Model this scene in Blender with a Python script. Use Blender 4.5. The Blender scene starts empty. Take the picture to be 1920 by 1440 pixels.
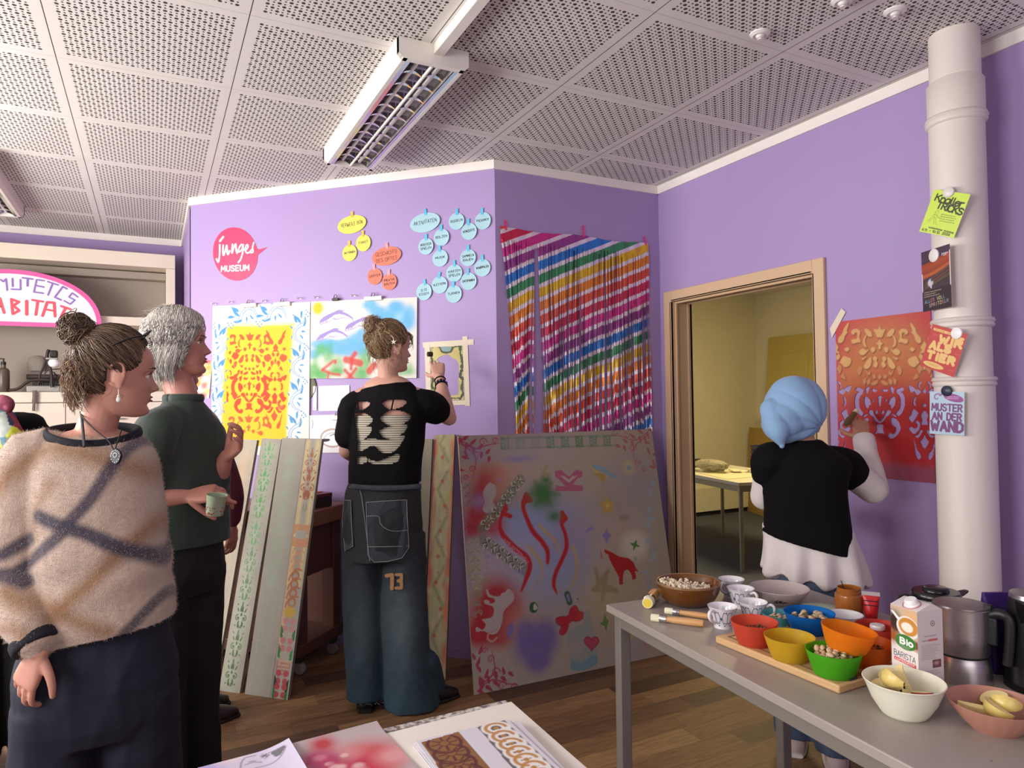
import bpy,math,random
import numpy as np
from mathutils import Vector,Matrix
random.seed(7);RNG=np.random.default_rng(7)
S=bpy.context.scene;C=S.collection
PI=math.pi
# camera, world, lights, exposure
CAM=np.array([0.0,0.0,1.416]);FPX=1306.57
YAW,PIT,ROL=0.476883531,0.0252882543,-0.0135799338
_f=np.array([math.sin(YAW)*math.cos(PIT),math.cos(YAW)*math.cos(PIT),math.sin(PIT)])
_r0=np.array([math.cos(YAW),-math.sin(YAW),0.0]);_u0=np.cross(_r0,_f)
_r=math.cos(ROL)*_r0+math.sin(ROL)*_u0;_u=-math.sin(ROL)*_r0+math.cos(ROL)*_u0
cam_data=bpy.data.cameras.new('camera');cam=bpy.data.objects.new('camera',cam_data);C.objects.link(cam)
cam_data.sensor_width=36;cam_data.lens=FPX/1920*36;cam_data.clip_start=0.02
cam.matrix_world=Matrix(((_r[0],_u[0],-_f[0],CAM[0]),(_r[1],_u[1],-_f[1],CAM[1]),(_r[2],_u[2],-_f[2],CAM[2]),(0,0,0,1)))
S.camera=cam
S.view_settings.view_transform='Standard';S.view_settings.look='None'
S.view_settings.gamma=1.0;S.view_settings.exposure=0.0;S.view_settings.use_curve_mapping=False
def srgb(h):
 if not isinstance(h,str):return tuple(h)
 h=h.lstrip('#');v=[int(h[i:i+2],16)/255 for i in(0,2,4)]
 return tuple(c/12.92 if c<=0.04045 else((c+0.055)/1.055)**2.4 for c in v)
world=bpy.data.worlds.new('world');S.world=world;world.use_nodes=True
bg=world.node_tree.nodes['Background'];bg.inputs[0].default_value=(*srgb('#e8eefc'),1);bg.inputs[1].default_value=1.0
def area(name,loc,target,sx,sy,power,col):
 l=bpy.data.lights.new(name,'AREA');l.shape='RECTANGLE';l.size=sx;l.size_y=sy;l.energy=power;l.color=col
 o=bpy.data.objects.new(name,l);C.objects.link(o);o.location=loc
 o.rotation_euler=(Vector(target)-Vector(loc)).to_track_quat('-Z','Y').to_euler();return o
DAY=(1.0,0.972,0.945)
WX=-2.3
area('daylight_far_window',(WX-.25,3.5,1.85),(0.4,3.9,2.35),2.2,1.2,175,DAY)
area('daylight_near_window',(WX-.25,0.9,1.75),(0.9,1.7,1.9),1.6,1.3,85,DAY)
area('fill_behind_camera',(0.2,-1.45,1.7),(0.9,2.0,1.5),2.0,1.3,16,(1,.94,.88))  # weak warm fill light added behind the camera
area('annex_ceiling_lamp',(4.6,4.2,2.55),(4.9,4.6,0),1.2,.5,62,(1,.80,.40))
# pixel rays onto real planes (for laying things out at their depth)
def ray(x,y):return _f+(x-960)/FPX*_r-(y-720)/FPX*_u
def atp(x,y,p0,n):
 d=ray(x,y);p0=np.array(p0,float);n=np.array(n,float)
 return CAM+d*(np.dot(p0-CAM,n)/np.dot(d,n))
def atZ(x,y,z):return atp(x,y,(0,0,z),(0,0,1))
def atX(x,y,X):return atp(x,y,(X,0,0),(1,0,0))
def atY(x,y,Y):return atp(x,y,(0,Y,0),(0,1,0))
def atD(x,y,dep):return CAM+ray(x,y)*dep
AP=np.array([1.686,3.44,0]);AD=np.array([-.7071068,.7071068,0]);AN=np.array([-.7071068,-.7071068,0])
def atA(x,y,off=0.0):return atp(x,y,AP+off*AN,AN)
# materials
_M={}
def _nt(name):
 m=bpy.data.materials.new(name);m.use_nodes=True
 nt=m.node_tree;return m,nt,nt.nodes['Principled BSDF']
def N(nt,t,**kw):
 n=nt.nodes.new(t)
 for k,v in kw.items():setattr(n,k,v)
 return n
def L(nt,a,b):nt.links.new(a,b)
def math_(nt,op,a,b=None,c=None,clamp=False):
 n=N(nt,'ShaderNodeMath',operation=op,use_clamp=clamp)
 for i,v in enumerate((a,b,c)):
  if v is None:continue
  if isinstance(v,(int,float)):n.inputs[i].default_value=v
  else:L(nt,v,n.inputs[i])
 return n.outputs[0]
def mix_(nt,fac,a,b,mode='MIX'):
 n=N(nt,'ShaderNodeMix',data_type='RGBA',blend_type=mode)
 if isinstance(fac,(int,float)):n.inputs[0].default_value=fac
 else:L(nt,fac,n.inputs[0])
 for i,v in((6,a),(7,b)):
  if isinstance(v,(tuple,list)):n.inputs[i].default_value=(*v[:3],1)
  else:L(nt,v,n.inputs[i])
 return n.outputs[2]
def mat(name,col=None,rough=.55,metal=0,noise=.08,ns=14,bump=0,bs=120,coat=0,trans=0,ior=1.45,sheen=0,sss=0,spec=.5,emit=0,stretch=(1,1,1),alpha=1,attr=False,det=3):
 if name in _M:return _M[name]
 m,nt,b=_nt(name)
 tc=N(nt,'ShaderNodeTexCoord');mp=N(nt,'ShaderNodeMapping');mp.inputs['Scale'].default_value=stretch
 L(nt,tc.outputs['Object'],mp.inputs['Vector'])
 n=N(nt,'ShaderNodeTexNoise');n.inputs['Scale'].default_value=ns;n.inputs['Detail'].default_value=det;L(nt,mp.outputs[0],n.inputs['Vector'])
 f=math_(nt,'MULTIPLY_ADD',n.outputs[0],2*noise,1-noise)
 if attr:
  a=N(nt,'ShaderNodeAttribute',attribute_name='Col');base=a.outputs['Color']
 else:base=srgb(col)
 cc=N(nt,'ShaderNodeCombineColor')
 for i in range(3):L(nt,f,cc.inputs[i])
 L(nt,mix_(nt,1,base,cc.outputs[0],'MULTIPLY'),b.inputs['Base Color'])
 b.inputs['Roughness'].default_value=rough;b.inputs['Metallic'].default_value=metal
 b.inputs['IOR'].default_value=ior;b.inputs['Transmission Weight'].default_value=trans
 b.inputs['Coat Weight'].default_value=coat;b.inputs['Sheen Weight'].default_value=sheen
 b.inputs['Specular IOR Level'].default_value=spec;b.inputs['Alpha'].default_value=alpha
 if sheen:b.inputs['Sheen Roughness'].default_value=.5
 if sss:
  b.inputs['Subsurface Weight'].default_value=sss;b.inputs['Subsurface Radius'].default_value=(.012,.005,.003)
 if emit:
  b.inputs['Emission Color'].default_value=(*srgb(col),1);b.inputs['Emission Strength'].default_value=emit
 if bump:
  n2=N(nt,'ShaderNodeTexNoise');n2 .inputs['Scale'].default_value=bs;n2 .inputs['Detail'].default_value=4;L(nt,mp.outputs[0],n2 .inputs['Vector'])
  bp=N(nt,'ShaderNodeBump');bp.inputs['Strength'].default_value=bump;bp.inputs['Distance'].default_value=.01
  L(nt,n2 .outputs[0],bp.inputs['Height']);L(nt,bp.outputs[0],b.inputs['Normal'])
 _M[name]=m;return m
def vmat(name,rough=.6,**kw):return mat(name,None,rough,attr=True,**kw)
# objects
def tag(o,label=None,cat=None,group=None,kind=None):
 if label:o['label']=label
 if cat:o['category']=cat
 if group:o['group']=group
 if kind:o['kind']=kind
 return o
def frame(o,x,y,z=None):
 x=np.array(x,float);y=np.array(y,float);x=x/np.linalg.norm(x)
 if z is None:z=np.cross(x,y)
 z=np.array(z,float);z=z/np.linalg.norm(z);y=np.cross(z,x)
 return Matrix(((x[0],y[0],z[0],o[0]),(x[1],y[1],z[1],o[1]),(x[2],y[2],z[2],o[2]),(0,0,0,1)))
def rz(loc,a=0.0,s=1.0):return Matrix.Translation(Vector(loc))@Matrix.Rotation(a,4,'Z')@Matrix.Scale(s,4)
def thing(name,label,cat,M=None,group=None):
 o=bpy.data.objects.new(name,None);C.objects.link(o);o.empty_display_size=.05
 if M is not None:o.matrix_basis=M if isinstance(M,Matrix)else Matrix.Translation(Vector(M))
 return tag(o,label,cat,group)
def link(name,me,mats,parent=None,M=None,smooth=None,world=False):
 if not isinstance(mats,(list,tuple)):mats=[mats]
 for m in mats:me.materials.append(m)
 o=bpy.data.objects.new(name,me);C.objects.link(o)
 if world and parent is not None:
  inv=parent.matrix_basis.inverted()
  if parent.parent is not None:inv=inv@parent.parent.matrix_basis.inverted()
  me.transform(inv)
 if parent is not None:o.parent=parent
 if M is not None:o.matrix_basis=M
 if smooth is not None:
  me.polygons.foreach_set('use_smooth',np.ones(len(me.polygons),bool))
  if smooth<180:me.set_sharp_from_angle(angle=math.radians(smooth))
 return o
def npmesh(name,V,Q=None,T=None,mi=None):
 me=bpy.data.meshes.new(name);V=np.asarray(V,np.float32);me.vertices.add(len(V));me.vertices.foreach_set('co',V.ravel())
 parts=[];st=[];off=0
 for F,k in((Q,4),(T,3)):
  if F is None or len(F)==0:continue
  F=np.asarray(F,np.int32);parts.append(F.ravel());st.append(off+np.arange(len(F))*k);off+=len(F)*k
 li=np.concatenate(parts);ls=np.concatenate(st)
 me.loops.add(len(li));me.loops.foreach_set('vertex_index',li)
 me.polygons.add(len(ls));me.polygons.foreach_set('loop_start',ls)
 if mi is not None:me.polygons.foreach_set('material_index',np.asarray(mi,np.int32))
 me.update(calc_edges=True);me.validate();return me
def setcol(me,col):
 a=me.color_attributes.new('Col','FLOAT_COLOR','POINT');c=np.ones((len(col),4),np.float32);c[:,:3]=col;a.data.foreach_set('color',c.ravel())
def rotm(a,b,c):return np.array(Matrix.Rotation(c,3,'Z')@Matrix.Rotation(b,3,'Y')@Matrix.Rotation(a,3,'X'))
def catmull(P,n):
 P=np.asarray(P,float)
 if len(P)<3:
  t=np.linspace(0,1,n)[:,None];return P[0]*(1-t)+P[-1]*t
 Q=np.vstack([2*P[0]-P[1],P,2*P[-1]-P[-2]]);out=[];m=len(P)-1
 for t in np.linspace(0,m,n):
  i=min(int(t),m-1);u=t-i;a,b,c,d=Q[i:i+4]
  out.append(.5*((2*b)+(c-a)*u+(2*a-5*b+4*c-d)*u*u+(3*b-a-3*c+d)*u**3))
 return np.array(out)
class MB:
 def __init__(s):s.v=[];s.f=[];s.m=[];s.mi=0
 def add(s,V,F):
  b=len(s.v);s.v.extend([tuple(map(float,p))for p in V]);s.f.extend([tuple(i+b for i in q)for q in F]);s.m.extend([s.mi]*len(F));return s
 def box(s,c,d,R=None,bev=0):
  x,y,z=(k/2 for k in d);c=np.array(c,float)
  P=np.array([(i,j,k)for k in(-z,z)for j in(-y,y)for i in(-x,x)],float)
  if R is not None:P=P@np.array(R).T
  return s.add(P+c,[(0,2,3,1),(4,5,7,6),(0,1,5,4),(2,6,7,3),(0,4,6,2),(1,3,7,5)])
 def b2(s,a,b):
  a=np.minimum(a,b),np.maximum(a,b);return s.box((a[0]+a[1])/2,a[1]-a[0])
 def prism(s,poly,z0,z1,M=None):
  n=len(poly);P=[(x,y,z0)for x,y in poly]+[(x,y,z1)for x,y in poly]
  if M is not None:P=[tuple(M@Vector(p))for p in P]
  return s.add(P,[tuple(range(n-1,-1,-1)),tuple(range(n,2*n))]+[(i,(i+1)%n,n+(i+1)%n,n+i)for i in range(n)])
 def lathe(s,prof,n=32,c=(0,0,0),sx=1,sy=1,R=None,cap=True,a0=0,a1=2*PI):
  V=[];full=abs(a1-a0-2*PI)<1e-6;k=n if full else n+1
  for r,z in prof:
   for i in range(k):
    a=a0+(a1-a0)*i/n;V.append((r*math.cos(a)*sx,r*math.sin(a)*sy,z))
  V=np.array(V)
  if R is not None:V=V@np.array(R).T
  F=[]
  for j in range(len(prof)-1):
   for i in range(n):
    i2=(i+1)%k;F.append((j*k+i,j*k+i2,(j+1)*k+i2,(j+1)*k+i))
  if cap and full:
   if prof[0][0]>1e-6:F.append(tuple(range(k-1,-1,-1)))
   if prof[-1][0]>1e-6:F.append(tuple((len(prof)-1)*k+i for i in range(k)))
  return s.add(V+np.array(c,float),F)
 def tube(s,P,r,n=10,up=(0,0,1),flat=1.0,caps=True):
  P=np.asarray(P,float);m=len(P);r=np.broadcast_to(np.asarray(r,float),(m,));V=[]
  T=np.gradient(P,axis=0)if m>1 else np.array([[0,0,1.]])
  u=np.array(up,float)
  for i in range(m):
   t=T[i]/max(1e-9,np.linalg.norm(T[i]));a=u-np.dot(u,t)*t
   if np.linalg.norm(a)<1e-4:a=np.cross(t,(1,.3,0))
   a/=np.linalg.norm(a);b=np.cross(t,a);u=a
   for k in range(n):
    w=2*PI*k/n;V.append(P[i]+r[i]*(math.cos(w)*a*flat+math.sin(w)*b))
  F=[(j*n+k,j*n+(k+1)%n,(j+1)*n+(k+1)%n,(j+1)*n+k)for j in range(m-1)for k in range(n)]
  if caps:F+=[tuple(range(n-1,-1,-1)),tuple((m-1)*n+k for k in range(n))]
  return s.add(V,F)
 def limb(s,P,r,n=16,res=14,flat=1.0,up=(0,0,1)):
  """closed tapering tube with rounded ends through the joints P"""
  Q=catmull(P,res);R=np.maximum(catmull(np.asarray(r,float)[:,None],res)[:,0],.0008)
  def capp(p,d,r0):return[p+d*r0*math.sin(a)for a in(.5,1.0,1.4)],[r0*math.cos(a)for a in(.5,1.0,1.4)]
  d1=Q[-1]-Q[-2];d1/=np.linalg.norm(d1);d0=Q[0]-Q[1];d0/=np.linalg.norm(d0)
  e,er=capp(Q[-1],d1,R[-1]);b,br=capp(Q[0],d0,R[0])
  return s.tube(np.vstack([b[::-1],Q,e]),np.concatenate([br[::-1],R,er]),n,up,flat)
 def loft(s,rings,n=28,sub=4):
  """rings: (centre, x half axis vec, y half axis vec, exponent); smooth in between, closed"""
  A=np.array([np.concatenate([np.asarray(c,float),np.asarray(x,float),np.asarray(y,float),[e]])for c,x,y,e in rings])
  A=catmull(A,(len(A)-1)*sub+1);V=[]
  for q in A:
   c,x,y,e=q[:3],q[3:6],q[6:9],q[9]
   for k in range(n):
    w=2*PI*k/n;cw,sw=math.cos(w),math.sin(w)
    V.append(c+x*math.copysign(abs(cw)**(2/e),cw)+y*math.copysign(abs(sw)**(2/e),sw))
  m=len(A)
  F=[(j*n+k,j*n+(k+1)%n,(j+1)*n+(k+1)%n,(j+1)*n+k)for j in range(m-1)for k in range(n)]
  F+=[tuple(range(n-1,-1,-1)),tuple((m-1)*n+k for k in range(n))]
  return s.add(V,F)
 def ell(s,c,r,R=None,n=24,m=14):
  prof=[(math.sin(PI*j/m),-math.cos(PI*j/m))for j in range(m+1)];V=[];F=[]
  for a,z in prof:
   for k in range(n):V.append((a*math.cos(2*PI*k/n)*r[0],a*math.sin(2*PI*k/n)*r[1],z*r[2]))
  V=np.array(V)
  if R is not None:V=V@np.array(R).T
  F=[(j*n+k,j*n+(k+1)%n,(j+1)*n+(k+1)%n,(j+1)*n+k)for j in range(m)for k in range(n)]
  return s.add(V+np.array(c,float),F)
 def disc(s,c,r,n=12,z=0):
  return s.add([(c[0]+r*math.cos(2*PI*k/n),c[1]+r*math.sin(2*PI*k/n),z)for k in range(n)],[tuple(range(n))])
 def ribbon(s,P,w,z=0,caps=6):
  P=np.asarray(P,float);w=np.broadcast_to(np.asarray(w,float),(len(P),))
  for i in range(len(P)-1):
   a,b=P[i],P[i+1];d=b-a;l=np.linalg.norm(d)
   if l<1e-9:continue
   n=np.array([-d[1],d[0]])/l/2
   k=z+2e-5*(i%7);s.add([(*(a-n*w[i]),k),(*(b-n*w[i+1]),k),(*(b+n*w[i+1]),k),(*(a+n*w[i]),k)],[(0,1,2,3)])
  if caps:
   for i,(p,q)in enumerate(zip(P,w)):s.disc(p,q/2,8,z+1.6e-4+2e-5*(i%7))
  return s
 def mesh(s,name='m'):
  me=bpy.data.meshes.new(name);me.from_pydata(s.v,[],s.f)
  if any(s.m):me.polygons.foreach_set('material_index',np.array(s.m,np.int32))
  me.update();return me
 def build(s,name,mats,parent=None,M=None,smooth=40,bevel=0,world=False,seg=2):
  o=link(name,s.mesh(name),mats,parent,M,smooth,world)
  if bevel:
   b=o.modifiers.new('edge','BEVEL');b.width=bevel;b.segments=seg;b.limit_method='ANGLE';b.angle_limit=math.radians(35)
  return o
def dup(root,M,label=None,cat=None,group=None):
 r=root.copy();C.objects.link(r);r.matrix_basis=M
 tag(r,label,cat,group)
 def kids(a,b):
  for ch in a.children:
   c=ch.copy();C.objects.link(c);c.parent=b;kids(ch,c)
 kids(root,r);return r
# stroke lettering
_G={'A':'0,0 2,6 4,0;.7,2 3.3,2','B':'0,0 0,6 2.4,6 3.3,5.2 3.3,4 2.4,3.2 0,3.2;2.4,3.2 3.7,2.4 3.7,.9 2.6,0 0,0','C':'3.8,5 2.8,6 1.2,6 0,4.6 0,1.4 1.2,0 2.8,0 3.8,1','D':'0,0 0,6 2,6 3.7,4.6 3.7,1.4 2,0 0,0','E':'3.5,6 0,6 0,0 3.5,0;0,3.1 2.8,3.1','F':'3.5,6 0,6 0,0;0,3.1 2.8,3.1','G':'3.8,5 2.8,6 1.2,6 0,4.6 0,1.4 1.2,0 2.8,0 3.8,1.2 3.8,2.8 2.2,2.8','H':'0,0 0,6;3.7,0 3.7,6;0,3 3.7,3','I':'.5,0 .5,6','J':'2.8,6 2.8,1.2 1.8,0 .7,0 0,1','K':'0,0 0,6;3.6,6 0,2.6;1.2,3.6 3.7,0','L':'0,6 0,0 3.2,0','M':'0,0 .3,6 2.3,2 4.3,6 4.6,0','N':'0,0 0,6 3.7,0 3.7,6','O':'1.2,0 0,1.4 0,4.6 1.2,6 2.7,6 3.9,4.6 3.9,1.4 2.7,0 1.2,0','P':'0,0 0,6 2.5,6 3.5,5.2 3.5,3.8 2.5,2.9 0,2.9','Q':'1.2,0 0,1.4 0,4.6 1.2,6 2.7,6 3.9,4.6 3.9,1.4 2.7,0 1.2,0;2.4,1.6 4,-.3','R':'0,0 0,6 2.5,6 3.5,5.2 3.5,3.9 2.5,3.1 0,3.1;1.8,3.1 3.7,0','S':'3.5,5.2 2.5,6 1.1,6 .1,5.1 .1,4 1,3.3 2.6,2.8 3.6,2 3.6,.9 2.6,0 1,0 0,.9','T':'0,6 4,6;2,6 2,0','U':'0,6 0,1.4 1.1,0 2.6,0 3.7,1.4 3.7,6','V':'0,6 2,0 4,6','W':'0,6 1.2,0 2.5,4 3.8,0 5,6','X':'0,0 3.8,6;0,6 3.8,0','Y':'0,6 2,3 4,6;2,3 2,0','Z':'0,6 3.7,6 0,0 3.7,0','-':'.4,2.8 2.6,2.8','.':'.4,0 .5,.2','!':'.5,6 .5,2;.5,.1 .5,.3',' ':'','0':'1.2,0 0,1.4 0,4.6 1.2,6 2.4,6 3.5,4.6 3.5,1.4 2.4,0 1.2,0','1':'.2,4.6 1.6,6 1.6,0','2':'0,4.8 1,6 2.5,6 3.5,5 3.4,3.8 0,0 3.6,0','4':'2.8,0 2.8,6 0,2 3.8,2','6':'3,6 1,4.2 0,2.2 .4,.6 1.6,0 2.9,.5 3.4,1.8 2.8,3.1 1.5,3.4 .3,2.6','3':'0,5.3 1,6 2.5,6 3.4,5.1 3.2,3.9 1.6,3.2 3.3,2.5 3.6,1 2.5,0 1,0 0,.8','7':'0,6 3.6,6 1.2,0','a':'3.2,4 1.2,4 0,2.6 0,1 1,0 2.2,0 3.2,1.4 3.2,4 3.3,0','c':'3,3.2 2.2,4 1,4 0,2.8 0,1.2 1,0 2.2,0 3,.8','e':'0,2.2 3.2,2.2 3,3.4 2,4 1,3.8 0,2.6 0,1.2 1,0 2.2,0 3.1,.8','h':'0,6 0,0;0,2.6 1.2,4 2.4,3.8 2.9,2.8 2.9,0','i':'.5,4 .5,0;.5,5.4 .5,5.6','k':'0,6 0,0;2.8,4 0,1.8;1,2.6 3,0','l':'.4,6 .4,.8 1.2,0','n':'0,4 0,0;0,2.6 1.2,4 2.4,3.8 2.9,2.8 2.9,0','o':'1,0 0,1.2 0,2.8 1,4 2.2,4 3.2,2.8 3.2,1.2 2.2,0 1,0','p':'0,4 0,-2;0,2.8 1,4 2.2,4 3.1,2.8 3.1,1.2 2.2,0 1,0 0,1.2','r':'0,4 0,0;0,2.6 1,3.8 2.2,4','s':'2.7,3.4 1.8,4 .8,4 .1,3.2 .5,2.4 2.2,1.7 2.8,.8 2,0 .8,0 0,.6','t':'1,6 1,.8 2,0;-.2,4 2.4,4','w':'0,4 1,0 2,3 3,0 4,4','m':'0,4 0,0;0,2.8 1,4 2,3.4 2,0;2,2.8 3,4 4,3.4 4,0','u':'0,4 0,1 1,0 2.2,.2 3,1.4 3,4;3,1.4 3,0','d':'3,6 3,0;3,2.8 2,4 1,4 0,2.8 0,1.2 1,0 2,0 3,1.2','b':'0,6 0,0;0,2.8 1,4 2.2,4 3.1,2.8 3.1,1.2 2.2,0 1,0 0,1.2','f':'2.4,5.6 1.6,6 1,5.2 1,0;-.2,3.6 2.2,3.6','g':'3,4 3,-1 2,-2 .6,-1.6;3,2.8 2,4 1,4 0,2.8 0,1.2 1,0 2,0 3,1.2','v':'0,4 1.5,0 3,4','y':'0,4 1.5,0;3,4 .8,-2','z':'0,4 2.8,4 0,0 2.8,0','j':'1.6,4 1.6,-1 .8,-2 0,-1.6;1.6,5.4 1.6,5.6'}
def strokes(txt,h=1.0,sp=1.5,jit=0.0,slant=0.0,rnd=None):
 """polylines of a text line, cap height h, left at x=0, baseline y=0; returns (list, width)"""
 rnd=rnd or random;k=h/6;x=0;out=[]
 for ch in txt:
  g=_G.get(ch,_G.get(ch.upper(),''));w=2.4 if ch==' ' else 0
  dy=rnd.uniform(-jit,jit)*2
  for st in g.split(';'):
   if not st:continue
   p=[tuple(map(float,q.split(',')))for q in st.split()]
   w=max(w,max(q[0]for q in p))
   out.append([((x+a+rnd.uniform(-jit,jit)+slant*b)*k,(b+dy+rnd.uniform(-jit,jit))*k)for a,b in p])
  x+=w+sp
 return out,(x-sp)*k
def text(mb,txt,c,h,w,fit=None,rot=0.0,z=0.0,sp=1.5,jit=0.0,slant=0.0,caps=6,align='c',sx=1.0):
 st,tw=strokes(txt,h,sp,jit,slant)
 f=(fit/tw)if fit else sx;ca,sa=math.cos(rot),math.sin(rot)
 ox=-tw*f/2 if align=='c' else 0
 for p in st:
  q=[]
  for a,b in p:
   a=a*f+ox;b=b-h/2;q.append((c[0]+a*ca-b*sa,c[1]+a*sa+b*ca))
  mb.ribbon(q,w,z,caps)
 return mb
# painting colours on a dense grid of vertices
class Canvas:
 """a painted rectangle w x h (metres), nx*ny vertices; loc() turns photo pixels on its plane into its own coordinates"""
 def __init__(s,w,h,nx,ny,base,M=None):
  s.w,s.h,s.nx,s.ny,s.M,s.sh=w,h,nx,ny,M,0.0
  s.X,s.Y=np.meshgrid(np.linspace(0,w,nx),np.linspace(0,h,ny));s.c=np.ones((ny,nx,3))*np.array(srgb(base));s.dx=w/(nx-1)
  s.a=np.ones((ny,nx))
 def loc(s,pts):
  o=np.array(s.M.translation);xa=np.array(s.M.col[0][:3]);ya=np.array(s.M.col[1][:3]);n=np.array(s.M.col[2][:3]);out=[]
  for p in pts:
   q=atp(p[0],p[1],o,n)-o;out.append((q@xa-s.sh*(q@ya),q@ya))
  return np.array(out)
 def win(s,x0,x1,y0,y1):
  i0=max(0,int(x0/s.dx)-1);i1=min(s.nx,int(x1/s.dx)+3);dy=s.h/(s.ny-1);j0=max(0,int(y0/dy)-1);j1=min(s.ny,int(y1/dy)+3)
  return(slice(j0,max(j0,j1)),slice(i0,max(i0,i1)))
 def put(s,sl,m,col,op=1.0):
  m=(m*op)[...,None];s.c[sl]=s.c[sl]*(1-m)+np.array(srgb(col))*m
 def blob(s,c,r,col,soft=.5,op=1.0,rot=0.0,amp=0.0):
  rx,ry=(r,r)if np.isscalar(r)else r;R=max(rx,ry)*(1+soft)*1.2
  sl=s.win(c[0]-R,c[0]+R,c[1]-R,c[1]+R);x=s.X[sl]-c[0];y=s.Y[sl]-c[1]
  if x.size==0:return s
  ca,sa=math.cos(rot),math.sin(rot);d=np.hypot((x*ca+y*sa)/rx,(-x*sa+y*ca)/ry)
  if amp:d=d+amp*(np.sin(x*90/1+y*37)+np.sin(y*71-x*53))*.5
  s.put(sl,np.clip((1+soft-d)/(2*soft),0,1)**1.3 if soft>0 else(d<1)*1.0,col,op);return s
 def stroke(s,P,w,col,soft=0.0,op=1.0,n=0):
  P=np.asarray(P,float)
  if n:P=catmull(P,n)
  w=np.broadcast_to(np.asarray(w,float),(len(P),))if not(np.ndim(w)and len(w)!=len(P))else np.interp(np.linspace(0,1,len(P)),np.linspace(0,1,len(w)),w)
  W=w.max()+soft+2*s.dx;sl=s.win(P[:,0].min()-W,P[:,0].max()+W,P[:,1].min()-W,P[:,1].max()+W)
  X,Y=s.X[sl],s.Y[sl]
  if X.size==0:return s
  D=np.full(X.shape,9.0)
  for i in range(len(P)-1):
   a,b=P[i],P[i+1];d=b-a;l2=d@d+1e-12
   t=np.clip(((X-a[0])*d[0]+(Y-a[1])*d[1])/l2,0,1)
   D=np.minimum(D,np.hypot(X-a[0]-t*d[0],Y-a[1]-t*d[1])-(w[i]*(1-t)+w[i+1]*t)/2)
  e=max(soft,s.dx*.7);s.put(sl,np.clip(.5-D/e*.5,0,1),col,op);return s
 def pmask(s,P,sl):
  X,Y=s.X[sl],s.Y[sl];m=np.zeros(X.shape,bool);P=np.asarray(P,float)
  for i in range(len(P)):
   (x0,y0),(x1,y1)=P[i-1],P[i]
   if abs(y1-y0)<1e-12:continue
   m^=((Y>=min(y0,y1))&(Y<max(y0,y1))&(X<x0+(Y-y0)/(y1-y0)*(x1-x0)))
  return m*1.0
 def poly(s,P,col,op=1.0,n=0,hole=False,dil=0):
  P=np.asarray(P,float)
  if n:P=catmull(np.vstack([P,P[:1]]),n)[:-1]
  sl=s.win(P[:,0].min(),P[:,0].max(),P[:,1].min(),P[:,1].max())
  if s.X[sl].size==0:return s
  m=s.pmask(P,sl)
  if dil and not hole:s.stroke(np.vstack([P,P[:1]]),dil,col,0,op)
  if hole:s.a[sl]=s.a[sl]*(1-m)
  else:s.put(sl,m,col,op)
  return s
 def leaf(s,p,ang,ln,wd,col,op=1.0,bend=0.0,hole=False):
  t=np.linspace(0,1,9);x=t*ln;y=bend*ln*t*t;hw=wd/2*np.sin(PI*t**.75)
  P=np.vstack([np.stack([x,y+hw],1),np.stack([x,y-hw],1)[::-1]]);ca,sa=math.cos(ang),math.sin(ang)
  return s.poly(np.stack([p[0]+P[:,0]*ca-P[:,1]*sa,p[1]+P[:,0]*sa+P[:,1]*ca],1),col,op,hole=hole)
 def spiral(s,c,r,turns,a0,w,col,op=1.0,dirn=1):
  t=np.linspace(0,1,26);a=a0+dirn*t*turns*2*PI;rr=r*(1-.82*t)
  return s.stroke(np.stack([c[0]+rr*np.cos(a),c[1]+rr*np.sin(a)],1),(w,w*.6),col,0,op)
 def text(s,txt,c,h,w,col,fit=None,rot=0.0,sp=1.5,jit=0.0,op=1.0):
  st,tw=strokes(txt,h,sp,jit);f=(fit/tw)if fit else 1.0;ca,sa=math.cos(rot),math.sin(rot)
  for p in st:
   q=[((a*f-tw*f/2),b-h/2)for a,b in p];s.stroke([(c[0]+a*ca-b*sa,c[1]+a*sa+b*ca)for a,b in q],w,col,0,op)
  return s
 def grain(s,amt=.04,f=180):
  s.c*=(1+amt*(RNG.random(s.X.shape)-.5)*2)[...,None];return s
 def build(s,name,m,t,parent=None,M=None,edge='#b9b0a2',bend=None,side_mat=None,holes=False):
  """front grid with painted colours, plus rim and back, thickness t behind the front face"""
  nx,ny=s.nx,s.ny;V=np.stack([s.X.ravel(),s.Y.ravel(),np.zeros(nx*ny)],1)
  idx=np.arange(nx*ny).reshape(ny,nx);Q=np.stack([idx[:-1,:-1],idx[:-1,1:],idx[1:,1:],idx[1:,:-1]],-1).reshape(-1,4)
  if holes:
   A=s.a.ravel();Q=Q[(A[Q].mean(1)>.5)]
  col=s.c.reshape(-1,3);rim=np.concatenate([idx[0,:-1],idx[:-1,-1],idx[-1,:0:-1],idx[:0:-1,0]]);k=len(rim);b=len(V)
  Vb=V[rim].copy();Vb[:,2]-=t;V=np.vstack([V,V[rim],Vb]);ec=np.tile(np.array(srgb(edge)),(2*k,1));col=np.vstack([col,ec])
  i=np.arange(k);j=(i+1)%k;Q=np.vstack([Q,np.stack([b+i,b+k+i,b+k+j,b+j],1)])
  if bend is not None and not holes:
   b2=len(V);Vg=V[:nx*ny].copy();Vg[:,2]-=t;V=np.vstack([V,Vg]);col=np.vstack([col,np.tile(np.array(srgb(edge)),(nx*ny,1))]);Q=np.vstack([Q,Q[:(nx-1)*(ny-1),::-1]+b2])
  elif not holes:
   cor=[0,nx-1,nx-1+ny-1,2*(nx-1)+ny-1];Q=np.vstack([Q,[[b+k+cor[0],b+k+cor[3],b+k+cor[2],b+k+cor[1]]]])
  V[:,0]+=s.sh*V[:,1]
  if bend is not None:V[:,2]+=bend(V[:,0],V[:,1])
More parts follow.
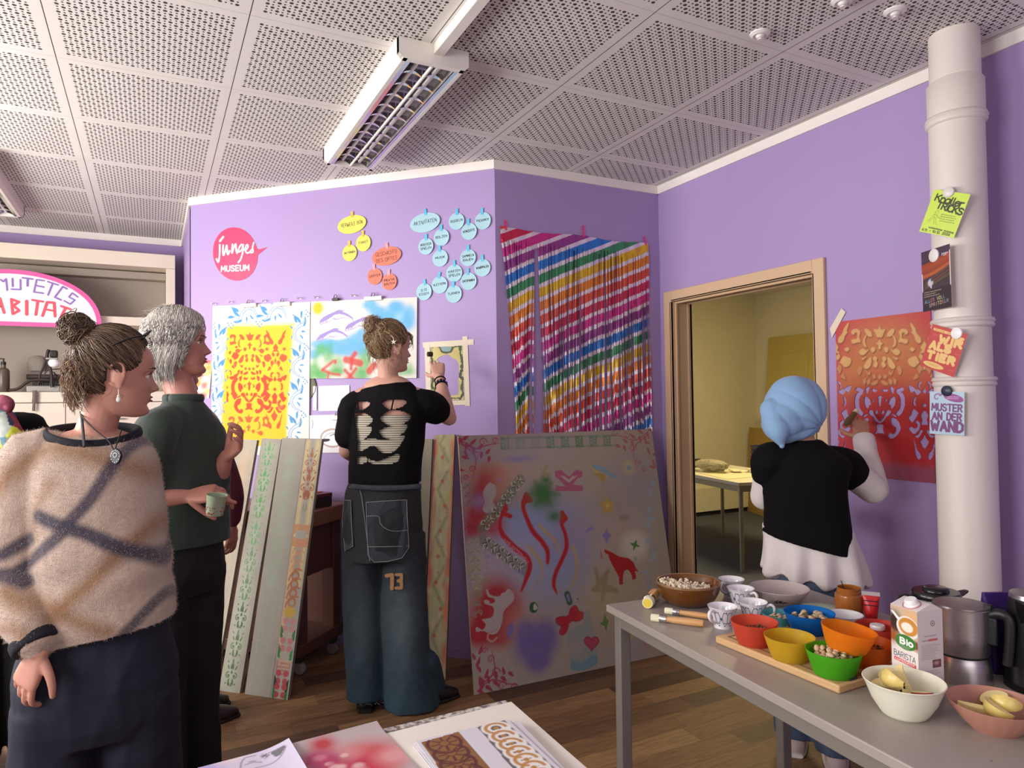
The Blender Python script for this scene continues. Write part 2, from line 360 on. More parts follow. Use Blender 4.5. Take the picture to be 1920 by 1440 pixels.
  me=npmesh(name,V,Q);setcol(me,col);return link(name,me,m,parent,s.M if(M is None and parent is None)else M)
# the room
CEIL=2.757;DX=2.83;MY=3.44;SY=6.2;NY=-1.2
A_=AP[:2];B_=A_+AD[:2]*2.072
def wall_mat(name,col,rough=.42):
 m,nt,b=_nt(name);tc=N(nt,'ShaderNodeTexCoord')
 n=N(nt,'ShaderNodeTexNoise');n.inputs['Scale'].default_value=1.3;n.inputs['Detail'].default_value=5;L(nt,tc.outputs['Object'],n.inputs['Vector'])
 c=srgb(col);L(nt,mix_(nt,n.outputs[0],tuple(v*.93 for v in c),tuple(min(1,v*1.07)for v in c)),b.inputs['Base Color'])
 v=N(nt,'ShaderNodeTexVoronoi');v.inputs['Scale'].default_value=3.1;L(nt,tc.outputs['Object'],v.inputs['Vector'])
 n2=N(nt,'ShaderNodeTexNoise');n2 .inputs['Scale'].default_value=160;n2 .inputs['Detail'].default_value=3;L(nt,tc.outputs['Object'],n2 .inputs['Vector'])
 bp=N(nt,'ShaderNodeBump');bp.inputs['Strength'].default_value=.10;bp.inputs['Distance'].default_value=.004
 L(nt,n2 .outputs[0],bp.inputs['Height']);L(nt,bp.outputs[0],b.inputs['Normal']);b.inputs['Roughness'].default_value=rough
 b.inputs['Specular IOR Level'].default_value=.35
 return m
PURPLE=wall_mat('purple_wall_paint','#a890c0',.5)
WHITE=mat('white_paint','#ece5de',.5,noise=.03,bump=.04)
CREAM=mat('cream_lacquer','#e6d9c0',.4,noise=.04)
ANNEX=mat('rough_plaster','#e0d9bd',.8,noise=.05,ns=3,bump=.6,bs=45)
def ceiling_mat():
 m,nt,b=_nt('perforated_ceiling_tiles');tc=N(nt,'ShaderNodeTexCoord');sp=N(nt,'ShaderNodeSeparateXYZ');L(nt,tc.outputs['Object'],sp.inputs[0])
 T=.625;p=.01784;mg=.036
 ls=[];ed=[]
 for k,o in((0,-.326),(1,1.8795)):
  q=math_(nt,'ADD',sp.outputs[k],20*T-o);l=math_(nt,'MODULO',q,T);ls.append(l)
  ed.append(math_(nt,'MINIMUM',l,math_(nt,'SUBTRACT',T,l)))
 cs=[];ids=[]
 for l in ls:
  g=math_(nt,'DIVIDE',math_(nt,'SUBTRACT',l,mg),p);i=math_(nt,'FLOOR',g);ids.append(i)
  cs.append(math_(nt,'MULTIPLY',math_(nt,'SUBTRACT',math_(nt,'SUBTRACT',g,i),.5),p))
 d=math_(nt,'SQRT',math_(nt,'ADD',math_(nt,'MULTIPLY',cs[0],cs[0]),math_(nt,'MULTIPLY',cs[1],cs[1])))
 k=math_(nt,'MODULO',math_(nt,'ADD',math_(nt,'ADD',ids[0],math_(nt,'MULTIPLY',ids[1],2)),300),3)
 r=math_(nt,'MULTIPLY_ADD',math_(nt,'LESS_THAN',k,.5),.0030,.0042)
 ins=math_(nt,'MULTIPLY',math_(nt,'GREATER_THAN',ed[0],mg-.001),math_(nt,'GREATER_THAN',ed[1],mg-.001))
 hole=math_(nt,'MULTIPLY',math_(nt,'MULTIPLY',math_(nt,'SUBTRACT',r,d),1500,None,True),ins)
 seam=math_(nt,'MAXIMUM',math_(nt,'LESS_THAN',ed[0],.0017),math_(nt,'MULTIPLY',math_(nt,'LESS_THAN',ed[1],.0012),.35))
 dark=math_(nt,'MAXIMUM',hole,seam,None,True)
 n=N(nt,'ShaderNodeTexNoise');n.inputs['Scale'].default_value=5;L(nt,tc.outputs['Object'],n.inputs['Vector'])
 base=mix_(nt,n.outputs[0],srgb('#dcd6d0'),srgb('#e6e1dc'))
 L(nt,mix_(nt,dark,base,srgb('#4a423c')),b.inputs['Base Color']);b.inputs['Roughness'].default_value=.85;b.inputs['Specular IOR Level'].default_value=.2
 bp=N(nt,'ShaderNodeBump');bp.inputs['Strength'].default_value=.5;bp.inputs['Distance'].default_value=.004;L(nt,math_(nt,'SUBTRACT',1,dark),bp.inputs['Height']);L(nt,bp.outputs[0],b.inputs['Normal'])
 return m
def floor_mat():
 m,nt,b=_nt('wood_plank_vinyl');tc=N(nt,'ShaderNodeTexCoord');sp=N(nt,'ShaderNodeSeparateXYZ');L(nt,tc.outputs['Object'],sp.inputs[0])
 W,LN=.125,.72
 gy=math_(nt,'DIVIDE',math_(nt,'ADD',sp.outputs[1],10),W);row=math_(nt,'FLOOR',gy);fy=math_(nt,'SUBTRACT',gy,row)
 w1=N(nt,'ShaderNodeTexWhiteNoise',noise_dimensions='1D');L(nt,row,w1 .inputs['W'])
 gx=math_(nt,'ADD',math_(nt,'DIVIDE',math_(nt,'ADD',sp.outputs[0],10),LN),math_(nt,'MULTIPLY',w1 .outputs[0],3));col=math_(nt,'FLOOR',gx);fx=math_(nt,'SUBTRACT',gx,col)
 cv=N(nt,'ShaderNodeCombineXYZ');L(nt,row,cv.inputs[0]);L(nt,col,cv.inputs[1])
 w2=N(nt,'ShaderNodeTexWhiteNoise',noise_dimensions='2D');L(nt,cv.outputs[0],w2 .inputs['Vector'])
 r=N(nt,'ShaderNodeValToRGB');e=r.color_ramp.elements;e[0].position=0;e[0].color=(*srgb('#4a3326'),1);e[1].position=1;e[1].color=(*srgb('#96754f'),1)
 for ps,c in((.3,'#664a36'),(.55,'#765639'),(.8,'#856344')):x=e.new(ps);x.color=(*srgb(c),1)
 L(nt,w2 .outputs[0],r.inputs[0])
 ad=N(nt,'ShaderNodeVectorMath',operation='ADD');L(nt,tc.outputs['Object'],ad.inputs[0]);L(nt,w2 .outputs['Color'],ad.inputs[1])
 mp=N(nt,'ShaderNodeMapping');mp.inputs['Scale'].default_value=(1.6,16,1);L(nt,ad.outputs[0],mp.inputs['Vector'])
 n=N(nt,'ShaderNodeTexNoise');n.inputs['Scale'].default_value=3;n.inputs['Detail'].default_value=8;n.inputs['Distortion'].default_value=1.4;n.inputs['Roughness'].default_value=.65;L(nt,mp.outputs[0],n.inputs['Vector'])
 g=math_(nt,'MULTIPLY_ADD',n.outputs[0],1.9,.02)
 cc=N(nt,'ShaderNodeCombineColor');[L(nt,g,cc.inputs[i])for i in range(3)]
 c1=mix_(nt,1,r.outputs[0],cc.outputs[0],'MULTIPLY')
 ey=math_(nt,'MULTIPLY',math_(nt,'MINIMUM',fy,math_(nt,'SUBTRACT',1,fy)),W);ex=math_(nt,'MULTIPLY',math_(nt,'MINIMUM',fx,math_(nt,'SUBTRACT',1,fx)),LN)
 sm=math_(nt,'LESS_THAN',math_(nt,'MINIMUM',ex,ey),.0011)
 L(nt,mix_(nt,math_(nt,'MULTIPLY',sm,.55),c1,srgb('#2a1f19')),b.inputs['Base Color'])
 b.inputs['Roughness'].default_value=.5;b.inputs['Specular IOR Level'].default_value=.35
 bp=N(nt,'ShaderNodeBump');bp.inputs['Strength'].default_value=.12;bp.inputs['Distance'].default_value=.003;L(nt,n.outputs[0],bp.inputs['Height']);L(nt,bp.outputs[0],b.inputs['Normal'])
 return m
def struct(name,mb,m,bevel=0,parent=None,smooth=30):
 o=mb.build(name,m,parent,smooth=smooth,bevel=bevel)
 if parent is None:o['kind']='structure'
 return o
struct('floor',MB().b2((WX-.15,NY-.15,-.12),(DX+.03,SY+.12,0)),floor_mat())
struct('ceiling',MB().b2((WX-.15,NY-.15,CEIL),(DX+.03,SY+.12,CEIL+.1)),ceiling_mat())
nA=np.array([.7071068,.7071068])*.12
struct('wall_angled',MB().prism([tuple(A_),tuple(A_+np.array([.0,.12])),tuple(B_+np.array([.0,.12])),tuple(B_)],0,CEIL),PURPLE)
struct('wall_middle',MB().b2((A_[0],MY,0),(DX,MY+.12,CEIL)),PURPLE)
struct('wall_return',MB().b2((B_[0],B_[1]+.0,0),(B_[0]+.1,SY,CEIL)),PURPLE)
struct('wall_shelf',MB().b2((WX,SY,0),(B_[0]+.1,SY+.12,CEIL)),PURPLE)
DY0,DY1,DZ=2.294,3.318,2.012
WT=.13
struct('wall_door',MB().b2((DX,NY,0),(DX+WT,DY0-.012,CEIL)).b2((DX,DY1+.012,0),(DX+WT,MY+.12,CEIL)).b2((DX,DY0-.012,DZ+.012),(DX+WT,DY1+.012,CEIL)),PURPLE)
struct('wall_near',MB().b2((WX-.15,NY-.14,0),(-.9,NY,CEIL)).b2((1.3,NY-.14,0),(DX,NY,CEIL)).b2((-.9,NY-.14,0),(1.3,NY,.85)).b2((-.9,NY-.14,2.4),(1.3,NY,CEIL)),PURPLE)
wl=MB()
ys=[(NY,.05),(1.75,2.35),(4.65,SY)]
for a,b in ys:wl.b2((WX-.15,a,0),(WX,b,CEIL))
for a,b in((.05,1.75),(2.35,4.65)):wl.b2((WX-.15,a,0),(WX,b,.55)).b2((WX-.15,a,2.45),(WX,b,CEIL))
struct('wall_left',wl,PURPLE)
def window(nm,c0,c1,axis):
 mb=MB();a=np.array(c0,float);b=np.array(c1,float);k=1 if axis=='x' else 0
 w=.06
 for z in(a[2],b[2]-w):p,q=a.copy(),b.copy();p[2],q[2]=z,z+w;mb.b2(p,q)
 n=3
 for i in range(n):
  p,q=a.copy(),b.copy();x=a[k]+(b[k]-a[k]-w)*i/(n-1);p[k],q[k]=x,x+w;mb.b2(p,q)
 struct(nm,mb,WHITE)
window('window_1',(WX-.12,.05,.55),(WX-.05,1.75,2.45),'x')
window('window_2',(WX-.12,2.35,.55),(WX-.05,4.65,2.45),'x')
window('window_3',(-.9,NY-.12,.85),(1.3,NY-.05,2.4),'y')
tz=CEIL-.052;tt=.012
def trim(nm,a,b,n):
 a=np.array(a);b=np.array(b);n=np.array(n)*tt
 struct(nm,MB().prism([tuple(a),tuple(b),tuple(b+n),tuple(a+n)],tz,CEIL-.001),WHITE)
trim('trim_1',A_,B_,(-.7071,-.7071));trim('trim_2',(A_[0]-.01,MY),(DX,MY),(0,-1));trim('trim_3',(DX,MY),(DX,NY),(-1,0))
trim('trim_4',B_,(B_[0],SY),(-1,0));trim('trim_5',(B_[0],SY),(WX,SY),(0,-1));trim('trim_6',(WX,SY),(WX,NY),(1,0))
DOORW=mat('beige_door_lacquer','#d3b391',.38,noise=.03,ns=5)
d=MB();cw=.066;ct=.02
for x0,x1 in((DX-ct,DX),(DX+WT,DX+WT+ct)):
 d.b2((x0,DY0-cw,0),(x1,DY0,DZ+cw));d.b2((x0,DY1,0),(x1,DY1+cw,DZ+cw));d.b2((x0,DY0,DZ),(x1,DY1,DZ+cw))
dr=d.build('door_1',DOORW,bevel=.004);dr['kind']='structure'
d=MB();li=.012
d.b2((DX-ct,DY0-li,0),(DX+WT+ct,DY0,DZ));d.b2((DX-ct,DY1,0),(DX+WT+ct,DY1+li,DZ));d.b2((DX-ct,DY0,DZ),(DX+WT+ct,DY1,DZ+li))
d.build('lining',DOORW,dr,bevel=.002)
d=MB()
for x in(DX+.012,DX+.105):
 d.b2((x,DY0,0),(x+.014,DY0+.012,DZ-.012));d.b2((x,DY1-.012,0),(x+.014,DY1,DZ-.012));d.b2((x,DY0,DZ-.012),(x+.014,DY1,DZ))
d.build('rebate_strip',DOORW,dr,bevel=.002)
AY=6.6;AX=7.0
struct('floor_annex',MB().b2((DX+.03,.6,-.12),(AX+.1,AY+.1,-.001)),mat('grey_carpet','#50535e',.95,noise=.30,ns=7,bump=.5,bs=300,stretch=(1,3,1)))
struct('ceiling_annex',MB().b2((DX+WT,.6,2.75),(AX+.1,AY+.1,2.85)),WHITE)
struct('wall_annex_left',MB().b2((DX+WT,AY,0),(AX+.1,AY+.1,2.75)),ANNEX)
struct('wall_annex_back',MB().b2((AX,.6,0),(AX+.1,AY,2.75)),ANNEX)
struct('wall_annex_right',MB().b2((DX+WT,.5,0),(AX+.1,.6,2.75)),ANNEX)
struct('baseboard_annex',MB().b2((DX+WT,AY-.12,.05),(AX-.3,AY-.001,.33)),ANNEX)
struct('trim_annex',MB().b2((DX+WT,AY-.1,0),(AX,AY-.002,.05)),mat('black_rubber_base','#1c1a18',.7))
BB=mat('dark_base_strip','#2a211d',.6)
bb=MB();
struct('baseboard_middle',MB().b2((A_[0]-.01,MY-.008,0),(DX-.01,MY,.05)),PURPLE)
struct('baseboard_angled',MB().prism([tuple(A_),tuple(B_),tuple(B_-nA*.07),tuple(A_-nA*.07)],0,.05),PURPLE)
# pillar with ringed collars
PC=np.array([2.65,1.512]);PR=.092
def build_pillar():
 t=thing('column','tall round white pillar with ringed collars standing before the purple wall','column',(*PC,0));t['kind']='structure'
 def zz(y):
  p=atp(1795,y,(*PC,0),(-.42,-.9,0));return p[2]
 z1,z2,z3,z4=zz(155),zz(228),zz(607),zz(716)
 W=mat('white_pillar_paint','#ddd3ca',.42,noise=.03,ns=6,bump=.10,bs=30)
 MB().lathe([(PR+.004,0),(PR+.004,z4-.02),(PR-.001,z4-.012),(PR-.001,z4),(PR-.002,z3),(PR-.002,z2),(PR-.004,z1),(PR-.009,z1+.004),(PR-.009,CEIL)],64,cap=False).build('shaft',W,t,smooth=50)
 for z,r in((z2,PR),(z3,PR+.001),(z4,PR+.002)):
  MB().lathe([(r-.004,z-.020),(r+.004,z-.016),(r+.008,z-.008),(r+.004,z-.001),(r+.010,z+.006),(r+.006,z+.016),(r-.004,z+.019)],64,cap=False).build('collar_ring',W,t,smooth=60)
 MB().lathe([(PR-.004,z2+.01),(PR+.001,z2+.012),(PR+.001,z1-.006),(PR-.006,z1)],64,cap=False).build('sleeve',W,t,smooth=50)
 return t
pillar=build_pillar()
# ceiling lamps (off), conduit, sprinkler roses
LW=mat('lamp_white_enamel','#e8e2d8',.35,noise=.02);LCH=mat('mirror_louvre','#c9c6cc',.12,metal=1,noise=.02);LDK=mat('lamp_inside','#8d8790',.35,metal=.7)
def lamp(label,x0,x1,y0,y1,nseg=11):
 t=thing('louvre_lamp',label,'lamp',((x0+x1)/2,(y0+y1)/2,CEIL),'louvred ceiling lamps');w=x1-x0;l=y1-y0;h=.078;c=.018
 sec=[(-w/2,0),(-w/2,-h+c),(-w/2+c,-h),(-w/2+.034,-h),(-w/2+.034,-.03),(w/2-.034,-.03),(w/2-.034,-h),(w/2-c,-h),(w/2,-h+c),(w/2,0)]
 n=len(sec);V=[(x,s*l/2,z)for s in(-1,1)for x,z in sec];F=[(i,(i+1)%n,n+(i+1)%n,n+i)for i in range(n)]
 mb=MB().add(V,F)
 for s in(-1,1):
  mb.prism([(-w/2,-0.0),(-w/2,-h+c),(-w/2+c,-h),(w/2-c,-h),(w/2,-h+c),(w/2,0)],-.012,.012,Matrix.Translation((0,s*(l/2-.012),0))@Matrix.Rotation(PI/2,4,'X'))
 mb.build('housing',LW,t)
 for s in(-1,1):MB().box((s*(w/2-.043),0,-h+.004),(.016,l-.03,.006)).build('reflector_rim',LCH,t)
 MB().box((0,0,-.034),(w-.075,l-.04,.004)).build('tray',LDK,t)
 cell=(l-.05)/nseg;hw=(w-.1)/2
 for s in(-1,1):
  MB().tube([(s*hw/2,-l/2+.04,-.05),(s*hw/2,l/2-.04,-.05)],.0085,12).build('fluorescent_tube',mat('tube_glass','#f3f0ee',.2),t)
  for i in range(nseg+1):
   lv=MB();y=-l/2+.025+i*cell;pts=[]
   for k in range(13):
    u=-1+k/6;pts.append((s*hw/2+u*hw/2*.96,abs(u)))
   for(xa,ua),(xb,ub)in zip(pts,pts[1:]):
    za,zb=-h+.006+.016*(1-ua**2),-h+.006+.016*(1-ub**2)
    lv.add([(xa,y-.003-.010*(1-ua),za),(xb,y-.003-.010*(1-ub),zb),(xb,y,-.040),(xa,y,-.040)],[(0,1,2,3)])
    lv.add([(xa,y+.003+.010*(1-ua),za),(xb,y+.003+.010*(1-ub),zb),(xb,y,-.040),(xa,y,-.040)],[(0,1,2,3)])
    lv.add([(xa,y-.003-.010*(1-ua),za),(xb,y-.003-.010*(1-ub),zb),(xb,y+.003+.010*(1-ub),zb),(xa,y+.003+.010*(1-ua),za)],[(0,1,2,3)])
   lv.build('louvre_blade',LCH,t,smooth=30)
 MB().box((0,0,-h+.006),(.006,l-.04,.012)).build('centre_bar',LW,t)
 return t
lamp('white louvred ceiling lamp with a conduit at its near end, over the room centre',.800,1.078,2.41,3.68)
lamp('white louvred ceiling lamp cut off at the frame edge, near the shelf wall',-1.04,-.755,4.35,5.58)
tag(MB().box((.955,1.36,CEIL-.02),(.042,2.1,.04)).build('cable_conduit',LW,bevel=.003),'white cable conduit running along the ceiling to the lamp','conduit')
RO=mat('white_rosette','#e6e0da',.4)
rose=None
for(x,y),lab in zip(((1425,62),(1678,20),(1580,0)),('white sprinkler rosette in the perforated ceiling, farthest from the pillar','white sprinkler rosette in the perforated ceiling, nearest the pillar top','white sprinkler rosette cut off by the upper frame edge')):
 p=atZ(x,y,CEIL)
 if rose is None:
  rose=thing('ceiling_rosette',lab,'sprinkler',(p[0],p[1],CEIL),'ceiling rosettes')
  MB().lathe([(.037,0),(.036,-.005),(.026,-.012),(.024,-.009),(.016,-.010),(.012,-.018),(.007,-.02),(0,-.02)],28).build('plate',RO,rose)
  MB().lathe([(.006,-.014),(.005,-.022),(.010,-.024),(.010,-.026),(0,-.026)],14).build('nozzle',RO,rose)
 else:dup(rose,Matrix.Translation((p[0],p[1],CEIL)),lab)
# things on the walls
XA=(.7071068,-.7071068,0);UP=(0,0,1)
PAPER=vmat('painted_paper',.75,noise=.02);SPRAY=vmat('spray_painted_board',.6,noise=.05,ns=30);GLOSSP=vmat('printed_card',.4,noise=.02)
INK=mat('black_ink','#26262a',.6);WHITEP=mat('white_paper','#efeeea',.8,noise=.02);STEEL=mat('bright_steel','#c8c8c6',.25,metal=1,noise=.04)
def fA(px,py,off=.001,rot=0.0):
 M=frame(atA(px,py,off),XA,UP);return M@Matrix.Rotation(rot,4,'Z')
def loc2(M,pts):
 o=np.array(M.translation);xa=np.array(M.col[0][:3]);ya=np.array(M.col[1][:3]);n=np.array(M.col[2][:3]);r=[]
 for p in pts:
  q=atp(p[0],p[1],o,n)-o;r.append((q@xa,q@ya))
 return np.array(r)
def zf(x0,y0,k):return lambda pts:[(x0+a/k,y0+b/k)for a,b in pts]
# round logo
def logo():
 z=zf(385,410,11.08);M=fA(440,476,.001)
 t=thing('wall_logo','red speech bubble logo lettered junges MUSEUM on the lavender wall','logo',M)
 e=[(625+465*math.cos(a)+35*math.sin(a)*-1,735-555*math.sin(a))for a in np.linspace(.22,2*PI-.04,60)]
 out=e[::-1];out=e+[(1092,760),(1110,740),(1290,590),(1115,640)]
 P=loc2(M,z(out));MB().prism([tuple(p)for p in P[::-1]],0,.001).build('bubble',mat('logo_red','#cf3f66',.35,noise=.02),t)
 mb=MB();sc=(P[:,0].max()-P[:,0].min())/1130
 js=[([(375,380),(310,465)],42),([(303,545),(303,700),(290,840),(270,900),(235,840)],34),([(375,555),(368,680),(385,760),(425,640),(450,560),(460,700),(480,740),(510,670)],36),([(568,535),(558,715),(600,590),(635,530),(645,640),(660,715),(685,670)],34),([(795,545),(740,550),(695,640),(705,690),(760,650),(785,570),(785,680),(740,840),(690,910)],32),([(800,640),(850,650),(890,590),(880,545),(845,570),(835,660),(870,715),(930,690),(960,650)],30),([(1010,500),(985,600),(995,690),(960,705),(925,690)],30)]
 for p,w in js:mb.ribbon(catmull(loc2(M,z(p)),22),w*sc,.0018)
 q=loc2(M,z([(620,1030),(320,1045),(925,1015)]));text(mb,'MUSEUM',q[0],.033,.0085,fit=np.linalg.norm(q[2]-q[1])*.95,rot=math.atan2(*(q[2]-q[1])[::-1]),z=.0018,sp=1.7)
 mb.build('lettering',mat('logo_white','#fbf4f2',.5),t,smooth=None)
logo()
# taped paper notes
NCOL={'y':'#e6d862','o':'#df7d66','b':'#a6ccd6'};TCOL={'y':'#e8b53c','o':'#f29a9c','b':'#5cb8dc'}
NOTES=[('y',247,253,168,104,'VERWEILE BON','','large oval yellow note heading the yellow cluster of notes'),('y',382,468,86,97,'FORST','','small round yellow note just below the large oval yellow note'),('y',222,584,83,97,'AKTIONEN','','small round yellow note hanging lowest of the yellow notes'),('o',650,620,172,108,'GESCHICHTE','DES ORTES','large oval orange note heading the orange cluster of notes'),('o',514,856,87,95,'GARTEN','','small round orange note reading GARTEN under the orange oval'),('o',684,918,87,96,'KREATIVE','BAUTEN','small round orange note with two words, lowest of the orange notes'),('b',1097,232,176,112,'AKTIVITATEN','','large oval pale blue note reading AKTIVITATEN'),('b',1463,217,90,100,'RODELN','','small round pale blue note reading RODELN in the top row'),('b',1768,212,92,103,'PICKNICK','','small round pale blue note reading PICKNICK at the upper wall corner'),('b',1607,335,90,101,'KONZERTE','','small round pale blue note reading KONZERTE between two higher notes'),('b',1288,403,92,97,'BOLZEN','','small round pale blue note reading BOLZEN under the oval blue note'),('b',1107,508,88,97,'VERSTECK','SPIELEN','small round pale blue note reading VERSTECK SPIELEN'),('b',1272,645,92,98,'MUSIK','','small round pale blue note reading MUSIK'),('b',1596,640,92,100,'SAMMELN','BAUEN','small round pale blue note reading SAMMELN BAUEN'),('b',1762,757,96,100,'WANDMALEN','','small round pale blue note reading WANDMALEN near the wall corner'),('b',1436,818,96,100,'KARTEN','SPIELEN','small round pale blue note reading KARTEN SPIELEN'),('b',1602,913,95,100,'ENTSPANNEN','','small round pale blue note reading ENTSPANNEN'),('b',1266,955,93,100,'KLETTERN','','small round pale blue note reading KLETTERN'),('b',1085,1035,90,100,'EIS','ESSEN','small round pale blue note reading EIS ESSEN above the dolphin painting'),('b',1430,1060,95,102,'TURNEN','','small round pale blue note reading TURNEN, lowest of the blue notes')]
def note(k,x,y,rx,ry,l1,l2,lab):
 z=zf(620,380,6.19);big=rx>120;M=fA(*z([(x,y)])[0],.003)
 t=thing('paper_note',lab,'note',M,{'y':'yellow paper notes','o':'orange paper notes','b':'pale blue paper notes'}[k])
 q=loc2(M,z([(x-rx,y),(x+rx,y),(x,y-ry),(x,y+ry)]));a=np.linalg.norm(q[1]-q[0])/2;b=np.linalg.norm(q[2]-q[3])/2
 if not big:a=b=(a+b)/2
 th=math.radians(6)if big else random.uniform(-.1,.1);n=48;V=[];F=[];rings=6;cu=random.uniform(.5,1.1)
 zz=lambda X,Y:.0012+.010*cu*max(0,X/a)**2*(.6+.4*max(0,-Y/b))
 for s in(0,-.0006):
  for r in range(1,rings+1):
   for i in range(n):
    w=2*PI*i/n;X=a*r/rings*math.cos(w);Y=b*r/rings*math.sin(w);X,Y=X*math.cos(th)-Y*math.sin(th),X*math.sin(th)+Y*math.cos(th);V.append((X,Y,zz(X,Y)+s))
 for s in range(2):
  o=s*rings*n;c=tuple(o+i for i in range(n));F.append(c if s==0 else c[::-1])
  for r in range(rings-1):
   for i in range(n):f=(o+r*n+i,o+(r+1)*n+i,o+(r+1)*n+(i+1)%n,o+r*n+(i+1)%n);F.append(f if s==0 else f[::-1])
 o=(rings-1)*n;F+=[(o+i,rings*n+o+i,rings*n+o+(i+1)%n,o+(i+1)%n)for i in range(n)]
 MB().add(V,F).build('paper',mat('note_'+k,NCOL[k],.8,noise=.02),t,smooth=40)
 mb=MB();h=.021 if big else .0125;rot=math.radians(5)
 if l2:text(mb,l1,(0,h*.9),h,.0022,fit=min(a*1.45,len(l1)*h*.95),rot=rot,jit=.3,caps=0);text(mb,l2,(0,-h*.9),h,.0022,fit=min(a*1.4,len(l2)*h*.95),rot=rot,jit=.3,caps=0)
 else:text(mb,l1,(0,b*.08),h,.0022,fit=min(a*1.5,len(l1)*h*.95),rot=rot,jit=.3,caps=0)
 mb.v=[(p[0],p[1],zz(p[0],p[1])+.0006)for p in mb.v];mb.build('lettering',INK,t,smooth=None)
 MB().box((random.uniform(-.1,.1)*a,b+.006,.0030),(.016,.036,.0008),rotm(0,0,random.uniform(-.15,.15))).build('tape',mat('tape_'+k,TCOL[k],.5),t)
for a in NOTES:note(*a)
# stencil ornament shared by the yellow print and the red stencil sheet
DM1=[[(0,345),(11,370),(36,366),(26,390),(16,416),(0,418)],[(52,412),(60,385),(85,365),(99,368),(92,390),(74,412)],[(88,486),(100,462),(99,430),(88,405),(105,425),(110,455),(102,480)],[(132,382),(150,366),(178,368),(190,388),(176,400),(168,386),(150,390),(152,430),(188,438),(180,462),(150,452),(130,450),(140,420)],[(0,438),(8,455),(20,464),(8,472),(5,496),(0,500)],[(30,498),(44,488),(58,500),(50,520),(38,516)],[(75,505),(92,512),(112,500),(136,516),(126,538),(104,536)],[(56,560),(66,562),(88,588),(104,622),(86,634),(62,610)],[(18,560),(34,552),(44,570),(30,586),(40,612),(24,624),(14,600),(24,582)],[(94,556),(112,572),(120,566)],[(118,626),(138,620),(148,648),(138,676),(128,662)],[(62,654),(80,660),(92,648),(78,676),(66,672)],[(0,676),(10,690),(0,704)],[(32,676),(48,684),(40,700),(28,694)],[(14,716),(36,722),(58,740),(36,744),(18,732)],[(64,706),(84,716),(78,742),(66,730)],[(92,700),(112,712),(104,742),(96,726)],[(14,770),(30,780),(46,768),(54,786),(34,792),(20,788)],[(70,756),(96,770),(88,806),(76,790)],[(108,780),(150,762),(166,780),(140,792),(122,812)],[(0,806),(7,824),(20,828),(9,840),(7,880),(0,894)],[(30,838),(44,842),(50,858),(36,864),(42,852)],[(68,842),(96,822),(106,850),(98,890),(80,908),(72,884),(60,876)],[(124,806),(150,796),(166,826),(170,878),(152,934),(126,956),(112,938),(136,902),(142,860),(136,832)],[(18,916),(30,924),(26,944),(12,940)],[(48,918),(74,922),(70,946),(46,962),(26,994),(0,1004),(8,986),(30,962)],[(0,1014),(24,1020),(20,1054),(34,1078),(0,1070)],[(76,972),(112,978),(134,1010),(140,1048),(120,1088),(92,1108),(66,1106),(58,1084),(74,1070),(86,1084),(108,1062),(110,1036),(84,1016)],[(84,940),(112,958),(106,964),(80,948)]]
DM2=[[(24,452),(28,424),(52,396),(62,366),(70,350),(92,324),(86,352),(78,376),(84,386),(66,410),(58,440),(40,458)],[(0,452),(22,488),(14,510),(30,528),(0,522)],[(36,592),(58,552),(84,558),(108,572),(100,606),(70,622),(50,604)],[(66,500),(84,490),(96,502),(80,516)],[(8,552),(26,536),(34,552),(18,574)],[(0,590),(8,612),(0,640)],[(12,640),(26,612),(44,626),(34,668),(26,650)],[(40,690),(54,668),(72,706),(56,700)],[(14,724),(36,726),(44,758),(28,774),(34,750)],[(0,762),(12,790),(0,808)],[(20,790),(44,776),(70,782),(56,812),(32,804)],[(60,770),(110,748),(90,800)],[(52,822),(72,838),(74,880),(56,890),(64,860)],[(0,868),(12,880),(8,896),(0,892)],[(0,916),(24,950),(16,980),(20,1016),(0,1016)],[(40,936),(76,908),(90,950),(110,968),(84,1002),(62,976)],[(30,1004),(52,984),(60,1000),(46,1020),(62,1044),(92,1030),(104,1048),(78,1078),(50,1068),(34,1040)],[(10,1060),(28,1052),(44,1086),(70,1096),(40,1104)],[(0,1084),(12,1112),(28,1130),(20,1156),(0,1182)],[(24,1246),(30,1214),(52,1186),(62,1150),(74,1118),(64,1176),(58,1226),(40,1256)]]
def damask(cv,T,col,axes=((397,DM1,-.012),(643,DM2,-.02)),ymax=1e9,ymin=-1e9,dy=0,hole=False,op=1.0,dil=.0035):
 for ax,D,sl in axes:
  for P in D:
   if not(ymin<=np.mean([p[1]for p in P])+dy<=ymax):continue
   if max(p[1]for p in P)+dy>ymax+40:continue
   for s in(1,-1):
    Q=[(ax+sl*(y+dy-360)+s*x,y+dy)for x,y in P]
    if P[0][0]==0:
     if s==-1:continue
     Q=Q+[(ax+sl*(y+dy-360)-x,y+dy)for x,y in P[::-1]if x>0]
    cv.poly(T(Q),col(np.mean([q[1]for q in Q]))if callable(col)else col,op,n=len(Q)*3,hole=hole,dil=dil)
def wall_canvas(tl,tr,h,res,base,off,atf=atA,n=AN):
 p,q=atf(*tl,off),atf(*tr,off);x=q-p;w=np.linalg.norm(x);x/=w;y=np.cross(np.array(n),x);M=frame(p-y*h,x,y,n)
 return Canvas(w,h,int(w/res),int(h/res),base,M)
